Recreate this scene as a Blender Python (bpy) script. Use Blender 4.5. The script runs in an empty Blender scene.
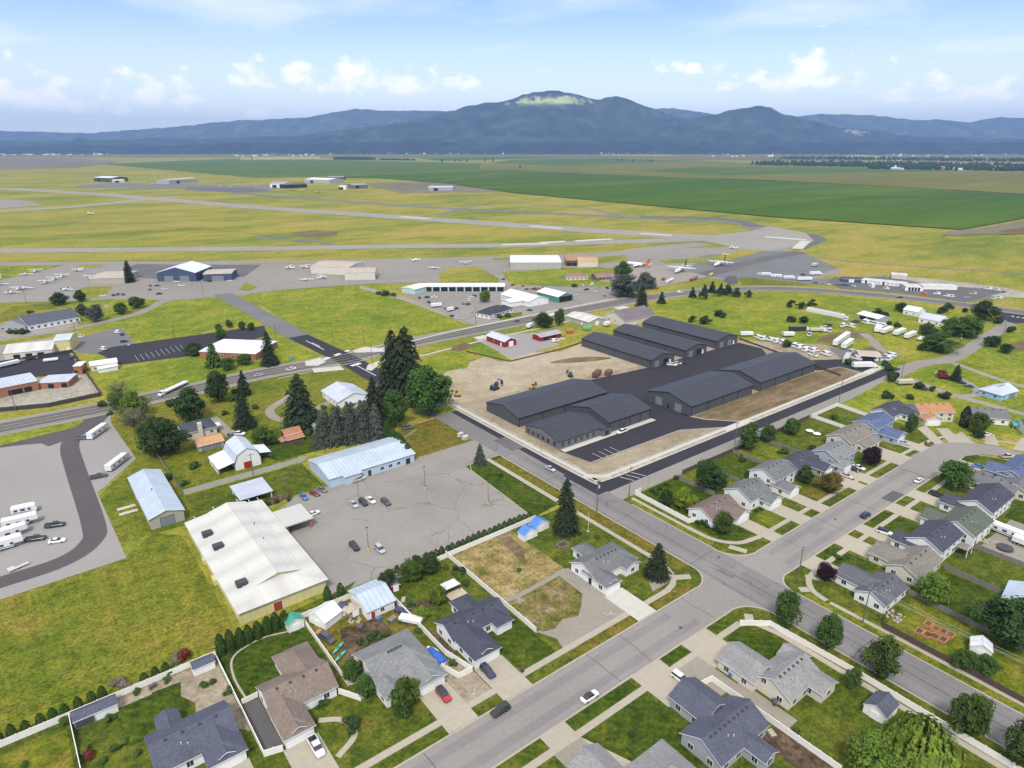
import bpy, bmesh, math, random
from mathutils import Vector, Matrix
from mathutils.geometry import tessellate_polygon
random.seed(7)
PI = math.pi; rad = math.radians
SC = bpy.context.scene; COL = SC.collection
# World frame in metres: +X runs along the residential street, +Y across it.  The drone hovers over the origin.
CAM_H = 115.0; YAW = rad(37.6)           # view direction = (sin, cos) of YAW
FWD = Vector((math.sin(YAW), math.cos(YAW), 0)); RGT = Vector((math.cos(YAW), -math.sin(YAW), 0))
# ------------------------------------------------------------------ camera, sky, sun, exposure
cd = bpy.data.cameras.new('camera'); cam = bpy.data.objects.new('camera', cd); COL.objects.link(cam)
cd.sensor_width = 36; cd.lens = 670.0 / 1024 * 36; cd.clip_end = 90000; cd.clip_start = 0.5
cam.location = (0, 0, CAM_H); cam.rotation_euler = (PI/2 - math.atan(239/670), 0, -YAW)
SC.camera = cam
SUN_EL, SUN_AZ = rad(52), rad(224)       # compass-style azimuth in this frame, clockwise from +Y
sd = bpy.data.lights.new('sun', 'SUN'); sd.energy = 2.3; sd.angle = rad(12); sd.color = (1, .94, .84)
sun = bpy.data.objects.new('sun', sd); COL.objects.link(sun)
sdir = Vector((math.sin(SUN_AZ)*math.cos(SUN_EL), math.cos(SUN_AZ)*math.cos(SUN_EL), math.sin(SUN_EL)))
sun.rotation_euler = sdir.to_track_quat('Z', 'Y').to_euler(); sun.location = (0, 0, 400)
SC.view_settings.view_transform = 'Standard'; SC.view_settings.look = 'None'; SC.view_settings.gamma = 1
SC.view_settings.exposure = 0.66
SC.cycles.max_bounces = 5; SC.cycles.diffuse_bounces = 2; SC.cycles.glossy_bounces = 2; SC.cycles.volume_bounces = 0
SC.cycles.transparent_max_bounces = 8
W = bpy.data.worlds.new('World'); SC.world = W; W.use_nodes = True
def build_sky():
    nt = W.node_tree; nt.nodes.clear(); N = nt.nodes.new; L = nt.links.new
    out = N('ShaderNodeOutputWorld'); bg = N('ShaderNodeBackground'); L(bg.outputs[0], out.inputs[0])
    sky = N('ShaderNodeTexSky'); sky.sky_type = 'NISHITA'; sky.sun_disc = False; sky.sun_elevation = SUN_EL
    sky.sun_rotation = SUN_AZ; sky.altitude = 700; sky.air_density = 1.0; sky.dust_density = .35; sky.ozone_density = 3.5
    bg.inputs[1].default_value = 0.105
    tc = N('ShaderNodeTexCoord')
    # direction rotated so that local +Y is the look direction of the valley, then azimuth / elevation
    mp = N('ShaderNodeVectorRotate'); mp.rotation_type = 'Z_AXIS'; mp.inputs['Angle'].default_value = YAW
    L(tc.outputs['Generated'], mp.inputs[0]); sp = N('ShaderNodeSeparateXYZ'); L(mp.outputs[0], sp.inputs[0])
    def M(op, a, b=None):
        n = N('ShaderNodeMath'); n.operation = op
        for i, v in enumerate((a, b)):
            if v is None: continue
            if hasattr(v, 'links'): L(v, n.inputs[i])
            else: n.inputs[i].default_value = v
        return n.outputs[0]
    az = M('ARCTAN2', sp.outputs[0], sp.outputs[1]); el = M('ARCSINE', sp.outputs[2])
    cb = N('ShaderNodeCombineXYZ'); L(M('MULTIPLY', az, 13), cb.inputs[0]); L(M('MULTIPLY', el, 20), cb.inputs[1])
    ns = N('ShaderNodeTexNoise'); ns.inputs['Scale'].default_value = 2.3; ns.inputs['Detail'].default_value = 6
    ns.inputs['Roughness'].default_value = .56; L(cb.outputs[0], ns.inputs[0])
    # cumulus: soft-edged heaps low over the hills (azimuth, elevation, half width, half height)
    total = None
    for a, e, w, h in CLOUDS:
        dx = M('DIVIDE', M('SUBTRACT', az, a), w); dy = M('DIVIDE', M('SUBTRACT', el, e), h)
        # flatter underside
        dy = M('MULTIPLY', dy, M('ADD', 1.0, M('MULTIPLY', M('LESS_THAN', dy, 0.0), .7)))
        d = M('SUBTRACT', 1.0, M('SQRT', M('ADD', M('MULTIPLY', dx, dx), M('MULTIPLY', dy, dy))))
        total = d if total is None else M('MAXIMUM', total, d)
    dens = M('ADD', M('ADD', total, .12), M('MULTIPLY', M('SUBTRACT', ns.outputs['Fac'], .5), 3.4))
    mr = N('ShaderNodeMapRange'); mr.interpolation_type = 'SMOOTHSTEP'; L(dens, mr.inputs[0])
    mr.inputs[1].default_value = .05; mr.inputs[2].default_value = 1.25; mr.inputs[4].default_value = .95
    # thin high veil
    cb2 = N('ShaderNodeCombineXYZ'); L(M('MULTIPLY', az, 2), cb2.inputs[0]); L(M('MULTIPLY', el, 9), cb2.inputs[1])
    n2 = N('ShaderNodeTexNoise'); n2.inputs['Scale'].default_value = 1.7; n2.inputs['Detail'].default_value = 5; L(cb2.outputs[0], n2.inputs[0])
    m2 = N('ShaderNodeMapRange'); m2.interpolation_type = 'SMOOTHSTEP'; L(n2.outputs['Fac'], m2.inputs[0])
    m2.inputs[1].default_value = .38; m2.inputs[2].default_value = .75; m2.inputs[4].default_value = .5
    hi = N('ShaderNodeMapRange'); hi.interpolation_type = 'SMOOTHSTEP'; L(el, hi.inputs[0]); hi.inputs[1].default_value = .3; hi.inputs[2].default_value = .75; hi.inputs[4].default_value = .7   # broken cloud overhead
    lo = N('ShaderNodeMapRange'); lo.interpolation_type = 'SMOOTHSTEP'; L(el, lo.inputs[0]); lo.inputs[1].default_value = .19; lo.inputs[2].default_value = .03; lo.inputs[4].default_value = .5   # milky air low down
    mk = M('MAXIMUM', M('MAXIMUM', M('MAXIMUM', mr.outputs[0], m2.outputs[0]), hi.outputs[0]), lo.outputs[0])
    mix = N('ShaderNodeMix'); mix.data_type = 'RGBA'; L(mk, mix.inputs[0]); L(sky.outputs[0], mix.inputs[6])
    mix.inputs[7].default_value = (9.6, 9.4, 9.3, 1); L(mix.outputs[2], bg.inputs[0])
CLOUDS = [(-0.567, 0.045, 0.2, 0.035), (-0.205, 0.074, 0.24, 0.036), (0.375, 0.073, 0.12, 0.034), (0.552, 0.054, 0.16, 0.024), (-0.600, 0.050, 0.085, 0.05), (-0.559, 0.045, 0.06, 0.03), (-0.516, 0.051, 0.03, 0.018), (-0.467, 0.059, 0.085, 0.042), (-0.423, 0.055, 0.04, 0.021), (-0.335, 0.093, 0.05, 0.024), (-0.294, 0.080, 0.05, 0.027), (-0.217, 0.091, 0.05, 0.027), (-0.159, 0.072, 0.12, 0.027), (-0.336, 0.039, 0.03, 0.015), (-0.078, 0.078, 0.06, 0.021), (-0.111, 0.093, 0.03, 0.015), (0.237, 0.093, 0.07, 0.018), (0.385, 0.086, 0.055, 0.039), (0.415, 0.074, 0.04, 0.021), (0.530, 0.061, 0.075, 0.027), (0.576, 0.056, 0.06, 0.021), (0.618, 0.054, 0.03, 0.03)]
build_sky()
# ------------------------------------------------------------------ materials
MAT = {}
def nodes(m):
    nt = m.node_tree; b = nt.nodes['Principled BSDF']; return nt, nt.nodes.new, nt.links.new, b
def noise(nt, vec, scale, detail=4, rough=.55):
    n = nt.nodes.new('ShaderNodeTexNoise'); n.inputs['Scale'].default_value = scale; n.inputs['Detail'].default_value = detail
    n.inputs['Roughness'].default_value = rough
    if vec is not None: nt.links.new(vec, n.inputs['Vector'])
    return n.outputs['Fac']
def ramp(nt, fac, stops):
    r = nt.nodes.new('ShaderNodeValToRGB'); e = r.color_ramp.elements
    while len(e) < len(stops): e.new(.5)
    for i, (p, c) in enumerate(stops): e[i].position = p; e[i].color = (*c, 1)
    nt.links.new(fac, r.inputs[0]); return r.outputs[0]
def mixc(nt, fac, a, b, mode='MIX'):
    m = nt.nodes.new('ShaderNodeMix'); m.data_type = 'RGBA'; m.blend_type = mode
    for s, v in ((0, fac), (6, a), (7, b)):
        if hasattr(v, 'links'): nt.links.new(v, m.inputs[s])
        else: m.inputs[s].default_value = v if s == 0 else (*v, 1)
    return m.outputs[2]
def maprange(nt, v, a, b, c=0, d=1):
    m = nt.nodes.new('ShaderNodeMapRange'); nt.links.new(v, m.inputs[0])
    for i, x in enumerate((a, b, c, d)): m.inputs[i+1].default_value = x
    return m.outputs[0]
def newmat(name, rough=.8, metal=0, spec=.3):
    m = bpy.data.materials.new(name); m.use_nodes = True; b = m.node_tree.nodes['Principled BSDF']
    b.inputs['Roughness'].default_value = rough; b.inputs['Metallic'].default_value = metal
    b.inputs['Specular IOR Level'].default_value = spec; MAT[name] = m; return m
def pos(nt): return nt.nodes.new('ShaderNodeNewGeometry').outputs['Position']
def objc(nt): return nt.nodes.new('ShaderNodeTexCoord').outputs['Object']
def plain(name, c, rough=.6, var=.18, scale=.6, metal=0, spec=.4):
    m = newmat(name, rough, metal, spec); nt, N, L, b = nodes(m)
    f = noise(nt, objc(nt), scale, 5)
    L(mixc(nt, f, tuple(x*(1-var) for x in c), tuple(min(.9, x*(1+var)) for x in c)), b.inputs['Base Color']); return m
def grass(name, stops, s1=.012, s2=.11, amt=.5, fine=.5, streak=None, stripes=False):
    """mottled turf: broad patches, clumps and a fine grain"""
    m = newmat(name, .95, 0, .1); nt, N, L, b = nodes(m); p = pos(nt)
    if streak:
        mp = N('ShaderNodeMapping'); mp.inputs['Rotation'].default_value = (0, 0, streak[0]); mp.inputs['Scale'].default_value = (streak[1], 1, 1)
        L(p, mp.inputs[0]); p2 = mp.outputs[0]
    else: p2 = p
    a = noise(nt, p2, s1, 5, .62); c = noise(nt, p2, s2, 5, .6); d = noise(nt, p, 1.3, 3, .6)
    mx = N('ShaderNodeMix'); mx.data_type = 'FLOAT'; mx.inputs[0].default_value = amt; L(a, mx.inputs[2]); L(c, mx.inputs[3])
    col = ramp(nt, maprange(nt, mx.outputs[0], .35, .65), stops)
    col = mixc(nt, 1.0, col, ramp(nt, d, [(.32, (1-fine,)*3), (.68, (1+fine*.6,)*3)]), 'MULTIPLY')
    col = mixc(nt, .7 if fine > .3 else .22, col, ramp(nt, noise(nt, p, .33, 5, .72), [(.38, (.5, .57, .48)), (.5, (1, 1, 1)), (.62, (1.34, 1.25, 1.12))]), 'MULTIPLY')
    if stripes:
        wv = N('ShaderNodeTexWave'); wv.bands_direction = 'DIAGONAL'; wv.inputs['Scale'].default_value = .2; wv.inputs['Distortion'].default_value = 1.5; wv.inputs['Detail'].default_value = 2; L(p, wv.inputs['Vector'])
        col = mixc(nt, .5, col, ramp(nt, wv.outputs['Fac'], [(.2, (.78,)*3), (.8, (1.15,)*3)]), 'MULTIPLY')
    L(col, b.inputs['Base Color'])
    bm_ = N('ShaderNodeBump'); bm_.inputs['Strength'].default_value = .5; bm_.inputs['Distance'].default_value = .25
    L(d, bm_.inputs['Height']); L(bm_.outputs[0], b.inputs['Normal']); return m
DKG, MDG, YLG, OLV, TAN, BRN = (.032, .066, .010), (.062, .112, .016), (.135, .165, .026), (.115, .110, .03), (.24, .19, .082), (.14, .095, .05)
grass('meadow', [(0, (0.115, 0.159, 0.0189)), (.3, (0.177, 0.199, 0.0276)), (.55, (0.257, 0.243, 0.0396)), (.8, (0.326, 0.256, 0.0604)), (1, (0.367, 0.256, 0.082))], .008, .05, .38, .35, (.35, .45))
grass('bright_meadow', [(0, (0.0906, 0.144, 0.0115)), (.35, (0.148, 0.194, 0.0175)), (.65, (0.214, 0.231, 0.0244)), (.9, (0.284, 0.257, 0.0407)), (1, (0.311, 0.25, 0.0542))], .02, .09, .5, .35)
grass('rough_grass', [(0, (0.0692, 0.106, 0.00974)), (.3, (0.112, 0.143, 0.0138)), (.6, (0.165, 0.17, 0.0207)), (.8, (0.207, 0.17, 0.0315)), (1, (0.18, 0.123, 0.0315))], .018, .1, .36, .5)
grass('lawn_green', [(0, (0.0288, 0.0524, 0.00521)), (.45, (0.0466, 0.0762, 0.00694)), (.8, (0.0694, 0.0975, 0.0104)), (1, (0.101, 0.106, 0.0157))], .07, .35, .5, .4, None, True)
grass('lawn_mid', [(0, (0.0468, 0.0754, 0.00764)), (.45, (0.0765, 0.103, 0.0115)), (.8, (0.117, 0.127, 0.0172)), (1, (0.144, 0.12, 0.0248))], .06, .3, .5, .4)
grass('lawn_yellow', [(0, (0.0662, 0.107, 0.00729)), (.4, (0.113, 0.14, 0.0114)), (.75, (0.161, 0.159, 0.0182)), (1, (0.189, 0.15, 0.0312))], .07, .28, .5, .4)
grass('verge_dry', [(0, (0.0782, 0.0966, 0.0113)), (.4, (0.129, 0.12, 0.0169)), (.75, (0.161, 0.12, 0.0254)), (1, (0.156, 0.106, 0.0282))], .09, .4, .5, .4)
grass('dry_lot', [(0, (.10, .105, .025)), (.3, (.2, .165, .06)), (.65, (.3, .23, .1)), (1, (.34, .27, .15))], .08, .22, .55, .4)
grass('crop_green', [(0, (.034, .08, .002)), (.5, (.052, .105, .004)), (1, (.082, .135, .007))], .003, .012, .4, .2, (1.2, .12))
grass('crop_light', [(0, (.05, .095, .009)), (.5, (.072, .12, .012)), (1, (.1, .14, .018))], .002, .01, .4, .2, (1.0, .15))
grass('crop_olive', [(0, (0.104, 0.108, 0.0176)), (.5, (0.138, 0.137, 0.024)), (1, (0.171, 0.157, 0.0336))], .0015, .01, .4, .2, (1.0, .2))
grass('fallow', [(0, (.13, .115, .075)), (.5, (.17, .15, .10)), (1, (.2, .18, .12))], .003, .02, .4, .2)
grass('canola', [(0, (.22, .25, .05)), (1, (.34, .34, .09))], .004, .02, .5, .15)
grass('dirt', [(0, (.25, .205, .135)), (.45, (.34, .285, .2)), (1, (.42, .365, .275))], .02, .12, .4, .22)
grass('brown_soil', [(0, (.1, .07, .035)), (.5, (.15, .11, .06)), (1, (.24, .185, .11))], .03, .3, .5, .25, (0, .3))
grass('pale_gravel', [(0, (.24, .22, .175)), (.5, (.33, .305, .25)), (1, (.42, .39, .33))], .05, .4, .5, .3)
grass('rough_lot', [(0, (.09, .105, .02)), (.4, (.15, .14, .04)), (.66, (.19, .145, .06)), (.85, (.27, .235, .17)), (1, (.33, .3, .24))], .07, .25, .55, .4)
grass('tan_gravel', [(0, (.2, .165, .12)), (.5, (.29, .245, .18)), (1, (.36, .31, .23))], .1, .5, .5, .2)
grass('tan_dirt', [(0, (.21, .17, .115)), (.5, (.285, .235, .165)), (1, (.345, .295, .22))], .04, .2, .5, .2)
grass('garden_soil', [(0, (.05, .035, .022)), (.5, (.1, .07, .045)), (1, (.17, .12, .08))], .1, .5, .5, .4)
def paved(name, c, var=.14, cracks=0, crack_c=(.05, .05, .05), s1=.03, tint=None, cs=.05):
    m = newmat(name, .9, 0, .25); nt, N, L, b = nodes(m); p = pos(nt)
    a = noise(nt, p, s1, 6, .65); d = noise(nt, p, .9, 4, .7)
    col = ramp(nt, a, [(.25, tuple(x*(1-var) for x in c)), (.5, c), (.78, tuple(x*(1+var) for x in (tint or c)))])
    col = mixc(nt, .6, col, ramp(nt, d, [(.25, (.82,)*3), (.75, (1.12,)*3)]), 'MULTIPLY')
    if cracks:
        wp = N('ShaderNodeVectorMath'); wp.operation = 'ADD'; nz = N('ShaderNodeTexNoise'); nz.inputs['Scale'].default_value = .12; nz.inputs['Detail'].default_value = 4; L(p, nz.inputs[0])
        sc = N('ShaderNodeVectorMath'); sc.operation = 'SCALE'; sc.inputs[3].default_value = 4; L(nz.outputs['Color'], sc.inputs[0]); L(p, wp.inputs[0]); L(sc.outputs[0], wp.inputs[1])
        v = N('ShaderNodeTexVoronoi'); v.feature = 'DISTANCE_TO_EDGE'; v.inputs['Scale'].default_value = cs; L(wp.outputs[0], v.inputs['Vector'])
        k = maprange(nt, v.outputs['Distance'], .004, .012, cracks, 0)
        gate = maprange(nt, noise(nt, p, .05, 2), .42, .55, 0, 1)
        mm = N('ShaderNodeMath'); mm.operation = 'MULTIPLY'; L(k, mm.inputs[0]); L(gate, mm.inputs[1])
        col = mixc(nt, mm.outputs[0], col, crack_c)
    L(col, b.inputs['Base Color']); return m
paved('asphalt_old', (.242, .224, .208), .12)
paved('asphalt_lot', (.245, .228, .208), .2, .42, cs=.055)
paved('asphalt_cross', (.18, .17, .17), .2, .5, cs=.06)
paved('asphalt_track', (.205, .192, .188), .2)
paved('asphalt_mid', (.115, .11, .11), .2)
paved('asphalt_new', (.031, .030, .037), .16)
paved('asphalt_ring', (.088, .076, .08), .14)
paved('asphalt_airfield', (.235, .218, .195), .13, .4, (.12, .12, .12), .012, cs=.02)
paved('runway_grey', (.265, .245, .215), .12, .3, (.15, .15, .15), .012, cs=.02)
paved('asphalt_grey', (.15, .15, .15), .16, .3, (.1, .1, .1), .02)
paved('gravel_lot', (.27, .255, .245), .06)
paved('concrete', (.36, .325, .26), .12)
paved('concrete_new', (.47, .45, .40), .1)
paved('concrete_worn', (.26, .235, .195), .2)
plain('road_paint', (.6, .6, .58), .7, .25, .3); plain('paint_yellow', (.55, .4, .08), .7)
plain('patch_dark', (.09, .085, .085), .9, .2, .4); plain('crack_seal', (.05, .048, .048), .8)
def roofing(name, c, shingle=True, rough=.9, rib=.9, var=.2):
    m = newmat(name, rough, 0, .25 if shingle else .5); nt, N, L, b = nodes(m)
    uv = N('ShaderNodeTexCoord').outputs['UV']; p = pos(nt)
    big = noise(nt, p, .22, 4, .6); col = ramp(nt, big, [(.25, tuple(x*(1-var*.7) for x in c)), (.75, tuple(min(.9, x*(1+var*.7)) for x in c))])
    w = N('ShaderNodeTexWave'); w.wave_type = 'BANDS'; w.bands_direction = 'Y' if shingle else 'X'
    w.inputs['Scale'].default_value = .314/(.45 if shingle else rib)*1.0; L(uv, w.inputs['Vector'])
    if shingle:
        w.inputs['Distortion'].default_value = .4
        bt = N('ShaderNodeTexBrick'); bt.inputs['Scale'].default_value = 1.0; bt.inputs['Brick Width'].default_value = .5; bt.inputs['Row Height'].default_value = .3
        bt.inputs['Mortar Size'].default_value = 0.02; bt.inputs['Color1'].default_value = (.72,)*3+(1,); bt.inputs['Color2'].default_value = (1.25,)*3+(1,); bt.inputs['Mortar'].default_value = (.7,)*3+(1,)
        L(uv, bt.inputs['Vector']); col = mixc(nt, .55, col, bt.outputs['Color'], 'MULTIPLY')
        col = mixc(nt, .5, col, ramp(nt, noise(nt, p, 2.5, 3, .7), [(.3, (.75,)*3), (.7, (1.25,)*3)]), 'MULTIPLY')
    else:
        col = mixc(nt, .8, col, ramp(nt, w.outputs['Fac'], [(0, (.86,)*3), (.5, (1.02,)*3), (.9, (1.02,)*3), (1, (1.1,)*3)]), 'MULTIPLY')
        col = mixc(nt, .35 if c[0] < .5 else .12, col, ramp(nt, noise(nt, p, .05, 4, .6), [(.3, (.75,)*3), (.7, (1.15,)*3)]), 'MULTIPLY')
    bp = N('ShaderNodeBump'); bp.inputs['Strength'].default_value = .35; bp.inputs['Distance'].default_value = .05
    L(w.outputs['Fac'], bp.inputs['Height']); L(bp.outputs[0], b.inputs['Normal']); L(col, b.inputs['Base Color']); return m
roofing('roof_brown', (.19, .15, .125)); roofing('roof_slate', (.085, .092, .125)); roofing('roof_grey', (.2, .205, .205)); roofing('roof_lightgrey', (.24, .235, .235))
roofing('roof_navy', (.06, .064, .088)); roofing('roof_midgrey', (.145, .148, .155)); roofing('roof_streak', (.1, .105, .12)); roofing('roof_tan', (.19, .175, .15)); roofing('roof_olive', (.1, .115, .095))
roofing('roof_orange', (.38, .2, .1)); roofing('roof_blue', (.09, .12, .215)); roofing('roof_charcoal', (.05, .052, .066)); roofing('roof_rust', (.25, .15, .12)); roofing('roof_umber', (.17, .13, .115)); roofing('roof_mauve', (.15, .125, .135), False)
roofing('metal_charcoal', (.031, .032, .043), False, .5, 2.2); roofing('metal_white', (.52, .51, .475), False, .5, 9.0, .03); roofing('metal_blue', (.40, .47, .55), False, .4, 1.4)
roofing('metal_silver', (.46, .50, .58), False, .4, 1.6); roofing('metal_bright', (.66, .68, .72), False, .4, 2); roofing('metal_tan', (.42, .36, .29), False, .6, 2); roofing('metal_brightblue', (.06, .2, .52), False, .4, 1)
roofing('metal_green', (.06, .28, .2), False, .5, 1); roofing('metal_rust', (.36, .16, .08), False, .7, 1); roofing('metal_grey', (.3, .31, .34), False, .5, 2); roofing('metal_orange', (.48, .26, .13), False, .7, 1.2)
def siding(name, c, period=.5, vert=False):
    m = newmat(name, .7, 0, .3); nt, N, L, b = nodes(m); p = pos(nt); s = N('ShaderNodeSeparateXYZ'); L(p, s.inputs[0])
    v = s.outputs[2]
    if vert:
        a = N('ShaderNodeMath'); a.operation = 'ADD'; L(s.outputs[0], a.inputs[0]); L(s.outputs[1], a.inputs[1]); v = a.outputs[0]
    f = N('ShaderNodeMath'); f.operation = 'MULTIPLY'; f.inputs[1].default_value = 1/period; L(v, f.inputs[0])
    fr = N('ShaderNodeMath'); fr.operation = 'FRACT'; L(f.outputs[0], fr.inputs[0])
    col = mixc(nt, 1, ramp(nt, noise(nt, p, .3, 4), [(.25, tuple(x*.88 for x in c)), (.75, c)]), ramp(nt, fr.outputs[0], [(0, (.8,)*3), (.16, (1,)*3), (1, (1,)*3)]), 'MULTIPLY')
    L(col, b.inputs['Base Color']); return m
siding('wall_white', (.8, .8, .78)); siding('wall_cream', (.64, .59, .5)); siding('wall_tan', (.42, .38, .32)); siding('wall_grey', (.36, .38, .4)); siding('wall_bluegrey', (.4, .46, .52))
siding('wall_charcoal', (.085, .088, .098), 1.0, True); siding('wall_graphite', (.16, .162, .172), 1.0, True); siding('wall_yellow', (.62, .54, .24), 3, True); siding('wall_lightblue', (.45, .55, .64), 1, True)
siding('wall_red', (.28, .02, .025), .8, True); siding('wall_mint', (.45, .62, .55), 1, True); siding('wall_green', (.08, .28, .22), 1, True); siding('wall_brick', (.36, .15, .085), .3); siding('wall_navy', (.06, .085, .15), 1.2, True)
siding('wall_sky', (.3, .52, .72), .6); siding('wall_steel', (.42, .41, .36), 1.5, True); siding('wall_brown', (.15, .085, .06), .5); siding('wall_paleyellow', (.64, .57, .28), 2, True); siding('wall_wood', (.24, .19, .13), .3, True)
siding('wall_stone', (.3, .31, .33), .4); siding('wall_black', (.025, .025, .03), .6, True)
plain('trim', (.8, .8, .78), .5, .06); plain('door_white', (.8, .8, .78), .5, .06); plain('door_dark', (.03, .03, .035), .5); plain('door_red', (.3, .05, .03), .5); plain('door_grey', (.2, .21, .23), .5); plain('void_dark', (.012, .012, .014), .9)
plain('vinyl', (.78, .75, .7), .5, .08); plain('fence_pale', (.42, .41, .39), .8, .15); plain('wood_brown', (.085, .06, .05), .85, .3); plain('wood_grey', (.2, .18, .16), .9, .25); plain('wood_orange', (.42, .2, .085), .8, .3); plain('wood_pole', (.14, .11, .085), .9, .25); plain('wood_pale', (.42, .36, .27), .85, .2)
plain('metal_dark', (.05, .05, .055), .5); plain('metal_light', (.5, .5, .5), .4); plain('rubber', (.018, .018, .02), .9); plain('rim', (.35, .35, .36), .3, .1, .6, .6); plain('chain_link', (.22, .22, .22), .6)
plain('rock', (.33, .31, .28), .9, .3, 2); plain('tarp_blue', (.03, .1, .42), .5, .2); plain('teal', (.08, .38, .36), .4); plain('hazard_orange', (.6, .14, .03), .5); plain('machine_yellow', (.5, .3, .03), .5); plain('lamp_white', (.75, .75, .72), .4); plain('stop_red', (.5, .02, .02), .4)
m = newmat('glass', .08, 0, .8); nt, N, L, b = nodes(m); L(ramp(nt, noise(nt, objc(nt), 1.5, 2), [(.3, (.012, .015, .02)), (.7, (.04, .048, .058))]), b.inputs['Base Color'])
PAINT = {}
for n_, c_ in dict(white=(.72, .72, .72), black=(.014, .014, .016), silver=(.4, .41, .43), grey=(.13, .135, .145), navy=(.02, .03, .07), red=(.36, .02, .02), blue=(.03, .15, .45), tan=(.42, .37, .3), maroon=(.14, .02, .025), orange=(.5, .13, .03), yellow=(.65, .48, .04), green=(.1, .42, .06), beige=(.5, .46, .38), darkgrey=(.06, .06, .065)).items():
    m = plain('paint_'+n_, c_, .28, .05, 2, 0, .6); PAINT[n_] = m
    m.node_tree.nodes['Principled BSDF'].inputs['Coat Weight'].default_value = .4
def leafmat(name, c, var=.35):
    m = newmat(name, .75, 0, .15); nt, N, L, b = nodes(m); oi = N('ShaderNodeObjectInfo')
    f = noise(nt, objc(nt), 6, 3, .7)
    col = ramp(nt, f, [(.25, tuple(x*(1-var) for x in c)), (.5, c), (.78, (c[0]*1.55, c[1]*1.45, c[2]*1.25))])
    hs = N('ShaderNodeHueSaturation'); L(col, hs.inputs['Color'])
    L(maprange(nt, oi.outputs['Random'], 0, 1, .485, .515), hs.inputs['Hue']); L(maprange(nt, oi.outputs['Random'], 0, 1, .88, 1.15), hs.inputs['Value'])
    L(hs.outputs[0], b.inputs['Base Color'])
    tr = N('ShaderNodeBsdfTranslucent'); L(hs.outputs[0], tr.inputs[0]); ms = N('ShaderNodeMixShader'); ms.inputs[0].default_value = .25
    L(b.outputs[0], ms.inputs[1]); L(tr.outputs[0], ms.inputs[2]); L(ms.outputs[0], nt.nodes['Material Output'].inputs[0]); return m
for n_, c_ in dict(leaf_mid=(.066, .118, .024), leaf_dark=(.042, .075, .02), leaf_bright=(.17, .25, .02), leaf_lime=(.125, .185, .027), leaf_plum=(.035, .016, .022), leaf_red=(.17, .04, .03), leaf_orange=(.13, .085, .025), leaf_spruce=(.032, .047, .022), leaf_bluespruce=(.085, .1, .078), leaf_arb=(.046, .09, .018), leaf_willow=(.165, .245, .035), leaf_bare=(.19, .17, .13), leaf_far=(.03, .055, .022)).items(): leafmat(n_, c_)
plain('bark', (.09, .07, .055), .95, .3, 3)

# ------------------------------------------------------------------ mesh helpers
class MB:
    """collects faces, then links them as ONE mesh object"""
    def __init__(s): s.v = []; s.f = []; s.m = []; s.uv = []
    def face(s, pts, mi=0, uv=None):
        n = len(s.v); s.v += [tuple(p) for p in pts]; s.f.append(tuple(range(n, n+len(pts)))); s.m.append(mi); s.uv.append(uv)
    def hexa(s, p, mi=0):          # p: 4 bottom (ccw) + 4 top
        n = len(s.v); s.v += [tuple(q) for q in p]
        for f in ((3, 2, 1, 0), (4, 5, 6, 7), (0, 1, 5, 4), (1, 2, 6, 5), (2, 3, 7, 6), (3, 0, 4, 7)):
            s.f.append(tuple(n+i for i in f)); s.m.append(mi); s.uv.append(None)
    def box(s, x0, y0, z0, x1, y1, z1, mi=0):
        s.hexa([(x0, y0, z0), (x1, y0, z0), (x1, y1, z0), (x0, y1, z0), (x0, y0, z1), (x1, y0, z1), (x1, y1, z1), (x0, y1, z1)], mi)
    def loft(s, rings, mi=0, cap=True):
        n = len(s.v); k = len(rings[0])
        for r in rings: s.v += [tuple(p) for p in r]
        for i in range(len(rings)-1):
            for j in range(k):
                a, b = n+i*k+j, n+i*k+(j+1) % k
                s.f.append((a, b, b+k, a+k)); s.m.append(mi); s.uv.append(None)
        if cap:
            s.f.append(tuple(n+j for j in reversed(range(k)))); s.m.append(mi); s.uv.append(None)
            s.f.append(tuple(n+(len(rings)-1)*k+j for j in range(k))); s.m.append(mi); s.uv.append(None)
    def tube(s, pts, r, k=6, mi=0):
        pts = [Vector(p) for p in pts]; rr = r if isinstance(r, (list, tuple)) else [r]*len(pts); rings = []
        for i, p in enumerate(pts):
            d = (pts[min(i+1, len(pts)-1)]-pts[max(i-1, 0)]).normalized()
            a = d.cross(Vector((0, 0, 1)) if abs(d.z) < .9 else Vector((1, 0, 0))).normalized(); b = d.cross(a)
            rings.append([p+(a*math.cos(t)+b*math.sin(t))*rr[i] for t in [2*PI*j/k for j in range(k)]])
        s.loft(rings, mi)
    def cyl(s, c, axis, r, h, k=10, mi=0):
        c = Vector(c); a = Vector(axis).normalized()*h/2; s.tube([c-a, c+a], r, k, mi)
    def mesh(s, name, mats, smooth=False):
        me = bpy.data.meshes.new(name); me.from_pydata(s.v, [], s.f)
        for m in mats: me.materials.append(MAT[m] if isinstance(m, str) else m)
        me.polygons.foreach_set('material_index', s.m)
        if smooth: me.polygons.foreach_set('use_smooth', [True]*len(s.f))
        if any(u for u in s.uv):
            ul = me.uv_layers.new(name='UVMap'); i = 0
            for f, u in zip(s.f, s.uv):
                for j in range(len(f)):
                    if u: ul.data[i].uv = u[j]
                    i += 1
        me.update(); return me
    def build(s, name, mats, parent=None, loc=(0, 0, 0), rz=0, smooth=False):
        return link(name, s.mesh(name, mats if isinstance(mats, (list, tuple)) else [mats], smooth), parent, loc, rz)
def link(name, me, parent=None, loc=(0, 0, 0), rz=0):
    o = bpy.data.objects.new(name, me); COL.objects.link(o); o.location = loc; o.rotation_euler = (0, 0, rz)
    if parent: o.parent = parent
    return o
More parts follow.
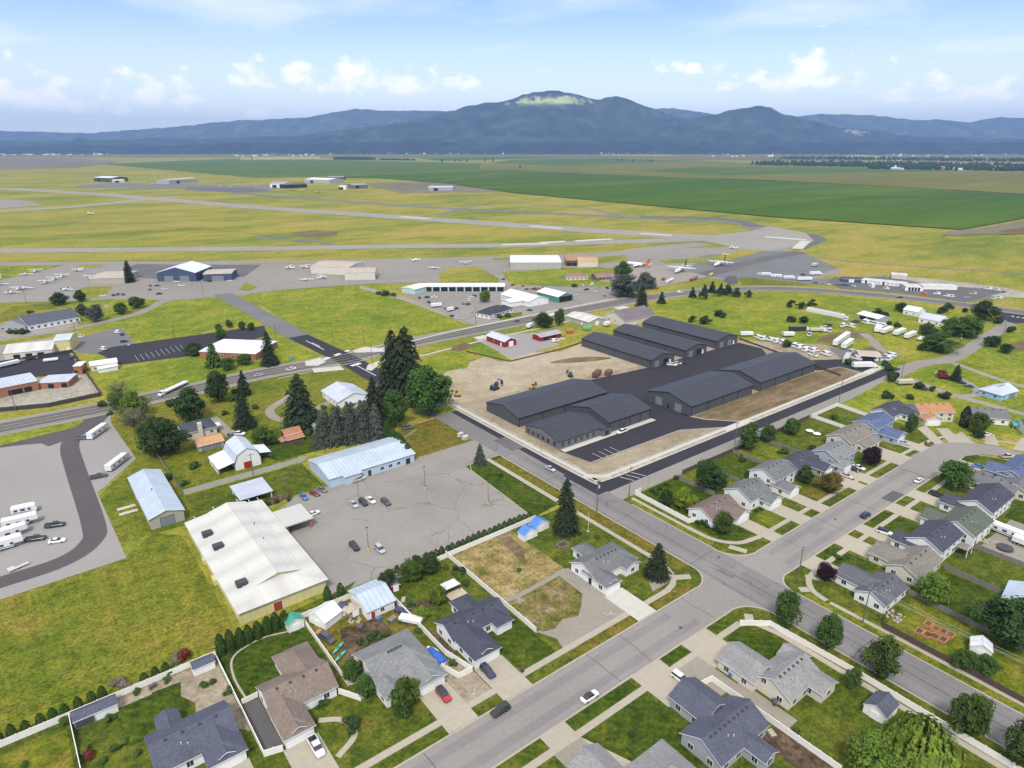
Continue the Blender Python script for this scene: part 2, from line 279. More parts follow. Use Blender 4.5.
def tag(o, label, cat, group=None, kind=None):
    if label: o['label'] = label
    if cat: o['category'] = cat
    if group: o['group'] = group
    if kind: o['kind'] = kind
    return o
def thing(name, label, cat, loc, rz=0, group=None): return tag(link(name, None, None, loc, rz), label, cat, group)
def copy_tree(o, loc, rz=0, scale=None):
    r = o.copy(); COL.objects.link(r); r.location = loc; r.rotation_euler = (0, 0, rz)
    if scale: r.scale = scale
    for ch in o.children:
        c = ch.copy(); COL.objects.link(c); c.parent = r
        for g in ch.children:
            d = g.copy(); COL.objects.link(d); d.parent = c
    return r
# ------------------------------------------------------------------ labels that single things out
LM = []                       # landmarks: x, y, short phrase
PEND = []                     # object, description, x, y
def landmark(x, y, short): LM.append((x, y, short))
def pend(o, desc, cat, x, y, group=None):
    o['category'] = cat
    if group: o['group'] = group
    PEND.append((o, desc, x, y))
def cam2(x, y): return x*RGT.x+y*RGT.y, x*FWD.x+y*FWD.y
ORD = ['first', 'second', 'third', 'fourth', 'fifth', 'sixth', 'seventh', 'eighth', 'ninth', 'tenth', 'eleventh', 'twelfth', 'thirteenth', 'fourteenth', 'fifteenth', 'sixteenth', 'seventeenth', 'eighteenth', 'nineteenth', 'twentieth']
def relation(x, y, lx, ly):
    r, f = cam2(x-lx, y-ly); far = cam2(lx, ly)[1]
    f *= max(.25, CAM_H/max(60, math.hypot(lx, ly)))      # as seen in the picture
    if abs(r) > abs(f): return 'left of' if r < 0 else 'right of'
    return 'behind' if f > 0 else 'in front of'
def write_labels():
    buckets = {}
    for o, desc, x, y in PEND:
        lx, ly, sh = min(LM, key=lambda l: math.hypot(l[0]-x, l[1]-y))
        buckets.setdefault((desc, sh, relation(x, y, lx, ly)), []).append((cam2(x, y)[0]/max(20, cam2(x, y)[1]), o))
    for (desc, sh, rel), lst in buckets.items():
        lst.sort(key=lambda t: t[0])
        if len(lst) > 12 and lst[0][1].get('group'):
            for _, o in lst: o['label'] = f'{desc} {rel} the {sh}'
            continue
        for i, (_, o) in enumerate(lst):
            if len(lst) == 1: o['label'] = f'{desc} {rel} the {sh}'
            else: o['label'] = f'{desc} {rel} the {sh}, {ORD[i]} from left'
# ------------------------------------------------------------------ ground sheets
_fz = [0]
def fill(name, pts, m, z=.02, kind='structure', label=None):
    _fz[0] += 1; z += (_fz[0] % 12)*.0007
    vs = [Vector((p[0], p[1], 0)) for p in pts]; tri = tessellate_polygon([vs]); b = MB()
    b.v = [(p[0], p[1], z) for p in pts]
    for t in tri:
        a, c, d = t
        if (vs[c]-vs[a]).cross(vs[d]-vs[a]).z < 0: t = (a, d, c)
        b.f.append(tuple(t)); b.m.append(0); b.uv.append(None)
    o = b.build(name, m); o['kind'] = kind
    if label: o['label'] = label
    return o
def rect(name, x0, y0, x1, y1, m, z=.02): return fill(name, [(x0, y0), (x1, y0), (x1, y1), (x0, y1)], m, z)
def smooth_line(pts, n=6):
    out = []; P = [Vector((p[0], p[1])) for p in pts]; P = [P[0]*2-P[1]]+P+[P[-1]*2-P[-2]]
    for i in range(1, len(P)-2):
        for k in range(n):
            t = k/n; a, b, c, d = P[i-1:i+3]
            out.append(.5*((2*b)+(c-a)*t+(2*a-5*b+4*c-d)*t*t+(3*b-a-3*c+d)*t**3))
    return out+[P[-2]]
def ribbon(name, pts, w, m, z=.02, h=0, off=0, n=6, kind='structure', dash=None):
    """strip of width w following pts (optionally smoothed, offset sideways, raised by h, or dashed)"""
    _fz[0] += 1; z += (_fz[0] % 12)*.0007+.0003
    L = smooth_line(pts, n) if n > 1 and len(pts) > 2 else [Vector((p[0], p[1])) for p in pts]
    if dash:
        M_ = [L[0]]
        for a, c in zip(L, L[1:]):
            k = max(1, int((c-a).length/1.5)); M_ += [a+(c-a)*i/k for i in range(1, k+1)]
        L = M_
    b = MB(); lf = []; rt = []
    for i, p in enumerate(L):
        d = (L[min(i+1, len(L)-1)]-L[max(i-1, 0)]).normalized(); nrm = Vector((-d.y, d.x))
        lf.append(p+nrm*(off+w/2)); rt.append(p+nrm*(off-w/2))
    run = 0
    for i in range(len(L)-1):
        run += (L[i+1]-L[i]).length
        if dash and run % (dash[0]+dash[1]) > dash[0]: continue
        if h: b.hexa([(*rt[i], z), (*rt[i+1], z), (*lf[i+1], z), (*lf[i], z), (*rt[i], z+h), (*rt[i+1], z+h), (*lf[i+1], z+h), (*lf[i], z+h)])
        else: b.face([(*rt[i], z), (*rt[i+1], z), (*lf[i+1], z), (*lf[i], z)])
    o = b.build(name, m); o['kind'] = kind; return o
def slab(name, x0, y0, x1, y1, m, z0=0, z1=.14, kind='structure'):
    b = MB(); b.box(x0, y0, z0, x1, y1, z1); o = b.build(name, m); o['kind'] = kind; return o
# ------------------------------------------------------------------ buildings
_shared = {}
def shared(key, fn):
    if key not in _shared: _shared[key] = fn()
    return _shared[key]
def window_mesh(w, h, fr='trim'):
    def f():
        b = MB(); b.box(-w/2-.09, -.05, -.09, w/2+.09, .03, h+.09, 0); b.box(-w/2, -.07, 0, w/2, -.052, h, 1)
        b.box(-.03, -.085, 0, .03, -.071, h, 0); return b.mesh('window', [fr, 'glass'])
    return shared(('win', w, h, fr), f)
def door_mesh(w, h, mat, groove):
    def f():
        b = MB(); b.box(-w/2-.12, -.06, 0, w/2+.12, .03, h+.12, 1); b.box(-w/2, -.09, 0, w/2, -.062, h, 0)
        if groove:
            for i in range(1, 4): b.box(-w/2, -.1, h*i/4-.025, w/2, -.092, h*i/4+.025, 2)
        else: b.box(w/2-.18, -.13, h*.45, w/2-.08, -.092, h*.5, 2)
        return b.mesh('door', [mat, 'trim' if mat not in ('door_dark', 'void_dark', 'door_grey') else 'metal_dark', ('door_grey' if mat == 'door_grey' else 'metal_light') if groove else 'metal_dark'])
    return shared(('door', w, h, mat, groove), f)
def vent_mesh():
    def f():
        b = MB(); b.box(-.22, -.22, -.3, .22, .22, .16, 0); b.box(-.27, -.27, .162, .27, .27, .22, 0); return b.mesh('roof_vent', ['metal_dark'])
    return shared('vent', f)
def pipe_mesh():
    def f():
        b = MB(); b.tube([(0, 0, -.3), (0, 0, .5)], .09, 8); b.tube([(0, 0, .45), (0, 0, .6)], [.16, .05], 8); return b.mesh('vent_pipe', ['metal_light'])
    return shared('pipe', f)
def roof_into(b, x0, y0, x1, y1, axis, eave, pitch, hip='', th=.2):
    """gabled / hipped roof slab; axis is the ridge direction"""
    sw = (lambda u, v, z: (u, v, z)) if axis == 'x' else (lambda u, v, z: (v, u, z))
    u0, u1, v0, v1 = (x0, x1, y0, y1) if axis == 'x' else (y0, y1, x0, x1)
    Wd = v1-v0; vm = (v0+v1)/2; rise = Wd/2*pitch; ha = Wd*.42 if '0' in hip else 0; hb = Wd*.42 if '1' in hip else 0
    ha, hb = (min(x, (u1-u0)*.48) for x in (ha, hb))
    e = [(u0, v0), (u1, v0), (u1, v1), (u0, v1)]; r = [(u0+ha, vm), (u1-hb, vm)]
    for dz, top in ((0, True), (-th, False)):
        E_ = [sw(*p, eave+dz) for p in e]; R_ = [sw(*p, eave+rise+dz) for p in r]
        fs = [([E_[0], E_[1], R_[1], R_[0]], [e[0], e[1], r[1], r[0]]), ([E_[2], E_[3], R_[0], R_[1]], [e[2], e[3], r[0], r[1]])]
        if ha: fs.append(([E_[3], E_[0], R_[0]], [(v1, 0), (v0, 0), (vm, ha)]))
        if hb: fs.append(([E_[1], E_[2], R_[1]], [(v0, 0), (v1, 0), (vm, hb)]))
        for pts, uv in fs: b.face(pts if top else pts[::-1], 0 if top else 1, uv if top else uv[::-1])
    def edge(p, q, zp, zq):
        b.face([sw(*p, zp-th), sw(*q, zq-th), sw(*q, zq), sw(*p, zp)], 1)
    edge(e[0], e[1], eave, eave); edge(e[2], e[3], eave, eave)
    if ha: edge(e[3], e[0], eave, eave)
    else: edge(e[3], r[0], eave, eave+rise); edge(r[0], e[0], eave+rise, eave)
    if hb: edge(e[1], e[2], eave, eave)
    else: edge(e[1], r[1], eave, eave+rise); edge(r[1], e[2], eave+rise, eave)
    if not shared_ridge.get('off'):
        rr = [sw(*p, eave+rise) for p in r]
        b.tube([(p[0], p[1], p[2]+.02) for p in rr], .09, 4, 2)
shared_ridge = {}
def walls_into(b, x0, y0, x1, y1, axis, eave, pitch, hip='', ov=.45, th=.2, k=0):
    o = ov+k*.012
    sw = (lambda u, v, z: (u, v, z)) if axis == 'x' else (lambda u, v, z: (v, u, z))
    u0, u1, v0, v1 = (x0, x1, y0, y1) if axis == 'x' else (y0, y1, x0, x1)
    u0 += o; u1 -= o; v0 += o; v1 -= o; vm = (v0+v1)/2; ze = eave+o*pitch-th*.6; za = ze+(v1-v0)/2*pitch
    b.face([sw(u0, v0, -.1), sw(u1, v0, -.1), sw(u1, v0, ze), sw(u0, v0, ze)]); b.face([sw(u1, v1, -.1), sw(u0, v1, -.1), sw(u0, v1, ze), sw(u1, v1, ze)])
    for u, hp in ((u0, '0' in hip), (u1, '1' in hip)):
        zt = min(ze, eave-.03) if hp else ze
        pts = [sw(u, v1, -.1), sw(u, v0, -.1), sw(u, v0, zt)]+([] if hp else [sw(u, vm, za)])+[sw(u, v1, zt)]
        b.face(pts)
def inside(wings, skip, x, y):
    return any(i != skip and w[0]+.3 < x < w[2]-.3 and w[1]+.3 < y < w[3]-.3 for i, w in enumerate(wings))
def building(name, label, cat, short, wings, roof, wall, feats=(), loc=None, rot=0, win=(1.2, 1.2), vents=4, ov=.45, trim='trim', group=None, skipwin='', ridge=True, sp=3.6):
    """wings: (x0,y0,x1,y1,ridge axis,eave,pitch[,hips]) measured over the eaves; feats: (kind,wing,side,u,w,h,z)"""
    cx = sum((w[0]+w[2])/2 for w in wings)/len(wings); cy = sum((w[1]+w[3])/2 for w in wings)/len(wings)
    if loc is None: loc = (cx, cy)
    else: cx = cy = 0
    wings = [(w[0]-cx, w[1]-cy, w[2]-cx, w[3]-cy)+tuple(w[4:]) for w in wings]
    root = thing(name, label, cat, (loc[0], loc[1], 0), rot, group)
    if short: landmark(loc[0], loc[1], short)
    shared_ridge['off'] = not ridge
    rb = MB(); wb = MB()
    for k, w in enumerate(wings):
        roof_into(rb, *w[:4], w[4], w[5]+k*.017, w[6], w[7] if len(w) > 7 else '')
        walls_into(wb, *w[:4], w[4], w[5]+k*.017, w[6], w[7] if len(w) > 7 else '', ov, .2, k)
    rf = rb.build('roof', [roof, trim, roof], root); wl = wb.build('wall', [wall], root)
    def side(w, s, u):
        x0, y0, x1, y1 = w[0]+ov, w[1]+ov, w[2]-ov, w[3]-ov
        return {'S': (x0+(x1-x0)*u, y0, 0, x1-x0, (0, -1)), 'N': (x1-(x1-x0)*u, y1, PI, x1-x0, (0, 1)), 'W': (x0, y1-(y1-y0)*u, -PI/2, y1-y0, (-1, 0)), 'E': (x1, y0+(y1-y0)*u, PI/2, y1-y0, (1, 0))}[s]
    used = []
    for f in feats:
        kind, wi, s, u, fw, fh, z = f; x, y, rz, ln, nrm = side(wings[wi], s, u); k = .012*wi
        x -= nrm[0]*k; y -= nrm[1]*k; used.append((x, y, fw))
        if kind == 'win': o = link('window', window_mesh(fw, fh), root, (x, y, z), rz)
        elif kind == 'darkwin': o = link('window', window_mesh(fw, fh, 'metal_dark'), root, (x, y, z), rz)
        elif kind.startswith('garage'): o = link('garage_door_or_bay_shade', door_mesh(fw, fh, {'garage': 'door_white', 'garage_grey': 'door_grey', 'garage_dark': 'void_dark'}[kind], kind != 'garage_dark'), root, (x, y, z), rz)  # dark panels of open bays carry the inner shade in their colour
        else: o = link('door', door_mesh(fw, fh, {'door': 'door_white', 'door_dark': 'door_dark', 'door_red': 'door_red'}[kind], False), root, (x, y, z), rz)
    if win:
        ww, wh = win
        for wi, w in enumerate(wings):
            for s in 'SWEN':
                if s in skipwin: continue
                ln = side(w, s, .5)[3]; n = max(1, int(ln/sp))
                for i in range(n):
                    x, y, rz, _, nrm = side(w, s, (i+.5)/n); k = .012*wi
                    if inside(wings, wi, x+nrm[0]*.5, y+nrm[1]*.5) or any(math.hypot(x-a, y-c) < (ww+fw)/2+.3 for a, c, fw in used): continue
                    for z in ([.95] if w[5] < 4 else [.95, w[5]-1.7]):
                        link('window', window_mesh(ww, wh), root, (x-nrm[0]*k, y-nrm[1]*k, z), rz)
    if vents:
        w = max(wings, key=lambda w: (w[2]-w[0])*(w[3]-w[1])); ax = w[4]
        u0, u1, v0, v1 = (w[0], w[2], w[1], w[3]) if ax == 'x' else (w[1], w[3], w[0], w[2])
        vm = (v0+v1)/2; sgn = -1; zr = w[5]+(v1-v0)/2*w[6]; h = (v1-v0)*.4 if len(w) > 7 and w[7] else 1.5
        for i in range(vents):
            u = u0+h+(u1-u0-2*h)*(i+.5)/vents; d = .7
            p = (u, vm+sgn*d) if ax == 'x' else (vm+sgn*d, u)
            link('roof_vent', vent_mesh(), rf, (*p, zr-d*w[6]+.03))
        for du, dv in ((.35, .45), (.42, .55)):
            u = u0+(u1-u0)*du; d = (v1-v0)/2*dv; p = (u, vm-d) if ax == 'x' else (vm-d, u)
            link('vent_pipe', pipe_mesh(), rf, (*p, zr-d*w[6]))
    return root
def front_building(name, label, cat, short, p, q, depth, h, pitch, axis, roof, wall, feats=(), win=None, group=None, ov=.3, hip='', vents=0, trim='trim'):
    """building placed by the two ends of the front it shows, depth metres deep behind them"""
    L_ = math.hypot(q[0]-p[0], q[1]-p[1]); a = math.atan2(q[1]-p[1], q[0]-p[0])
    mx, my = (p[0]+q[0])/2-math.sin(a)*depth/2, (p[1]+q[1])/2+math.cos(a)*depth/2
    return building(name, label, cat, short, [(-L_/2-ov, -depth/2-ov, L_/2+ov, depth/2+ov, axis, h, pitch, hip)], roof, wall, feats, (mx, my), a, win, vents, ov, trim, group)
# ------------------------------------------------------------------ fences, poles
def fence(name, label, cat, pts, h, m, post_m=None, sp=2.4, th=.07, cap=True, post_w=.08):
    root = thing(name, label, cat, (pts[0][0], pts[0][1], 0)); ox, oy = pts[0]
    b = MB()
    pm = shared(('post', h, m, post_m), lambda: post_(h, post_m or m, post_w))
    for (x0, y0), (x1, y1) in zip(pts, pts[1:]):
        L_ = math.hypot(x1-x0, y1-y0); a = math.atan2(y1-y0, x1-x0); n = max(1, round(L_/sp)); c, s = math.cos(a), math.sin(a)
        def P(u, v, z): return (x0-ox+c*u-s*v, y0-oy+s*u+c*v, z)
        for i in range(n):
            u0, u1 = L_*i/n+.08, L_*(i+1)/n-.08
            b.hexa([P(u0, -th/2, .06), P(u1, -th/2, .06), P(u1, th/2, .06), P(u0, th/2, .06), P(u0, -th/2, h-.06), P(u1, -th/2, h-.06), P(u1, th/2, h-.06), P(u0, th/2, h-.06)])
            if cap:
                for z0, z1 in ((h-.055, h+.01), (.02, .055)): b.hexa([P(u0, -th, z0), P(u1, -th, z0), P(u1, th, z0), P(u0, th, z0), P(u0, -th, z1), P(u1, -th, z1), P(u1, th, z1), P(u0, th, z1)])
            if len(root.children) < 95: link('post', pm, root, P(L_*i/n, 0, 0), a)
    b.build('panel', m, root); return root
def post_(h, m, w):
    b = MB(); b.box(-w, -w, -.2, w, w, h+.08); b.box(-w*1.25, -w*1.25, h+.082, w*1.25, w*1.25, h+.13); return b.mesh('post', [m])
def power_pole(x, y, h, label, arms=1, lamp=False, rz=0):
    r = thing('utility_pole', label, 'utility pole', (x, y, 0), rz)
    b = MB(); b.tube([(0, 0, -.3), (0, 0, h)], [.17, .1], 8); b.build('pole', 'wood_pole', r)
    for k in range(arms):
        z = h-.6-k*1.1; b = MB(); b.box(-1.3, -.18, z-.07, 1.3, -.06, z+.07); arm = b.build('crossarm', 'wood_pole', r)
        b = MB()
        for u in (-1.15, -.5, .5, 1.15): b.tube([(u, -.12, z+.07), (u, -.12, z+.3)], [.07, .04], 6)
        b.build('insulators', 'metal_light', arm)
    if lamp:
        b = MB(); b.cyl((.3, -.3, h-2.6), (0, 0, 1), .28, 1.0, 10); b.build('transformer', 'metal_light', r)
    return r
def lamp_post(x, y, h, label, base=True):
    r = thing('lamp_post', label, 'lamp post', (x, y, 0)); b = MB(); b.tube([(0, 0, 0), (0, 0, h)], [.09, .06], 8); b.build('pole', 'metal_dark', r)
    b = MB(); b.box(-.5, -.16, h, .5, .16, h+.14); b.build('lamp_head', 'metal_dark', r)
    if base: b = MB(); b.tube([(0, 0, 0), (0, 0, .8)], .32, 10); b.build('base', 'paint_yellow', r)
    return r
def wire(pts, label, sag=.8, r=.018):
    b = MB()
    o0 = Vector(pts[0])
    for a, c in zip(pts, pts[1:]):
        a, c = Vector(a), Vector(c)
        b.tube([a+(c-a)*t-Vector((0, 0, sag*4*t*(1-t)))-o0 for t in [i/10 for i in range(11)]], r, 4)
    return tag(b.build('power_line', 'metal_light', None, o0), label, 'power line')
# ------------------------------------------------------------------ trees
def leaf(b, p, n, s, rnd):
    n = n.normalized(); a = n.cross(Vector((rnd.uniform(-1, 1), rnd.uniform(-1, 1), rnd.uniform(-1, 1)))).normalized(); c = n.cross(a)
    k = rnd.uniform(.7, 1.3)*s; l = k*rnd.uniform(1, 1.6)
    b.face([p-a*k-c*l*.3, p+a*k*.2-c*l, p+a*k-c*l*.1, p-a*k*.1+c*l])
def crown_round(seed, n=2600, lobes=20, s=.05, flat=1.0, open_=.0, droop=0):
    """unit crown: width 1, height 0..1 (trunk bottom at 0)"""
    rnd = random.Random(seed); b = MB(); L_ = []
    for i in range(lobes):
        while True:
            p = Vector((rnd.uniform(-1, 1), rnd.uniform(-1, 1), rnd.uniform(-1, 1)))
            if .35 < p.length < 1: break
        up = .5+.5*p.z
        taper = 1-.35*max(0, p.z)
        q = rnd.uniform(.85, 1.2); L_.append((Vector((p.x*.36*taper*q, p.y*.36*taper*q, .53+p.z*.37*flat)), rnd.uniform(.07, .2)))
    for i in range(n):
        c, r = L_[rnd.randrange(len(L_))]
        d = Vector((rnd.gauss(0, 1), rnd.gauss(0, 1), rnd.gauss(.25, 1))).normalized()
        rr = r*rnd.uniform(.55, 1.12); p = c+d*rr
        if droop: p.z -= droop*rnd.random()**2*.5
        if p.z < .04: continue
        nrm = d+Vector((rnd.uniform(-.8, .8), rnd.uniform(-.8, .8), rnd.uniform(-.3, .9)))
        leaf(b, p, nrm, s*rnd.uniform(.45, .9), rnd)
    return b
def trunk_round(seed, z=.5, r=.035, limbs=6):
    rnd = random.Random(seed+99); b = MB(); b.tube([(0, 0, -.02), (.01, 0, z*.5), (0, .01, z)], [r, r*.75, r*.45], 7)
    for i in range(limbs):
        a = 2*PI*i/limbs+rnd.uniform(-.4, .4); z0 = z*rnd.uniform(.45, .9); l = rnd.uniform(.18, .34)
        b.tube([(0, 0, z0), (math.cos(a)*l*.5, math.sin(a)*l*.5, z0+.12), (math.cos(a)*l, math.sin(a)*l, z0+.3*rnd.uniform(.6, 1.1))], [r*.5, r*.3, r*.12], 5)
    return b
def crown_conifer(seed, tiers=26, s=.05, dens=9, base=.06, power=.85):
    rnd = random.Random(seed); b = MB()
    for i in range(tiers):
        t = (i+rnd.uniform(-.3, .3))/tiers; z = base+(1-base)*max(0, t); R = .5*(1-max(0, t))**power*rnd.uniform(.85, 1.1)+.012
        nb = max(4, int(dens*2.4*R/.5+4))
        for j in range(nb):
            a = rnd.uniform(0, 2*PI); Rb = R*rnd.uniform(.72, 1.12); m = max(2, int(Rb/.05))
            for k in range(m):
                q = (k+.6)/m; p = Vector((math.cos(a)*Rb*q, math.sin(a)*Rb*q, z-.10*q*q*Rb/.5+rnd.uniform(-.008, .008)))
                nrm = Vector((math.cos(a)*.55+rnd.uniform(-.5, .5), math.sin(a)*.55+rnd.uniform(-.5, .5), .8))
                leaf(b, p, nrm, s*rnd.uniform(.5, .95), rnd)
    return b
def crown_column(seed, n=900, s=.07):
    rnd = random.Random(seed); b = MB()
    for i in range(n):
        z = rnd.random()**1.2; a = rnd.uniform(0, 2*PI); R = .5*(math.sin(min(1, (1-z)*1.9+.08)*PI/2))**.8*(.8+.2*min(1, z*8))*rnd.uniform(.82, 1.05)
        p = Vector((math.cos(a)*R, math.sin(a)*R, .02+z*.97)); leaf(b, p, Vector((math.cos(a)+rnd.uniform(-.5, .5), math.sin(a)+rnd.uniform(-.5, .5), rnd.uniform(0, .8))), s*rnd.uniform(.4, .8), rnd)
    return b
def crown_shrub(seed, n=700, s=.085):
    rnd = random.Random(seed); b = MB(); L_ = [(Vector((rnd.uniform(-.28, .28), rnd.uniform(-.28, .28), rnd.uniform(.25, .65))), rnd.uniform(.16, .28)) for _ in range(9)]
    for i in range(n):
        c, r = L_[rnd.randrange(9)]; d = Vector((rnd.gauss(0, 1), rnd.gauss(0, 1), rnd.gauss(.2, 1))).normalized(); p = c+d*r*rnd.uniform(.6, 1.1)
        if p.z < .02: continue
        leaf(b, p, d+Vector((rnd.uniform(-.7, .7), rnd.uniform(-.7, .7), rnd.uniform(-.2, .8))), s*rnd.uniform(.45, .9), rnd)
    return b
def crown_willow(seed, n=3400):
    rnd = random.Random(seed); b = MB()
    for i in range(240):
        a = rnd.uniform(0, 2*PI); R = .5*math.sqrt(rnd.random()); top = .97-.6*(R/.5)**1.6*rnd.uniform(.55, 1.2); ln = rnd.uniform(.18, .6)
        c = Vector((math.cos(a)*R, math.sin(a)*R, top))
        for k in range(14):
            t = k/13; z = top-ln*t
            if z < .05: break
            p = c+Vector((math.cos(a)*.05*t+rnd.uniform(-.012, .012), math.sin(a)*.05*t+rnd.uniform(-.012, .012), -ln*t))
            leaf(b, p, Vector((math.cos(a)+rnd.uniform(-.6, .6), math.sin(a)+rnd.uniform(-.6, .6), .5)), .026, rnd)
    return b
def crown_bare(seed):
    rnd = random.Random(seed); b = MB()
    for i in range(60):
        a = rnd.uniform(0, 2*PI); z0 = rnd.uniform(.1, .5); l = rnd.uniform(.2, .5); p0 = Vector((0, 0, z0)); p1 = Vector((math.cos(a)*l*.5, math.sin(a)*l*.5, z0+.15)); p2 = Vector((math.cos(a)*l, math.sin(a)*l, min(1, z0+rnd.uniform(.25, .5))))
        b.tube([p0, p1, p2], [.012, .007, .003], 4)
        for k in range(5):
            q = p1+(p2-p1)*rnd.random(); b.tube([q, q+Vector((rnd.uniform(-.1, .1), rnd.uniform(-.1, .1), rnd.uniform(.03, .12)))], [.005, .002], 3)
    return b
CROWN = {'round': [lambda k=k: crown_round(k) for k in (1, 2, 3)], 'fine': [lambda k=k: crown_round(10+k, 6500, 36, .029) for k in (1, 2)], 'conifer': [lambda k=k: crown_conifer(20+k, 34, .034, 14, .01, .55) for k in (1, 2, 3)],
         'open_conifer': [lambda k=k: crown_conifer(30+k, 20, .06, 6, .1, .7) for k in (1, 2)], 'column': [lambda k=k: crown_column(40+k) for k in (1, 2)], 'shrub': [lambda k=k: crown_shrub(50+k) for k in (1, 2, 3)],
         'willow': [lambda: crown_willow(60)], 'bare': [lambda: crown_bare(70)], 'small': [lambda k=k: crown_round(80+k, 420, 10, .1) for k in (1, 2, 3)], 'small_conifer': [lambda k=k: crown_conifer(90+k, 12, .1, 5) for k in (1, 2)]}
TNAME = {'round': 'broadleaf_tree', 'fine': 'broadleaf_tree', 'conifer': 'spruce_tree', 'open_conifer': 'pine_tree', 'column': 'arborvitae', 'shrub': 'shrub', 'willow': 'willow_tree', 'bare': 'bare_tree', 'small': 'broadleaf_tree', 'small_conifer': 'conifer_tree'}
_tn = [0]
def tree(kind, x, y, h, w, lm, desc=None, label=None, group=None, z=0, trunk=True):
    _tn[0] += 1; v = _tn[0] % len(CROWN[kind])
    if math.hypot(x, y) > 330 and kind in ('fine', 'small', 'small_conifer'): h *= .7; w *= .95
    def mk():
        key = ('crown', kind, v)
        base = shared(key, lambda: CROWN[kind][v]().mesh('crown', [MAT['leaf_mid']]))
        me = base.copy(); me.materials[0] = MAT[lm]; return me
    me = shared(('crownm', kind, v, lm), mk)
    r = link(TNAME[kind], None, None, (x, y, z), random.uniform(0, 6.28)); r.scale = (w, w, h)
    link('crown', me, r)
    if trunk: link('trunk', shared(('trunk', kind in ('conifer', 'open_conifer', 'column', 'small_conifer')), lambda: (trunk_round(5, .9, .02, 0) if 'conif' in kind or kind == 'column' else trunk_round(5)).mesh('trunk', [MAT['bark']])), r)
    cat = {'column': 'hedge tree', 'shrub': 'shrub'}.get(kind, 'tree')
    if label: tag(r, label, cat, group)
    else: pend(r, desc, cat, x, y, group)
    return r
# ------------------------------------------------------------------ vehicles (length along local +X)
def wheel_mesh(r, w):
    def f():
        b = MB(); b.cyl((0, 0, 0), (0, 1, 0), r, w, 12, 0); b.cyl((0, 0, 0), (0, 1, 0), r*.6, w+.03, 8, 1); return b.mesh('wheel', ['rubber', 'rim'])
    return shared(('wheel', r, w), f)
def body_ring(x, hw, z0, z1, k=.12): return [(x, -hw+k, z0), (x, hw-k, z0), (x, hw, z0+k), (x, hw, z1-k), (x, hw-k, z1), (x, -hw+k, z1), (x, -hw, z1-k), (x, -hw, z0+k)]
def car_parts(kind):
    """body, glass, roof, lamps meshes for a kind (material slot 0 is replaced by the paint)"""
    B, G_, R_ = MB(), MB(), MB()
    if kind == 'sedan':
        B.loft([body_ring(-2.35, .72, .45, .82), body_ring(-2.2, .84, .3, .98), body_ring(-1.3, .9, .25, 1.0), body_ring(.7, .9, .25, .95), body_ring(1.9, .86, .28, .82), body_ring(2.3, .7, .4, .68)])
        G_.loft([[(-1.75, -.74, .97), (-1.75, .74, .97), (1.0, .76, .92), (1.0, -.76, .92)], [(-.95, -.58, 1.4), (-.95, .58, 1.4), (.15, .6, 1.4), (.15, -.6, 1.4)]]); R_.box(-.95, -.6, 1.402, .15, .6, 1.45)
        wb, wr = (-1.4, 1.42), .33
    elif kind == 'suv':
        B.loft([body_ring(-2.3, .8, .45, 1.0), body_ring(-2.15, .9, .35, 1.08), body_ring(.8, .93, .3, 1.08), body_ring(1.9, .9, .33, .98), body_ring(2.3, .76, .45, .84)])
        G_.loft([[(-2.2, -.82, 1.05), (-2.2, .82, 1.05), (1.15, .82, 1.03), (1.15, -.82, 1.03)], [(-1.95, -.68, 1.66), (-1.95, .68, 1.66), (.35, .68, 1.66), (.35, -.68, 1.66)]]); R_.box(-1.97, -.7, 1.662, .36, .7, 1.73)
        wb, wr = (-1.4, 1.45), .38
    elif kind == 'pickup':
        B.loft([body_ring(-2.8, .88, .5, 1.1), body_ring(-2.75, .95, .45, 1.12), body_ring(1.0, .97, .4, 1.12), body_ring(2.4, .93, .42, 1.05), body_ring(2.8, .82, .5, .9)])
        B.box(-2.72, -.96, 1.1, -.75, -.84, 1.3); B.box(-2.72, .84, 1.1, -.75, .96, 1.3); B.box(-2.84, -.9, 1.0, -2.72, .9, 1.28)
        G_.box(-2.68, -.82, 1.1, -.8, .82, 1.135)
        G_.loft([[(-.75, -.84, 1.1), (-.75, .84, 1.1), (1.45, .84, 1.08), (1.45, -.84, 1.08)], [(-.6, -.7, 1.72), (-.6, .7, 1.72), (.75, .7, 1.72), (.75, -.7, 1.72)]]); R_.box(-.62, -.72, 1.722, .77, .72, 1.8)
        wb, wr = (-1.75, 1.8), .42
    else:   # van
        B.loft([body_ring(-2.6, .9, .45, 1.3), body_ring(-2.5, .97, .35, 1.35), body_ring(1.6, .97, .33, 1.3), body_ring(2.3, .9, .38, 1.0), body_ring(2.65, .78, .5, .85)])
        G_.loft([[(-2.45, -.88, 1.3), (-2.45, .88, 1.3), (1.75, .86, 1.25), (1.75, -.86, 1.25)], [(-2.35, -.8, 2.0), (-2.35, .8, 2.0), (.9, .78, 2.0), (.9, -.78, 2.0)]]); R_.box(-2.4, -.83, 2.002, .92, .82, 2.12)
        for y in (-.885, .845): B.box(-2.4, y, 1.25, -.5, y+.04, 2.0)
        wb, wr = (-1.6, 1.7), .37
    Lm = MB()
    xf = max(v[0] for v in B.v)-.12; xb = min(v[0] for v in B.v)-.015
    for y in (-.62, .42): Lm.box(xf-.08, y, .62, xf+.09, y+.2, .74, 0)
    Tl = MB()
    for y in (-.75, .55): Tl.box(xb-.02, y, .68, xb+.15, y+.2, .86, 0)
    return B, G_, R_, Lm, Tl, wb, wr
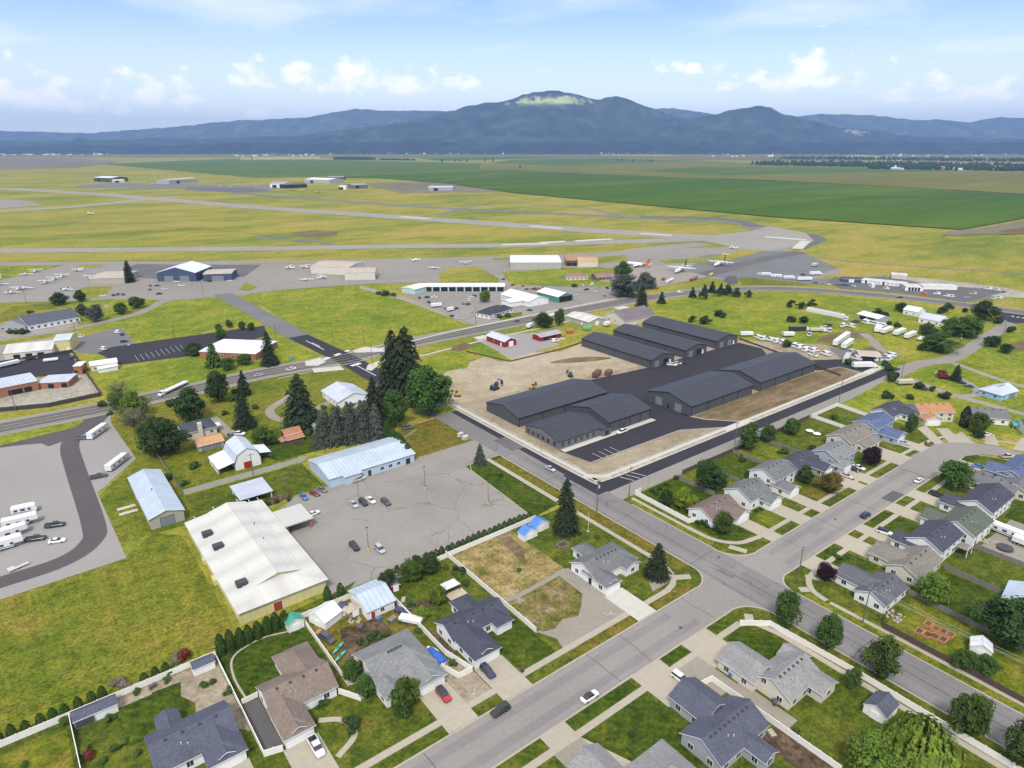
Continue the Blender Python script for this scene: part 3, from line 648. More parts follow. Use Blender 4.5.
def vehicle(kind, x, y, rz, color, desc=None, label=None, group=None, s=1.0, roof=None, z=0):
    P_ = shared(('car', kind), lambda: car_parts(kind)); pm = PAINT[color]; nm = {'sedan': 'sedan_car', 'suv': 'sport_utility_car', 'pickup': 'pickup_truck', 'van': 'van'}[kind]
    r = link(nm, None, None, (x, y, z), rz); r.scale = (s, s, s)
    link('body', shared(('cb', kind, color), lambda: P_[0].mesh('body', [pm])), r); link('windows', shared(('cg', kind), lambda: P_[1].mesh('windows', ['glass'])), r)
    link('roof_panel', shared(('cr', kind, roof or color), lambda: P_[2].mesh('roof_panel', [PAINT[roof or color]])), r)
    link('headlights', shared(('cl', kind), lambda: P_[3].mesh('headlights', ['lamp_white'])), r); link('taillights', shared(('ct', kind), lambda: P_[4].mesh('taillights', ['stop_red'])), r)
    wm = wheel_mesh(P_[6], .24)
    for wx in P_[5]:
        for wy in (-.8, .8): link('wheel', wm, r, (wx, wy, P_[6]))
    cat = {'sedan': 'car', 'suv': 'car', 'pickup': 'pickup truck', 'van': 'van'}[kind]
    if label: tag(r, label, cat, group)
    else: pend(r, desc, cat, x, y, group)
    return r
def travel_trailer(x, y, rz, L_=8.5, label=None, desc=None, h=3.1, fifth=False, motor=False, group=None, stripe='paint_grey'):
    nm = 'motorhome' if motor else 'travel_trailer'; r = link(nm, None, None, (x, y, 0), rz); hw = 1.22; b = MB(); a = L_/2
    rg = lambda u, z0, z1: body_ring(u, hw, z0, z1, .18)
    if fifth: b.loft([rg(-a, .7, h), rg(a-2.6, .55, h), rg(a-2.4, 1.5, h), rg(a-.3, 1.55, h), rg(a, 1.8, h-.5)])
    elif motor: b.loft([rg(-a, .6, h), rg(a-1.0, .5, h), rg(a-.3, .5, h-.3), rg(a, .55, 1.8)])
    else: b.loft([rg(-a, .75, h-.15), rg(-a+.3, .6, h), rg(a-1.2, .55, h), rg(a-.4, .65, h-.3), rg(a, 1.0, h-1.2)])
    b.build('body', 'paint_white', r)
    b = MB()
    for s in (-1, 1):
        y0, y1 = (hw+.005, hw+.03) if s > 0 else (-hw-.03, -hw-.005)
        for u, w_ in ((-a*.65, 1.0), (-a*.1, 1.3), (a*.42, .8)): b.box(u-w_/2, y0, 1.55, u+w_/2, y1, 2.25)
    if motor: b.box(a-.32, -1.0, 1.5, a-.05, 1.0, 2.4)
    b.build('windows', 'glass', r)
    b = MB()
    for s in (-1, 1):
        y0, y1 = (hw+.006, hw+.02) if s > 0 else (-hw-.02, -hw-.006); b.box(-a+.2, y0, 1.0, a-1.4, y1, 1.25)
    b.build('stripe', stripe, r)
    b = MB(); b.box(-.5, -.4, h, .4, .4, h+.3); b.box(-a*.6-.3, -.25, h, -a*.6+.3, .25, h+.15); b.build('roof_unit', 'trim', r)
    wm = wheel_mesh(.36, .25)
    for wx in ((-.9, 0.05) if not motor else (-a*.5, a*.65)):
        for wy in (-1.05, 1.05): link('wheel', wm, r, (wx, wy, .36))
    if not motor: b = MB(); b.tube([(a-.6, 0, .55), (a+1.0, 0, .5)], .07, 5); b.build('hitch', 'metal_dark', r)
    cat = 'motorhome' if motor else 'camper trailer'
    if label: tag(r, label, cat, group)
    else: pend(r, desc, cat, x, y, group)
    return r
def box_trailer(x, y, rz, L_, w, h, m, label=None, desc=None, z0=1.0, group=None, name='box_trailer', cat='trailer', cab=None):
    r = link(name, None, None, (x, y, 0), rz); b = MB(); b.loft([body_ring(-L_/2, w/2, z0, h, .08), body_ring(L_/2, w/2, z0, h, .08)]); b.build('box', m, r)
    b = MB(); n = max(2, int(L_/1.5))
    for i in range(n):
        for y0 in (-w/2-.03, w/2+.005): b.box(-L_/2+L_*(i+.5)/n-.03, y0, z0+.1, -L_/2+L_*(i+.5)/n+.03, y0+.025, h-.1)
    b.build('ribs', 'metal_light', r)
    if z0 > .4:
        wm = wheel_mesh(.45, .35)
        for wx in (-L_/2+.9, -L_/2+2.0)+((L_/2-1.2,) if L_ > 9 else ()):
            for wy in (-w/2+.3, w/2-.3): link('wheel', wm, r, (wx, wy, .45))
        b = MB(); b.box(-L_/2+.1, -w/2+.5, .55, L_/2, w/2-.5, z0-.002); b.build('chassis', 'metal_dark', r)
    if cab:
        b = MB(); c = L_/2+.3; b.loft([body_ring(c, 1.15, .6, 2.5), body_ring(c+1.3, 1.15, .55, 2.5), body_ring(c+1.9, 1.1, .55, 1.6), body_ring(c+2.9, .95, .6, 1.4)]); cb_ = b.build('cab', cab, r)
        b = MB(); b.hexa([(c+1.32, -1.0, 1.6), (c+1.95, -1.0, 1.6), (c+1.95, 1.0, 1.6), (c+1.32, 1.0, 1.6), (c+1.3, -.95, 2.4), (c+1.4, -.95, 2.4), (c+1.4, .95, 2.4), (c+1.3, .95, 2.4)]); b.build('windscreen', 'glass', cb_)
        for wy in (-.95, .95): link('wheel', wheel_mesh(.5, .35), r, (c+2.0, wy, .5)); link('wheel', wheel_mesh(.5, .35), r, (c-.4, wy, .5))
    if label: tag(r, label, cat, group)
    else: pend(r, desc, cat, x, y, group)
    return r
def light_plane(x, y, rz, s=1.0, desc=None, label=None, high=False, stripe='paint_red', group='small planes parked on the apron'):
    r = link('light_aircraft', None, None, (x, y, 0), rz); r.scale = (s, s, s)
    def fus():
        b = MB(); rg = lambda u, w, z0, z1: [(u, w*math.cos(t), (z0+z1)/2+(z1-z0)/2*math.sin(t)) for t in [2*PI*i/8 for i in range(8)]]
        b.loft([rg(3.0, .12, 1.0, 1.25), rg(2.7, .45, .75, 1.5), rg(1.5, .58, .6, 1.75), rg(.6, .6, .6, 2.2), rg(-.8, .58, .62, 2.15), rg(-2.4, .3, .9, 1.55), rg(-4.4, .1, 1.2, 1.45)]); return b.mesh('fuselage', [PAINT['white']], True)
    link('fuselage', shared('lp_f', fus), r); zw = 2.2 if high else .8
    def wing():
        b = MB(); b.hexa([(-.55, -5.4, zw+.12), (.75, -5.4, zw+.12), (.75, 5.4, zw+.12), (-.55, 5.4, zw+.12), (-.55, -5.4, zw+.25), (.6, -5.4, zw+.3), (.6, 5.4, zw+.3), (-.55, 5.4, zw+.25)]); return b.mesh('wing', [PAINT['white']])
    link('wing', shared(('lp_w', high), wing), r)
    def tp(): b = MB(); b.hexa([(-4.5, -1.7, 1.4), (-3.7, -1.7, 1.4), (-3.7, 1.7, 1.4), (-4.5, 1.7, 1.4), (-4.5, -1.7, 1.47), (-3.8, -1.7, 1.5), (-3.8, 1.7, 1.5), (-4.5, 1.7, 1.47)]); return b.mesh('tailplane', [PAINT['white']])
    link('tailplane', shared('lp_t', tp), r)
    def fin(): b = MB(); b.hexa([(-4.6, -.05, 1.4), (-3.4, -.05, 1.4), (-3.4, .05, 1.4), (-4.6, .05, 1.4), (-4.75, -.04, 2.7), (-4.15, -.04, 2.7), (-4.15, .04, 2.7), (-4.75, .04, 2.7)]); return b.mesh('fin', [MAT[stripe]])
    link('fin', shared(('lp_fin', stripe), fin), r)
    def can(): b = MB(); b.hexa([(-.5, -.52, 1.7), (1.5, -.5, 1.6), (1.5, .5, 1.6), (-.5, .52, 1.7), (-.3, -.42, 2.21), (.7, -.42, 2.24), (.7, .42, 2.24), (-.3, .42, 2.21)]); return b.mesh('windows', [MAT['glass']])
    link('windows', shared('lp_c', can), r)
    for wx, wy in ((2.2, 0), (-.1, -1.3), (-.1, 1.3)): link('wheel', wheel_mesh(.25, .15), r, (wx, wy, .25))
    def gear():
        b = MB()
        for wx, wy in ((2.2, 0), (-.1, -1.3), (-.1, 1.3)): b.tube([(wx, wy, .25), (wx, wy*.5, .95)], .06, 5)
        return b.mesh('landing_gear', [MAT['metal_light']])
    link('landing_gear', shared('lp_g', gear), r)
    if label: tag(r, label, 'small plane', group)
    else: pend(r, desc, 'small plane', x, y, group)
    return r
def tanker_plane(x, y, rz, L_, label, tail, nose='white', high=True, t_tail=True, jets=4):
    r = thing('tanker_aircraft', label, 'plane', (x, y, 0), rz); R = L_*.062; zc = R+1.0
    rg = lambda u, k, dz=0: [(u, R*k*math.cos(t), zc+dz+R*k*math.sin(t)) for t in [2*PI*i/12 for i in range(12)]]
    b = MB(); a = L_/2; b.loft([rg(a, .15, -.3), rg(a*.94, .55, -.15), rg(a*.82, .9), rg(a*.65, 1), rg(-a*.45, 1)]); b.build('fuselage', PAINT[nose], r, smooth=True)
    b = MB(); b.loft([rg(-a*.45, 1), rg(-a*.75, .62, R*.3), rg(-a, .12, R*.65)]); b.build('tail_cone', PAINT[tail], r, smooth=True)
    b = MB(); b.box(a*.8, -R*.7, zc+R*.3, a*.9, R*.7, zc+R*.62); b.build('windscreen', 'glass', r)
    zw = zc+R*.95 if high else zc-R*.5; sp = L_*.47
    for s in (-1, 1):
        b = MB(); y1 = s*sp; pts = [(a*.12, 0), (-a*.18, 0), (-a*.22, y1), (-a*.08, y1)]
        if s < 0: pts = pts[::-1]
        b.hexa([(u, v, zw-.1-(abs(v)*.03 if high else -abs(v)*.04)) for u, v in pts]+[(u, v, zw+.35-(abs(v)*.04 if high else -abs(v)*.035)) for u, v in pts]); wg = b.build('wing', PAINT['white'], r)
        for k in ((.3, .58) if jets == 4 else (.35,)):
            b = MB(); yy = s*sp*k; zz = zw-(.75 if high else -.1); b.tube([(a*.2, yy, zz), (a*.12, yy, zz), (-a*.08, yy, zz)], [R*.3, R*.36, R*.22], 10); b.build('engine', 'metal_light', wg)
    b = MB(); hf = L_*.2; b.hexa([(-a, -.12, zc+R*.7), (-a*.68, -.12, zc+R*.9), (-a*.68, .12, zc+R*.9), (-a, .12, zc+R*.7), (-a*1.08, -.08, zc+R+hf), (-a*.92, -.08, zc+R+hf), (-a*.92, .08, zc+R+hf), (-a*1.08, .08, zc+R+hf)]); b.build('fin', PAINT[tail], r)
    zt = zc+R+hf+.05 if t_tail else zc+R*.7; st = L_*.17
    b = MB(); b.hexa([(-a*1.1, -st, zt), (-a*.9, -st*.2, zt), (-a*.9, st*.2, zt), (-a*1.1, st, zt), (-a*1.1, -st, zt+.15), (-a*.92, -st*.2, zt+.2), (-a*.92, st*.2, zt+.2), (-a*1.1, st, zt+.15)]); b.build('tailplane', PAINT['white'], r)
    wm = wheel_mesh(.6, .5)
    for wx, wy in ((a*.7, 0), (-a*.05, -R*.9), (-a*.05, R*.9)): link('wheel', wm, r, (wx, wy, .6))
    b = MB()
    for wx, wy in ((a*.7, 0), (-a*.05, -R*.9), (-a*.05, R*.9)): b.tube([(wx, wy, .5), (wx, wy*.8, zc-R*.5)], .12, 6)
    b.build('landing_gear', 'metal_light', r)
    return r
def shed(name, label, x, y, L_, W_, rz, h, roof, wall, short=None, barn=False, feats=True, pitch=.6):
    """small gabled shed; door on the local -X end"""
    return building(name, label, 'shed', short, [(-L_/2, -W_/2, L_/2, W_/2, 'x', h, pitch)], roof, wall, [('door', 0, 'W', .5, min(1.6, W_*.5), min(1.9, h-.1), .05)] if feats else (), (x, y), rz, None, 0, .2)

# ================================================================== THE SETTING
# ground sheet to beyond the hills
fill('ground', [(math.cos(t)*26000, math.sin(t)*26000) for t in [2*PI*i/48 for i in range(48)]], 'meadow', 0)
# ---- far crops and fields
fill('field', [(-276.5, 6609.6), (263.7, 8880.5), (2109.5, 7093.7), (3900.4, 5064.8), (4720.3, 3621.4), (6079.1, 1356.9), (19952.2, 4514.7), (10573.7, 13730.3), (-879.9, 22550.7)], 'crop_olive', .3)
fill('field', [(-205.0, 8538.7), (799.6, 7765.1), (861.6, 5733.2), (441.0, 4374.9), (-118.6, 4424.5)], 'fallow', .6)
fill('field', [(666.5, 5204.7), (1951.4, 6565.8), (2398.6, 5409.3), (2764.1, 3589.3), (2053.2, 2666.1), (1262.1, 2570.5), (830.4, 2630.7), (784.0, 3404.6)], 'crop_light', .6)
fill('field', [(2601.2, 3714.7), (4655.8, 3671.1), (4067.5, 2585.5), (3899.1, 860.7), (2009.7, 430.6), (2046.1, 587.1), (2165.3, 1368.7), (2154.2, 1943.4), (2054.1, 2934.1)], 'crop_olive', .9)
fill('field', [(959.4, 2531.4), (1225.7, 2540.6), (2053.2, 2666.1), (2083.9, 1879.7), (2134.9, 1349.2), (1991.0, 426.4), (1691.8, 358.3), (1360.4, 382.0), (1194.1, 382.0), (1108.3, 384.4), (1092.6, 460.2), (1054.9, 658.4), (1064.6, 955.5), (1079.0, 1401.1), (1180.0, 1850.4), (1179.2, 2362.0)], 'crop_green', 1.2)
fill('field', [(3210.4, 2458.8), (3911.0, 1702.7), (3680.0, 1330.5), (2412.1, 1744.8), (2489.4, 2247.4)], 'crop_light', 1.3)
fill('field', [(7694.7, 3988.4), (8640.8, 4256.4), (6975.8, 3008.8), (5663.2, 2438.5), (5636.1, 2916.1)], 'canola', 1.0)
fill('field', [(6518.2, 6590.7), (6961.9, 5773.0), (6199.7, 5139.7), (5889.1, 5953.8)], 'canola', 1.0)
fill('field', [(2198.4, 7390.6), (2968.0, 7195.1), (2365.3, 5739.5), (1753.7, 5906.0)], 'canola', 1.0)
fill('field', [(3507.9, 4555.1), (4531.0, 4579.2), (4363.3, 3439.6), (2719.6, 3074.1), (2800.8, 3881.5)], 'crop_light', 1.1)
fill('field', [(3241.2, 5572.5), (4455.6, 5652.3), (4408.6, 4985.8), (2851.8, 4603.6)], 'crop_green', 1.4)
ribbon('path', [(1219.0, 1972.3), (1564.1, 2234.9), (2013.2, 2614.2), (2118.4, 1911.0), (2165.3, 1368.7), (2130.4, 917.7), (2009.7, 430.6)], 14, 'fallow', 1.6, n=1)
ribbon('path', [(1836.6, 1959.6), (1898.5, 1531.3), (1575.5, 884.4), (1868.7, 432.4)], 10, 'crop_light', 1.8, n=1)
ribbon('path', [(1328.7, 2705.2), (1777.2, 3244.5)], 14, 'fallow', 1.8, n=1)
fill('field', [(1164.7, 372.0), (1368.3, 375.9), (1355.3, 257.9), (1203.6, 226.0), (1100.8, 332.2), (1012.3, 373.3), (1083.9, 388.2)], 'fallow', .5)
fill('field', [(1140.1, 344.9), (1351.7, 331.0), (1256.2, 270.5), (1088.3, 328.2)], 'brown_soil', .8)
# ---- airfield
def run(name, pts, w, m='asphalt_airfield', z=.12, n=4): return ribbon(name, pts, w, m, z, n=n)
run('runway', [(-159.4, 2881.9), (54.6, 2426.3), (243.1, 1998.2), (311.0, 1757.8), (428.1, 1378.2), (564.5, 1025.6), (637.4, 827.7), (727.4, 592.7), (807.1, 468.6)], 52, 'runway_grey', z=.14, n=1)
run('taxiway', [(-58.0, 1536.9), (27.1, 1575.9), (161.8, 1620.7), (307.8, 1741.2), (384.3, 1801.8)], 38, 'runway_grey')
fill('apron', [(-70.0, 2110.3), (76.7, 1882.4), (105.3, 1694.2), (29.5, 1651.9), (-61.0, 1681.7)], 'asphalt_airfield', .1)
run('taxiway', [(520.8, 1831.0), (570.1, 1637.8), (685.7, 1202.7), (771.9, 1002.3), (894.1, 731.2), (937.0, 678.6), (931.1, 618.8), (848.7, 526.4)], 30, 'asphalt_grey')
run('taxiway', [(885.5, 793.1), (939.4, 730.6), (962.6, 658.9), (910.3, 584.1)], 24, 'asphalt_mid', .16)
run('taxiway', [(-74.0, 1029.8), (7.7, 978.4), (246.9, 814.2), (375.1, 739.4), (503.3, 653.6), (658.0, 583.4), (822.3, 506.6)], 34, 'runway_grey', .13, 1)
fill('runway', [(861.1, 559.8), (935.0, 581.6), (900.4, 500.6), (843.4, 452.7), (775.5, 436.4), (710.4, 435.4), (694.3, 457.6), (729.9, 564.8)], 'runway_grey', .16)
fill('runway', [(900.4, 500.6), (899.7, 487.1), (854.6, 444.1), (758.0, 418.6), (741.3, 421.4), (831.3, 450.0)], 'asphalt_mid', .18)
for a in ([(818.8, 511.8), (832.2, 461.3)], [(823.2, 456.2), (749.6, 425.0)], [(544.5, 649.8), (577.3, 639.7)], [(589.2, 634.0), (641.6, 620.3)], [(563.8, 1045.1), (583.9, 980.0)], [(712.8, 636.6), (731.6, 596.2)], [(496.3, 664.5), (547.8, 638.2)], [(650.7, 800.5), (666.7, 746.1)]): ribbon('runway_marking', a, 12, 'concrete_new', .22, n=1)
run('taxiway', [(868.5, 823.4), (928.0, 1001.7), (840.0, 1165.7), (637.3, 1034.8)], 12, 'asphalt_grey', .11)
run('road', [(278.5, 912.5), (323.4, 841.1), (333.1, 771.7)], 10, 'asphalt_grey', .11)
run('road', [(17.7, 1287.9), (95.3, 1298.5), (196.9, 1150.0), (281.7, 991.4), (316.3, 823.2)], 3, 'fallow', .09)
fill('dirt_patch', [(337.4, 941.2), (371.9, 944.0), (390.6, 907.5), (372.4, 872.8), (338.6, 879.0), (325.6, 902.2)], 'brown_soil', .1)
fill('apron', [(255.1, 2492.4), (346.2, 2566.5), (552.5, 2298.1), (672.0, 2137.5), (767.3, 2031.1), (569.6, 1867.1), (477.1, 2100.9), (213.0, 2333.6)], 'asphalt_grey', .1)
fill('apron', [(490.5, 2180.6), (631.5, 2011.3), (628.6, 1847.3), (530.8, 1823.3), (449.7, 2038.0)], 'asphalt_mid', .15)
fill('dirt_patch', [(956.8, 2022.3), (1166.7, 2012.6), (1168.4, 1722.2), (1102.5, 1431.6), (853.3, 1574.9)], 'fallow', .1)
# apron in front of the hangars
fill('apron', [(-28.5, 899.2), (54.2, 843.5), (171.6, 761.1), (322.1, 657.6), (411.9, 609.8), (498.9, 560.6), (597.6, 532.1), (729.5, 471.8), (745.9, 438.1), (703.3, 376.7), (644.4, 315.2), (560.9, 310.7), (523.3, 351.3), (510.9, 391.6), (466.3, 395.2), (459.3, 431.4), (436.1, 489.4), (382.6, 496.8), (310.9, 508.9), (266.5, 537.4), (185.7, 561.3), (146.5, 561.4), (100.9, 577.8), (71.0, 591.8), (40.6, 619.7), (-27.6, 658.9)], 'asphalt_airfield', .1)
fill('apron', [(616.2, 461.3), (700.8, 452.6), (730.6, 410.1), (662.2, 329.5), (569.5, 315.7), (531.4, 357.1), (523.0, 375.9), (459.2, 406.6), (536.7, 411.9)], 'asphalt_grey', .14)
ribbon('road', [(415.8, 384.0), (518.3, 385.9), (626.3, 402.8), (730.6, 410.1)], 18, 'asphalt_mid', .18)
run('taxiway', [(698.8, 517.4), (628.5, 528.5), (529.1, 528.4), (430.6, 545.6)], 30, 'asphalt_airfield', .15)
fill('apron', [(98.1, 756.3), (115.0, 779.5), (149.3, 748.6), (214.8, 698.2), (180.6, 640.4), (147.9, 653.5), (141.8, 640.6), (103.4, 693.7)], 'asphalt_mid', .15)
fill('apron', [(427.2, 425.3), (498.9, 462.5), (540.9, 437.7), (520.1, 378.2), (449.0, 374.5)], 'concrete_worn', .2)
def turf(pts, m='meadow', z=.2): return fill('grass_island', pts, m, z)
turf([(6.5, 939.8), (16.8, 924.8), (11.8, 895.0), (4.9, 890.7)]); turf([(33.4, 881.6), (58.4, 905.1), (188.0, 827.3), (346.4, 730.2), (326.2, 693.6), (241.5, 738.0), (171.9, 762.1), (35.7, 863.8)])
turf([(-5.8, 857.7), (55.7, 817.7), (41.0, 800.3), (15.9, 773.5), (-8.1, 750.4)], 'bright_meadow'); turf([(62.6, 794.9), (68.6, 810.7), (88.3, 795.5), (80.4, 781.2)])
turf([(201.1, 720.7), (259.4, 683.6), (256.2, 675.3), (198.9, 713.4)]); turf([(156.7, 781.8), (209.7, 749.2), (208.1, 743.8), (155.2, 774.9)])
turf([(366.5, 705.0), (399.5, 699.2), (542.3, 609.6), (662.0, 549.4), (589.5, 552.9), (500.0, 596.5), (431.0, 623.6), (355.3, 674.7)]); turf([(341.3, 734.1), (346.1, 722.6), (332.0, 699.9), (323.1, 696.0)])
turf([(327.5, 537.2), (356.9, 568.2), (382.7, 554.2), (363.4, 493.5), (356.1, 479.1), (310.2, 507.5)]); turf([(384.3, 515.5), (439.6, 493.3), (442.9, 497.8), (477.6, 478.2), (482.6, 460.2), (420.3, 398.5), (381.6, 428.3), (381.9, 428.1), (358.6, 462.4)], 'bright_meadow')
turf([(426.2, 587.4), (445.3, 581.1), (429.4, 563.7), (418.6, 576.9)]); turf([(518.7, 524.5), (555.2, 517.2), (533.6, 488.3), (492.5, 493.4)]); turf([(558.2, 469.4), (617.1, 448.8), (692.9, 463.3), (710.5, 440.1), (593.1, 418.9), (595.2, 425.0), (546.6, 451.6)])
turf([(53.0, 670.8), (59.5, 676.4), (76.1, 663.6), (67.1, 630.1), (55.3, 618.7), (46.7, 625.3)]); turf([(158.6, 584.4), (173.7, 612.6), (174.3, 582.6), (163.3, 573.6)])
turf([(-4.5, 600.4), (3.3, 621.7), (26.9, 622.8), (28.6, 598.2), (14.0, 597.6), (1.1, 570.9), (-5.4, 572.5)], 'rough_grass'); turf([(38.9, 613.6), (66.0, 607.7), (94.9, 582.8), (84.9, 558.9), (62.6, 548.8), (39.5, 537.9), (33.9, 563.4)], 'bright_meadow')
# airfield service yards along the highway, right
fill('apron', [(522.4, 365.1), (569.7, 372.7), (577.4, 322.7), (597.2, 307.5), (658.3, 278.7), (653.9, 235.0), (646.6, 213.7), (668.7, 186.4), (648.1, 182.7), (595.4, 186.8), (581.4, 243.7), (575.0, 284.7), (550.7, 320.0), (521.7, 348.1)], 'asphalt_grey', .16)
fill('apron', [(613.6, 307.0), (612.7, 301.5), (653.2, 276.4), (644.4, 231.3), (662.4, 201.6), (664.1, 185.0), (590.6, 190.5), (587.8, 238.8), (565.0, 276.6), (580.9, 296.8)], 'asphalt_mid', .2)
fill('apron', [(514.3, 357.2), (534.1, 368.2), (544.6, 365.0), (514.7, 342.2), (504.8, 344.2)], 'asphalt_ring', .24)
turf([(533.7, 356.4), (546.2, 358.8), (560.4, 312.6), (556.2, 299.2), (515.8, 338.0)], 'rough_grass', .26)
fill('gravel_strip', [(659.9, 281.3), (672.4, 255.5), (680.3, 193.0), (668.3, 167.1), (650.6, 162.0), (630.2, 182.3), (649.2, 211.7), (647.7, 245.3), (643.3, 271.9)], 'pale_gravel', .18)
ribbon('road', [(707.2, 382.4), (719.4, 315.4), (784.2, 181.2)], 5, 'asphalt_grey', .12)
# ---- highway
HW = [(-33.0, 345.2), (-12.8, 344.8), (26.8, 344.4), (46.0, 346.1), (68.8, 346.3), (99.9, 350.0), (147.5, 348.1), (199.9, 353.6), (245.4, 353.4), (297.9, 354.3), (357.0, 354.2), (399.5, 352.4), (441.3, 346.6), (479.2, 335.2), (524.9, 307.9), (551.3, 269.4), (569.8, 225.9), (581.1, 181.6), (591.3, 130.2)]
ribbon('highway_shoulder', HW, 20, 'concrete_worn', .15, n=3)
ribbon('highway', HW, 15, 'asphalt_mid', .17, n=3)
for o in (-6.6, 6.6): ribbon('road_marking', HW, .3, 'road_paint', .2, off=o, n=3)
for o in (-1.9, 1.9): ribbon('road_marking', HW, .25, 'paint_yellow', .2, off=o, n=3)
ribbon('kerb', [(105.0, 333.9), (141.7, 335.2), (158.5, 336.1)], .5, 'concrete_new', .15, .13, 2, 3)
ribbon('sidewalk', [(167.5, 333.9), (205.1, 338.4), (236.9, 341.2), (287.9, 342.4), (320.8, 346.0)], 1.6, 'concrete_new', .15, .1, -10.8, 3)
ribbon('sidewalk', [(172.6, 343.7), (211.6, 348.9), (244.0, 351.3), (296.9, 353.2), (358.2, 355.4), (385.3, 355.1)], 1.8, 'concrete_new', .15, .1, 9.4, 3)
for a, c in (((294.2, 355.4),(314.7, 356.4)), ((230.2, 336.0),(239.1, 336.6)), ((359.4, 339.9),(370.8, 339.4))): ribbon('driveway', [a, c], 7, 'concrete_new', .19, n=1)
# cross street over the highway and into the airport
X1 = [(142.9, 559.4), (143.9, 467.4), (144.0, 399.5), (147.9, 349.0), (147.2, 313.5), (148.2,300), (148.2,250), (148.2,-60)]
ribbon('road', [(148.2,252), (148.2,110), (148.2,-60)], 12.6, 'asphalt_cross', .056, n=1)
for o in (-3.6, 3.6): ribbon('worn_lane', [(148.2,190), (148.2,110), (148.2,-60)], 2.6, 'asphalt_track', .06, off=o, n=1)
for o in (-2.9, 2.9): ribbon('worn_lane', [(-30,86), (120,86)], 2.2, 'asphalt_track', .057, off=o, n=1); ribbon('worn_lane', [(165,86), (255,86)], 2.2, 'asphalt_track', .057, off=o, n=1)
for x0, y0, x1, y1 in ((143.5,84,148,88.5), (149.5,88,153,91), (146,95,149,99), (150,76,153.5,80), (117,82,124,84), (186,86,192,89)): rect('patch', x0, y0, x1, y1, 'asphalt_track', .066)
ribbon('road', [(142.4, 574.3), (143.9, 467.4), (144.0, 399.5)], 14, 'asphalt_grey', .16, n=1)
ribbon('road', [(143.6, 410.1), (147.5, 348.1), (147.5, 299.2)], 13, 'asphalt_new', .19, n=1)
ribbon('road', [(147.2, 304.3), (147.0, 282.4), (148.2,290), (148.2,250)], 12.6, 'asphalt_mid', .14, n=1)
for a, c in (((132.7, 351.2),(156.1, 361.4)), ((138.1, 331.2),(155.0, 335.2))):
    ribbon('crosswalk', [a, c], 2.6, 'road_paint', .22, n=1, dash=(.9, .9))
for a, c in (((143.7, 396.9),(144.8, 371.5)), ((146.9, 331.1),(147.4, 309.3)), ((144.9, 390.3),(145.4, 379.0))): ribbon('road_marking', [a, c], .5, 'road_paint', .22, n=1)
for poly in ([(126.9, 355.7), (136.6, 357.7), (136.3, 348.5), (129.8, 344.3), (124.6, 348.3)], [(147.7, 321.7), (152.5, 329.1), (163.0, 332.6), (166.6, 332.2), (158.6, 326.6), (149.5, 318.1)], [(157.1, 359.4), (166.9, 362.4), (175.0, 350.8), (171.2, 346.0), (157.2, 354.2)], [(125.2, 341.2), (139.1, 336.0), (138.7, 328.6), (123.4, 334.0)]): fill('kerb_ramp', poly, 'concrete_new', .21)
# local roads on the airport side and the right-hand lane
ribbon('road', [(-27.1, 528.4), (-7.1, 521.7), (18.6, 517.0), (37.6, 521.6), (73.9, 540.0), (100.1, 573.8), (124.6, 571.2), (146.9, 570.8), (187.3, 570.6), (267.5, 539.5), (312.2, 510.9)], 7.5, 'asphalt_airfield', .13)
fill('parking_lot', [(-10.5, 543.9), (9.5, 541.1), (25.6, 548.6), (38.7, 531.7), (19.4, 514.8), (-7.3, 515.0)], 'concrete_worn', .09)
ribbon('road', [(355,142.5), (395,143.5), (420.1, 136.9), (457.6, 138.5), (527.1, 144.6), (570.0, 150.3)], 8.5, 'asphalt_airfield', .05)
ribbon('path', [(414.0, 134.6), (411.7, 127.2), (401.2, 103.8), (397.3, 79.0)], 4, 'concrete_worn', .06); ribbon('path', [(365.1, 135.5), (361.0, 123.2), (357.6, 109.6), (354.9, 67.8)], 5, 'concrete_worn', .065)
ribbon('path', [(357.6, 109.6), (366.5, 104.5), (378.6, 109.6), (388.1, 121.9), (388.7, 131.8)], 4, 'concrete_worn', .07)
fill('road', [(565.8, 161.2), (590.3, 161.7), (591.7, 145.0), (561.1, 136.2), (544.1, 142.5), (546.1, 147.7)], 'asphalt_new', .07)
ribbon('crosswalk', [(566.2, 153.5), (566.9, 144.3)], 2.2, 'road_paint', .1, n=1, dash=(1.5, 1.5))
# ---- residential streets (kerb faces at Y 80.3 / 91.7 and X 142 / 154.5)
SA = [(-30,86), (262,86)]
ribbon('road', SA, 11.4, 'asphalt_old', .05)
fill('road', [(255,91.7), (270.3, 93.1), (287.8, 92.2), (295.2, 89.2), (300.0, 85.2), (305.0, 78.5), (306.4, 72.8), (306.4, 66.6), (306.7, 62.4), (298.7, 60.1), (298.6, 64.3), (296.3, 71.5), (293.0, 76.5), (286.7, 79.7), (279.7, 80.6), (273.1, 80.8), (255,80.3)], 'asphalt_old', .17)
fill('road', [(238,91.5), (262,91.8), (292,90.5), (300,84), (296,76), (270,80.5), (238,80.5)], 'asphalt_old', .052)
def fillet(cx, cy, sx, sy, r, m='asphalt_old', z=.054):
    """rounded street corner: pavement between the corner (cx,cy) and an arc of radius r"""
    ctr = (cx+sx*r, cy+sy*r); pts = [(cx, cy)]
    arc = [(ctr[0]-sx*r*math.cos(t), ctr[1]-sy*r*math.sin(t)) for t in [PI/2*i/8 for i in range(9)]]
    fill('road', pts+arc, m, z); ribbon('kerb', arc, .45, 'concrete', 0, .15, n=1)
fillet(142, 80.3, -1, -1, 8); fillet(154.4, 80.3, 1, -1, 6); fillet(142, 91.7, -1, 1, 7); fillet(154.4, 91.7, 1, 1, 9)
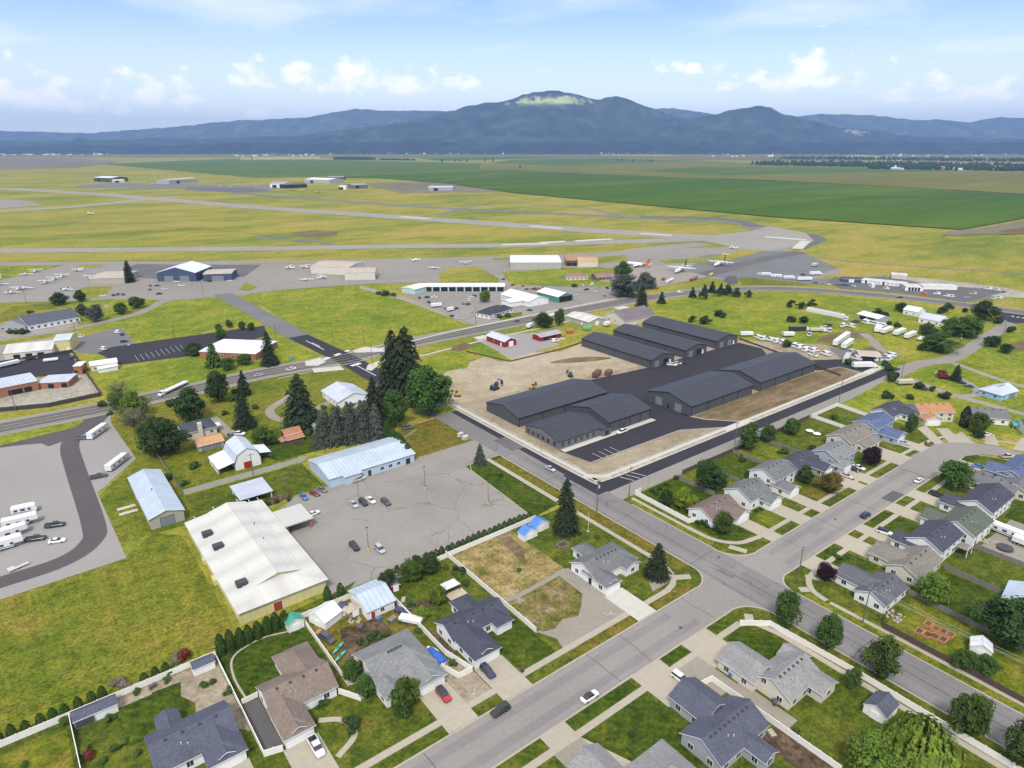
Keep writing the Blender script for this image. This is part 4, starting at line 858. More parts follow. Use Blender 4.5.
for (x0, x1) in ((-30,134), (160.4,285)): ribbon('kerb', [(x0,80.15), (x1,80.15)], .45, 'concrete', 0, .15, n=1)
for (x0, x1) in ((-30,135), (163.4,262)): ribbon('kerb', [(x0,91.85), (x1,91.85)], .45, 'concrete', 0, .15, n=1)
for (y0, y1) in ((-40,72.3), (98.7,192)): ribbon('kerb', [(141.9,y0), (141.9,y1)], .4, 'concrete', 0, .15, n=1)
for (y0, y1) in ((-40,74.3), (100.7,134)): ribbon('kerb', [(154.6,y0), (154.6,y1)], .4, 'concrete', 0, .15, n=1)
fill('road', [(141.9,192), (141.9,210), (138,209), (139,196)], 'asphalt_old', .053)
# the new road past the grey warehouses: fresh asphalt beside the worn old half
fill('road', [(150,152), (154.5,156), (158.5,154), (164,151.3), (380,150.7), (380,145.2), (154,145), (149,146)], 'asphalt_new', .06)
fill('road', [(150,145.2), (380,145.2), (384,139.2), (154.5,138.4), (150,138)], 'asphalt_airfield', .058)
ribbon('kerb', [(154.8,250), (154.8,160), (157,154), (163,151.6), (200,151.4), (362,151.4)], .5, 'concrete_new', 0, .15)
fill('road', [(150,164), (154.9,164), (155.5,158), (158,154), (164,151.3), (170,150), (170,146), (150,145.6)], 'asphalt_new', .07)
fill('road', [(151.2,250), (154.6,250), (154.6,158), (151.2,150)], 'asphalt_new', .062)
fill('road', [(148,205), (154.6,205), (154.6,192), (148,192)], 'asphalt_mid', .064)
for x in (168, 171, 174): ribbon('road_marking', [(x-2,150.5), (x,145.4)], .25, 'road_paint', .08, n=1)
# cracks sealed across the old streets
rnd = random.Random(5)
for x in (48, 93, 104, 128, 176, 196, 216, 244): ribbon('crack', [(x+rnd.uniform(-.4,.4), 80.6), (x+rnd.uniform(-.5,.5), 84), (x+rnd.uniform(-.3,.3), 88), (x, 91.4)], .14, 'crack_seal', .07)
for y in (-10, 10, 30, 52, 70, 100, 130, 165, 190): ribbon('crack', [(142.3,y), (146,y+rnd.uniform(-.6,.6)), (150,y+rnd.uniform(-.6,.6)), (154,y+.3)], .14, 'crack_seal', .075)
ribbon('crack', [(148,-40), (147.8,20), (148.3,60), (147.9,110), (148.2,190)], .2, 'crack_seal', .07)
ribbon('crack', [(151,98), (150.8,60), (151.1,10), (151,-40)], .12, 'crack_seal', .07)
for x, y in ((118.5,84), (200,87), (262,88), (152,97)):
    b = MB(); b.cyl((0,0,0), (0,0,1), .45, .03, 14); b.build('manhole_cover', 'crack_seal', None, (x,y,.08))['kind'] = 'structure'
# verges, sidewalks (0.14 m up), with driveway aprons laid over
GZ = .13
def lawn(x0, y0, x1, y1, m='lawn_mid', z=GZ): return rect('lawn', x0, y0, x1, y1, m, z)
def walk(x0, y0, x1, y1, m='concrete', z=GZ+.03): return rect('sidewalk', x0, y0, x1, y1, m, z)
slab('block', -60, 92, 141.8, 147, 'lawn_mid', -.05, GZ-.01); slab('block', -60, -40, 141.8, 80, 'lawn_mid', -.05, GZ-.01)
slab('block', 154.7, 92, 262, 138, 'lawn_mid', -.05, GZ-.01); slab('block', 154.7, -60, 262, 80, 'lawn_mid', -.05, GZ-.01)
# rounded corners: street asphalt is laid a hand above the block corner there
for cx, cy, sx, sy, r in ((142,80.3,-1,-1,8), (154.4,80.3,1,-1,6), (142,91.7,-1,1,7), (154.4,91.7,1,1,9)):
    ctr = (cx+sx*r, cy+sy*r); fill('road', [(cx,cy)]+[(ctr[0]-sx*r*math.cos(t), ctr[1]-sy*r*math.sin(t)) for t in [PI/2*i/8 for i in range(9)]], 'asphalt_old', GZ+.005)
walk(-40,95,128,96.7); walk(135.4,112,137,192); walk(-40,75,132,76.7); walk(135.3,-40,137,68); walk(157.1,112,158.4,137); walk(157.2,-40,158.5,66); walk(168,75.2,262,76.8); walk(170,95.2,250,96.8)
ribbon('sidewalk', [(127,95.8), (131.5,97.2), (134.6,101), (136.2,106), (136.2,113)], 1.7, 'concrete', GZ+.035)
ribbon('sidewalk', [(131,75.8), (134.5,73.5), (136.2,67)], 1.7, 'concrete', GZ+.035); ribbon('sidewalk', [(157.8,67), (159,71.5), (163,75), (169,76)], 1.6, 'concrete', GZ+.035)
ribbon('sidewalk', [(157.8,113), (158.5,104), (163,98), (171,96)], 1.7, 'concrete', GZ+.035)
for a in ([(133.6,98.5), (137.6,96)], [(159,98.5), (161,93.6)], [(133.5,74), (136.5,76.6)], [(158.6,72.5), (156.5,74)]): ribbon('kerb_ramp', a, 2.2, 'concrete', GZ+.04, n=1)
ribbon('sidewalk', [(163.7, 76.5), (165.7, 72.0)], 1.5, 'concrete', GZ+.04, n=1)
# verge tones
lawn(66,92.3,93,94.9,'lawn_mid'); lawn(93.5,92.3,111,94.9,'verge_dry'); lawn(119.5,92.3,134,94.9,'verge_dry'); lawn(38,92.3,62,94.9,'lawn_mid'); lawn(137.1,100,141.6,190,'verge_dry'); lawn(137.1,-30,141.6,70,'lawn_mid'); lawn(154.9,98,157,136,'lawn_yellow'); lawn(155,-40,157.1,72,'lawn_yellow'); lawn(158.6,-40,160,60,'lawn_yellow')
for x0, x1 in ((63,68.6), (75.8,94.8), (106,113), (124,131)): lawn(x0,77,x1,79.9,'lawn_green')
# driveways: house front to kerb
def drive(x0, x1, y0, y1, m='concrete'): rect('driveway', x0, min(y0,y1), x1, max(y0,y1), m, GZ+.06)
drive(25.8,33.2,92.1,109); drive(54.5,61.9,92.1,104.6); drive(68.8,76.8,92.1,104,'concrete'); drive(111.8,118.6,92.1,104.4,'concrete_new'); drive(12.4,19.9,92.1,111.6)
fill('driveway', [(75.6,75), (75.6,62), (80.5,62)], 'concrete', GZ+.055); rect('driveway',68.8,75,75.6,79.9,'concrete',GZ+.055); rect('driveway',68.4,69,75.6,75,'concrete_worn',GZ+.055); drive(96,105.5,69,79.9); drive(113.6,123.2,70,79.9); rect('driveway',105.6,64,113.6,75,'concrete_worn',GZ+.05); rect('driveway',109.9,50,114.9,64,'concrete_worn',GZ+.05)
fill('gravel_yard', [(61.8,96.7), (68.6,96.7), (68.6,103), (66.2,110), (62.2,111)], 'tan_gravel', GZ+.05); fill('gravel_yard', [(88.4,105.2), (91,100), (90,96.7), (98,96.7), (111.9,96.7), (111.9,104), (110,110), (106,107.5), (103,108.6), (99,105), (95,106.4), (92,104.6)], 'concrete_worn', GZ+.02); fill('gravel_yard', [(88.6,108), (90,104), (93,103), (97,104.5), (101,103), (105,106), (108,109), (105,111), (100,109.5), (94,108)], 'rough_lot', GZ+.045); fill('gravel_yard', [(108.4,120.2), (113,120.2), (113,104), (111.8,96.7), (107,96.7), (108,108)], 'concrete_worn', GZ+.05)
fill('dry_yard', [(88.6,119), (100,118.6), (108,119), (108,112), (106,109.5), (101,108), (96,105.6), (92,106.4), (89,107.5)], 'rough_lot', GZ+.03)
for x0, x1, y in ((171.6,177.4,104.5), (187.6,194.5,103), (200,206,103.5), (224.5,231,104.5), (232.5,239.5,101.5), (257,268,105), (276,283.5,102)): drive(x0,x1,92,y)
for x0, x1, y in ((167.5,175,69.6), (186,194,69.2), (198.5,204,68.6), (219,226,69), (234.5,241.5,69.2), (259.5,267,69), (273.5,281,69.3)): drive(x0,x1,80,y)
for x0, x1 in ((178,187), (208,217), (240,250)): lawn(x0,92.3,x1,95,'lawn_mid'); 
for x0, x1 in ((176,184.6), (205.5,217.6)): lawn(x0,77,x1,79.8,'lawn_green'); lawn(x0,66,x1,75,'lawn_green')
rect('patch', 226, 80.6, 235, 84.5, 'patch_dark', .066)
# ---- house lots on the near side
lawn(22.8,127,43,146,'lawn_green'); lawn(34,97,46,116,'lawn_mid'); rect('gravel_yard',22.8,110,26.4,126,'patch_dark',GZ+.03); lawn(1,129,14,142,'lawn_green'); fill('garden_path', [(14,128), (22.2,118), (22.2,144.6), (8,144.6), (8,142), (14,141.5), (13,137), (15,133)], 'tan_gravel', GZ+.03); rect('garden_bed',-.2,141.5,8,144.6,'tan_gravel',GZ+.02); ribbon('garden_path', [(24.2,126.6), (24,136), (26,142.5), (33,144.6), (39.5,143)], .5, 'concrete', GZ+.04); ribbon('garden_path', [(34.5,112), (38.5,109), (39,104), (34,101)], 1.3, 'concrete', GZ+.05); lawn(-40,130,-8,142,'lawn_yellow')
fill('dry_yard', [(44,121), (65.6,122), (65.6,146), (44,146)], 'verge_dry', GZ+.02); fill('dry_yard', [(46,123.5), (60,124), (60,134), (50,136)], 'garden_soil', GZ+.025); lawn(67,121.5,87.6,146,'lawn_mid'); lawn(77.5,97,87.8,115,'lawn_green'); rect('garden_bed',69.5,130,74,133.5,'garden_soil',GZ+.03); rect('garden_bed',66.4,104,68.5,121,'garden_soil',GZ+.03)
fill('dry_yard', [(88.6,119.4), (112,119.6), (112,146), (88.6,146)], 'dry_lot', GZ+.02); lawn(112,119.6,135,147,'lawn_mid',GZ+.02); fill('dry_yard', [(104,128), (109,136), (110,147), (106,147)], 'brown_soil', GZ+.03); ribbon('path', [(88.5,119.5), (96,119), (112,120)], 1.6, 'concrete_worn', GZ+.05)
lawn(119,97.3,134,118,'lawn_mid',GZ+.02); fill('path', [(124,98), (131,98), (134.5,103), (130,104.5), (126,101)], 'concrete_worn', GZ+.04)
fill('lawn', [(75.6,74.8), (95.6,75), (94,64.5), (93,56), (86.5,56), (80,63.8)], 'lawn_green', GZ+.02); lawn(115,19,137,48,'lawn_mid'); lawn(124,63,137,74.6,'lawn_green'); lawn(62,77,63,79.8,'lawn_green'); lawn(40,40,66,60,'lawn_mid'); rect('garden_bed',104,40,110,52,'garden_soil',GZ+.02)
# right-hand blocks
lawn(160.4,118,181,137.5,'lawn_green'); lawn(160,98,171,116,'lawn_green'); lawn(182.5,118,196,137.5,'lawn_yellow'); lawn(197,121,216,137.5,'lawn_green'); lawn(217,121,236,137.5,'lawn_yellow'); lawn(237,120,275,137.5,'lawn_mid'); lawn(276,124,297,137.5,'lawn_mid')
lawn(158.8,20,177.5,53,'lawn_yellow'); lawn(178.5,20,197.5,54,'lawn_green'); lawn(198.5,20,217.5,53,'lawn_mid'); rect('dry_yard',218,22,245,52,'concrete_worn',GZ+.02); lawn(245,20,300,54,'lawn_green'); lawn(160,54,165,66,'lawn_mid')
slab('block', 262, 92.2, 300, 138, 'lawn_mid', -.05, GZ-.012); lawn(180,97,187,104,'lawn_yellow'); lawn(207.5,97,216,103.5,'verge_dry')
fill('lawn', [(300,92.5), (312,80), (319.0, 84.5), (340.9, 57.3), (361.9, 62.5), (360,142), (300,138)], 'bright_meadow', .06)
fill('lawn', [(262,80), (285,79.5), (292,76), (296,66), (301.1, 53.6), (230.4, 34.9), (262,20)], 'lawn_mid', .04)
ribbon('sidewalk', [(250,96), (276,95.6), (298,93.5), (309,84), (309.7, 81.3), (319.6, 65.1)], 1.6, 'concrete', .15)
fill('driveway', [(301.2, 91.7), (311.3, 90.5), (301.2, 81.7), (294.9, 84.1)], 'concrete', .14);
fill('driveway', [(316.3, 83.4), (319.2, 81.1), (307.0, 75.3), (304.7, 79.9)], 'concrete', .16); fill('driveway', [(323.3, 72.9), (326.9, 70.2), (310.2, 65.3), (307.2, 71.0)], 'concrete', .16); fill('driveway', [(300.0, 103.7), (306.5, 102.8), (292.6, 90.4), (288.0, 91.6)], 'concrete', .16); fill('driveway', [(306.4, 98.8), (310.4, 95.8), (299.6, 85.1), (293.9, 88.7)], 'concrete', .165)
fill('driveway', [(273.6, 80.4), (280.0, 79.7), (278.0, 73.9), (272.0, 74.4)], 'concrete', .1); fill('lawn', [(280.7, 80.3), (286.9, 79.8), (291.2, 77.2), (289.2, 75.9), (279.9, 76.6)], 'lawn_green', .11)
# ---- church lot, lawns and fields left
fill('parking_lot', [(54,150), (54,200), (66,209), (78,209), (113,209), (142.2,209.5), (141.9,193), (126,192.5), (122.5,147.8), (100,149)], 'asphalt_lot', .07)
fill('lawn', [(125.8,192), (142,192), (142,150), (122.8,148)], 'lawn_green', .1); walk(135.2,150,137,192.5,'concrete_new',.14); fill('lawn', [(114,210.2), (141.6,210.2), (141.8,240), (118,238)], 'verge_dry', .09)
ribbon('kerb', [(122.6,148), (125.6,188), (128,192.4), (141.5,192.4)], .3, 'concrete', .05, .12, n=1); ribbon('kerb', [(113,209.8), (141,209.8)], .3, 'concrete', .05, .12, n=1)
fill('lawn', [(22,148), (57,148), (62,152), (54,150.5), (30,150)], 'lawn_mid', .08)
fill('lawn', [(-60,147.3), (21.5,147.3), (29,152), (29,206), (22,214), (12.5,204), (-18,203), (-60,205)], 'rough_grass', .05)
fill('lawn', [(34,211), (77,210), (77.5,233), (36,233)], 'lawn_mid', .08); fill('lawn', [(57,208), (66,210), (64,214), (56,213)], 'garden_soil', .1)
fill('lawn', [(36,236), (78,236), (80,275), (36,276)], 'lawn_yellow', .08); fill('lawn', [(-4,215), (36,212), (36,300), (29,330), (20,330), (28,275), (14,254)], 'rough_grass', .06)
fill('lawn', [(36,276), (90,258), (140,262), (142,345), (90,350), (36,350)], 'rough_grass', .05); lawn(36,284,46,300,'lawn_green',.09); lawn(70,240,92,258,'lawn_green',.09)
ribbon('path', [(101.8, 308.3), (86.6, 295.2), (86.1, 280.6), (94.0, 277.4), (111.4, 287.3), (119.4, 286.1)], 4, 'concrete_worn', .1); ribbon('path', [(62.8, 301.4), (63.9, 281.0), (65.4, 269.5)], 4.5, 'concrete_worn', .11); ribbon('path', [(124.4, 285.7), (137.2, 284.6), (147.7, 285.6)], 8, 'concrete_worn', .1)
# RV lot
fill('parking_lot', [(-60,345), (16,339), (29,345), (26,322), (28,276), (12,254), (13,203.6), (-20,202.5), (-60,206)], 'gravel_lot', .08)
ribbon('road', [(30,352), (24,337), (14,322), (9,306), (8.2,280), (8,232), (6,220), (-2,213), (-18,211.8), (-60,211)], 6.6, 'asphalt_ring', .11)
ribbon('road', [(-60,332), (-14,324), (4,318), (14,322)], 6.5, 'asphalt_ring', .105); fill('road', [(2,310), (20,318), (30,340), (22,346), (14,336), (-4,326)], 'asphalt_ring', .115)
fill('grass_island', [(-23.1, 335.1), (-13.1, 335.7), (1.0, 336.2), (16.8, 337.6), (17.0, 332.3), (13.3, 326.7), (7.4, 325.8), (-13.5, 322.8), (-23.2, 322.0)], 'bright_meadow', .12); ribbon('kerb_ramp', [(17.4, 336.4), (26.4, 339.2)], 4, 'concrete', .1, n=1)
# left commercial lots
fill('parking_lot', [(-14.4, 457.4), (23.7, 456.0), (24.8, 428.5), (20.8, 411.1), (-15.2, 424.5)], 'asphalt_new', .1)
fill('parking_lot', [(-15.5, 407.1), (5.8, 413.0), (22.8, 419.6), (26.5, 404.3), (27.8, 365.3), (19.7, 363.4), (-16.3, 370.5)], 'pale_gravel', .09)
fill('parking_lot', [(37.0, 446.6), (45.4, 455.5), (95.4, 453.3), (135.5, 450.6), (129.2, 424.3), (83.6, 405.9), (44.0, 413.1)], 'asphalt_new', .1)
fill('parking_lot', [(27.6, 489.3), (57.8, 506.0), (58.1, 503.7), (58.3, 450.8), (37.7, 443.8), (27.6, 454.4)], 'asphalt_grey', .09); fill('yard', [(-9.9, 508.2), (22.4, 500.2), (26.3, 452.6), (-11.4, 453.7)], 'concrete_worn', .08)
fill('lawn', [(-7.7, 501.7), (19.7, 505.7), (21.4, 513.2), (-7.5, 509.6)], 'bright_meadow', .12)
pa, pb, pc = (53.4, 428.1), (79.3, 435.7), (53.2, 414.2)
for i in range(10): t = i/9; a = (pa[0]+(pb[0]-pa[0])*t, pa[1]+(pb[1]-pa[1])*t); ribbon('road_marking', [a, (a[0]+pc[0]-pa[0], a[1]+pc[1]-pa[1])], .16, 'metal_light', .12, n=1)
# across the highway: bright meadow, repair yards
fill('lawn', [(157.6, 560.3), (170.3, 560.3), (265.0, 534.5), (259.9, 532.9), (248.5, 453.9), (246.5, 365.1), (203.4, 361.3), (162.5, 360.1), (151.3, 368.7), (148.2, 406.7)], 'bright_meadow', .07)
fill('lawn', [(99.1, 569.0), (123.3, 566.2), (141.9, 553.8), (135.8, 463.7), (107.9, 465.3), (96.0, 455.8), (57.8, 453.9), (59.1, 502.9), (36.1, 508.0)], 'bright_meadow', .07)
fill('lawn', [(74.4, 413.0), (84.4, 410.1), (136.8, 406.8), (136.5, 365.2), (127.7, 357.7), (80.2, 354.2), (61.7, 356.3), (32.9, 341.1), (28.8, 396.9), (33.0, 401.7)], 'bright_meadow', .06)
fill('yard', [(260.2, 481.3), (285.0, 492.1), (345.3, 456.2), (387.6, 434.5), (368.2, 438.6), (447.7, 422.6), (422.6, 376.0), (365.2, 364.0), (304.6, 362.4), (248.6, 363.5), (253.6, 433.1)], 'asphalt_airfield', .09)
fill('path', [(247.2, 537.2), (256.6, 474.7), (247.5, 364.3), (246.3, 371.9), (248.3, 462.9), (241.6, 525.6)], 'concrete_worn', .1); ribbon('road', [(385.5, 528.1), (362.7, 488.0), (346.7, 455.2)], 9, 'asphalt_airfield', .13)
fill('lawn', [(276.3, 376.7), (298.1, 375.0), (290.7, 365.7), (270.1, 363.7)], 'lawn_yellow', .12); fill('road', [(367.6, 362.2), (390.1, 367.2), (399.8, 355.2), (369.8, 343.6), (356.9, 349.4)], 'asphalt_mid', .1)
# building site
fill('dirt_yard', [(145.4, 242.2), (177.5, 282.0), (200.5, 299.0), (225.4, 304.3), (253.4, 282.7), (279.8, 289.2), (271.5, 222.1), (258.7, 205.8), (228.1, 223.7), (165.5, 231.4), (157.0, 228.8)], 'dirt', .06)
fill('dirt_yard', [(155.5,250), (155.5,153), (164,152), (300,152), (376,152), (392,196), (352,240), (268,236), (224,242)], 'tan_dirt', .075)
rect('gravel_strip', 158, 151.7, 376, 156, 'pale_gravel', .083); rect('gravel_strip', 155, 156, 159.5, 250, 'pale_gravel', .083)
fill('lawn', [(180.1, 319.4), (206.6, 323.9), (200.5, 299.0), (188.4, 286.1), (176.0, 291.4), (171.3, 299.2)], 'bright_meadow', .08); fill('lawn', [(214.6, 328.4), (228.6, 331.5), (221.5, 287.6), (213.8, 288.7)], 'bright_meadow', .09); fill('lawn', [(140.8, 261.4), (158.6, 252.6), (155.2, 242.4), (145.4, 242.2)], 'bright_meadow', .07)
fill('yard', [(228.4, 334.5), (241.2, 339.5), (268.7, 324.4), (263.2, 293.7), (223.8, 290.6)], 'gravel_lot', .085)
fill('parking_lot', [(166,165), (217.5,164.5), (229,158.2), (240,152.2), (250,152.2), (236,165), (233,172), (235,200), (268,228), (268,231), (354,230), (354,214), (341,201), (284,200), (229,199.5), (224,205), (217,181.2), (163,181.2)], 'asphalt_new', .09)
fill('parking_lot', [(217,205), (218.5,234), (226,236), (268,231.5), (274,229), (284,199), (229,199), (222,203)], 'asphalt_new', .096)
fill('parking_lot', [(339,200), (345,190), (374,172), (374,152), (357,152), (357,168), (341,171)], 'asphalt_new', .088)
fill('soil_bed', [(243,153.8), (258,154), (340,155), (354,156), (356,167), (338,170.5), (286,172), (234,171.5), (236,166), (246,155)], 'brown_soil', .095)
walk(160,153.2,376,154.9,'concrete_new',.13); rect('pavement',164,178.4,218,181.2,'concrete_new',.12); ribbon('sidewalk', [(157.2,250), (157.2,162), (158.5,156.5), (164,154)], 1.6, 'concrete_new', .13)
ribbon('kerb', [(166,165.5), (217.5,164.8), (229,158.5), (238,153.6)], .3, 'concrete_new', .06, .13, n=1); ribbon('kerb', [(246,154.8), (236,166), (234.5,171.6)], .3, 'concrete_new', .06, .13, n=1); fill('driveway', [(232,151.8), (252,151.8), (249,155), (236,155)], 'concrete_new', .14); fill('driveway', [(356,151.8), (373,151.8), (372,155.5), (358,155.5)], 'concrete_new', .14); fill('kerb_ramp', [(154.9,158), (163,151.9), (164.5,153.5), (157,160)], 'concrete_new', .15)
for i in range(4): ribbon('road_marking', [(172+i*3.2,165.8), (172+i*3.2,171)], .2, 'metal_light', .1, n=1)
# right-hand meadow with the trailers
fill('lawn', [(355,160), (395,147), (539.5, 148.6), (551.6, 221.7), (536.1, 261.4), (495.1, 307.6), (430.9, 328.2), (387.0, 331.1), (355.7, 308.0), (356,300), (356,232), (372,200)], 'bright_meadow', .05)
fill('dirt_yard', [(410.3, 206.8), (437.1, 203.2), (441.4, 190.0), (406.1, 168.6), (400.8, 160.8), (395.8, 176.5), (413.2, 175.6), (428.5, 185.8), (410.1, 195.4), (395.5, 195.7), (394.4, 203.1)], 'brown_soil', .08); ribbon('path', [(404.4, 158.0), (409.4, 170.1), (425.7, 183.5), (436.6, 193.7)], 6, 'concrete_worn', .1)
fill('dirt_yard', [(387.4, 191.3), (371.9, 175.4), (371.8, 168.1), (384.3, 158.4), (403.0, 159.1), (395.8, 176.5)], 'asphalt_grey', .085)
fill('lawn', [(377.2, 140.7), (414.4, 134.2), (518.7, 141.3), (552.2, 109.2), (361.9, 62.5), (355.7, 107.6)], 'bright_meadow', .045); fill('dirt_patch', [(479.2, 126.6), (502.4, 125.3), (502.7, 119.4), (477.7, 112.2), (468.6, 119.3)], 'brown_soil', .08)
# ---- hills: three ranges of real relief with their feet on the valley floor
def profile(pr, x):
    for (x0, y0), (x1, y1) in zip(pr, pr[1:]):
        if x0 <= x <= x1:
            t = (x-x0)/(x1-x0); t = t*t*(3-2*t)*.5+t*.5; return y0+(y1-y0)*t
    return pr[0][1] if x < pr[0][0] else pr[-1][1]
from mathutils import noise as mn
def hills(pr, dist, depth, m, seed, rough):
    """pr: bearing (tangent of angle right of the valley axis) -> crest height above the valley in metres at dist"""
    b = MB(); nx, ny = 260, 40; V = []; pr = [(-.93, profile(pr, -.93))]+[q for q in pr if abs(q[0]) < .93]+[(.93, profile(pr, .93))]
    for j in range(ny+1):
        v = j/ny*2-1
        for i in range(nx+1):
            tq = pr[0][0]+(pr[-1][0]-pr[0][0])*i/nx; d = dist+v*depth; h = profile(pr, tq)*(d/dist if v > 0 else 1)
            fall = max(0, 1-abs(v))**1.15
            q = Vector((tq*dist/900+seed, d/900, seed)); n = mn.fractal(q, 1.0, 2.0, 6)
            spur = mn.fractal(Vector((tq*dist/1500+seed*3, v*.6, 1)), 1.0, 2.0, 4)
            z = h*fall*(1+.5*spur*(1-fall)*2)+n*rough*fall*(1-fall)*3.0+mn.noise(q*9)*rough*.12*fall+mn.noise(q*23)*rough*.05*fall
            p = FWD*d+RGT*(tq*d); V.append((p.x, p.y, max(-30, z-30*(1-fall))))
    b.v = V
    for j in range(ny):
        for i in range(nx):
            a = j*(nx+1)+i; b.f.append((a, a+1, a+nx+2, a+nx+1)); b.m.append(0); b.uv.append(None)
    o = b.build('hills', m, smooth=True); o['kind'] = 'structure'; return o
def hillmat(name, c, meadow=None):  # meadow: painted colour patches, chiefly sunlight falling on the slopes
    m = newmat(name, 1, 0, 0); nt, N, L, b = nodes(m); p = pos(nt)
    col = ramp(nt, noise(nt, p, .004, 8, .68), [(.36, tuple(x*.35 for x in c)), (.5, c), (.64, tuple(x*2.3 for x in c))])
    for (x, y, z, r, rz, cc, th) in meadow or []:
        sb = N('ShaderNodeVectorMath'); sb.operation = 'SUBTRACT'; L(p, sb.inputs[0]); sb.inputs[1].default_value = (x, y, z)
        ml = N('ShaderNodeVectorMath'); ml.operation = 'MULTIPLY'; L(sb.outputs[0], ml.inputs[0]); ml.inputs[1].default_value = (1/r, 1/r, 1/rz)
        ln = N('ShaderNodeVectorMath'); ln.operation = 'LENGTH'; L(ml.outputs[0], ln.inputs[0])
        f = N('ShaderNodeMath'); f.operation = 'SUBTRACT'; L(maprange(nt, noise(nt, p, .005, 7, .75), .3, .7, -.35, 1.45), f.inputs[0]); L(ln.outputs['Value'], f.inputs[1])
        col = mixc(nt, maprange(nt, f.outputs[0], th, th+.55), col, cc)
    L(col, b.inputs['Base Color']); return m
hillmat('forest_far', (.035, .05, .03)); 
hillmat('forest_mid', (.022, .034, .02), [HILLP + ((.42, .46, .16), -.5) for HILLP in [(7518, 8700, 770, 640, 75)]]+[(7354, 8700, 707, 850, 70) + ((.1, .14, .06), .0), (7931, 7839, 562, 420, 60) + ((.09, .12, .06), .1), (5600, 8877, 239, 150, 40) + ((.3, .28, .22), .0), (5647, 10292, 479, 450, 30) + ((.1, .14, .07), .0), (11345, 5652, 325, 420, 95) + ((.35, .33, .27), .0), (8595, 6634, 253, 500, 50) + ((.09, .1, .06), .1)])  # sunlit slope patches painted into the forest colour, plus a tan scar
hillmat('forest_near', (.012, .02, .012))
hills([(-1.4133, 419), (-0.9929, 483), (-0.7150, 419), (-0.5899, 376), (-0.4909, 483), (-0.3991, 612), (-0.3710, 644), (-0.2943, 697), (-0.2128, 899), (-0.1757, 846), (-0.1273, 857), (-0.0581, 825), (0.0111, 697), (0.1220, 740), (0.1769, 888), (0.2252, 909), (0.2602, 825), (0.2885, 740), (0.3857, 719), (0.4267, 782), (0.4962, 761), (0.5599, 655), (0.5945, 665), (0.6371, 601), (0.6569, 676), (0.6771, 719), (0.7471, 676), (1.0979, 526), (1.5201, 397)], 16500, 2300, 'forest_far', 3.3, 190)
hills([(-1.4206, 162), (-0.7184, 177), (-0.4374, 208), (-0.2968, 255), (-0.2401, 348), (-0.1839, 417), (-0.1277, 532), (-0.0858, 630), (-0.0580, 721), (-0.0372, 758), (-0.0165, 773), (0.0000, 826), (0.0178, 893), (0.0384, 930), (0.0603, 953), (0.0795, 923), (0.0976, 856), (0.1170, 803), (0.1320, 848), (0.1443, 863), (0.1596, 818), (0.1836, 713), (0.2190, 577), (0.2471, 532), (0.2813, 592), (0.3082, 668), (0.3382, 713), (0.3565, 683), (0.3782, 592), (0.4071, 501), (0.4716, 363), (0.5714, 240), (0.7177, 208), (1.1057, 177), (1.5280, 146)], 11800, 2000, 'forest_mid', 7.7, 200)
hills([(-1.4247, 74), (-0.7204, 87), (-0.6353, 122), (-0.5093, 94), (-0.3961, 143), (-0.2978, 136), (-0.1291, 170), (-0.0449, 143), (0.0673, 184), (0.1236, 149), (0.1936, 177), (0.2640, 143), (0.3479, 177), (0.4467, 136), (0.5445, 163), (0.6293, 136), (0.7186, 163), (1.1072, 129), (1.5309, 87)], 10400, 800, 'forest_near', 1.4, 70)

# ================================================================== BUILDINGS
G2W = lambda wi, s, u=.5, w=4.9, h=2.2: ('garage', wi, s, u, w, h, .05)
# ---- houses along the near street (roof rectangles measured over the eaves)
building('house', 'tan-brown shingled house with a white pickup in its driveway', 'house', 'tan-brown roofed house', [(26.2,115.6,40.9,126.6,'x',2.9,.5), (26.1,108.5,32.9,119,'y',2.9,.5,'0'), (32.2,120,40.8,133.6,'y',2.9,.5,'1'), (28,108.85,31,113,'y',3.5,.5)], 'roof_brown', 'wall_white', [G2W(1,'S'), ('door',0,'S',.58,1,2.05,.1)])
building('house', 'slate-blue shingled house at the bottom left edge of the photo', 'house', 'slate-blue roofed house', [(4.2,115.5,19.8,127,'x',2.9,.5), (12.4,111.1,20,121,'y',2.9,.5,'0'), (6.7,122,11.4,130.6,'y',2.9,.5), (14.6,111.45,17.8,115.6,'y',3.5,.5)], 'roof_slate', 'wall_white', [G2W(1,'S')])
building('house', 'light grey hip-roofed house with a red car in its driveway', 'house', 'light grey hip-roofed house', [(47.2,109,62,122.8,'x',3,.46,'1'), (47.1,105.6,52.4,114,'y',2.9,.5), (54.5,104,61.8,115,'y',2.9,.48,'0'), (56.6,104.35,59.7,108.5,'y',3.5,.5)], 'roof_grey', 'wall_white', [G2W(2,'S'), ('door_dark',0,'S',.5,1,2.05,.1)], vents=5)
building('house', 'navy-roofed house with a dark car in its driveway and a back porch wing', 'house', 'navy-roofed house with porch wing', [(68.3,111.6,85.2,120.6,'x',3,.5), (68.8,103.4,76.7,116,'y',2.9,.5,'0'), (75.6,117,81.5,125.2,'y',2.9,.5,'1'), (79.6,109.4,85.1,116,'y',2.85,.5,'0'), (71.2,103.75,74.3,107.9,'y',3.5,.5)], 'roof_navy', 'wall_white', [G2W(1,'S'), ('door',3,'S',.25,1,2.05,.1)], vents=5)
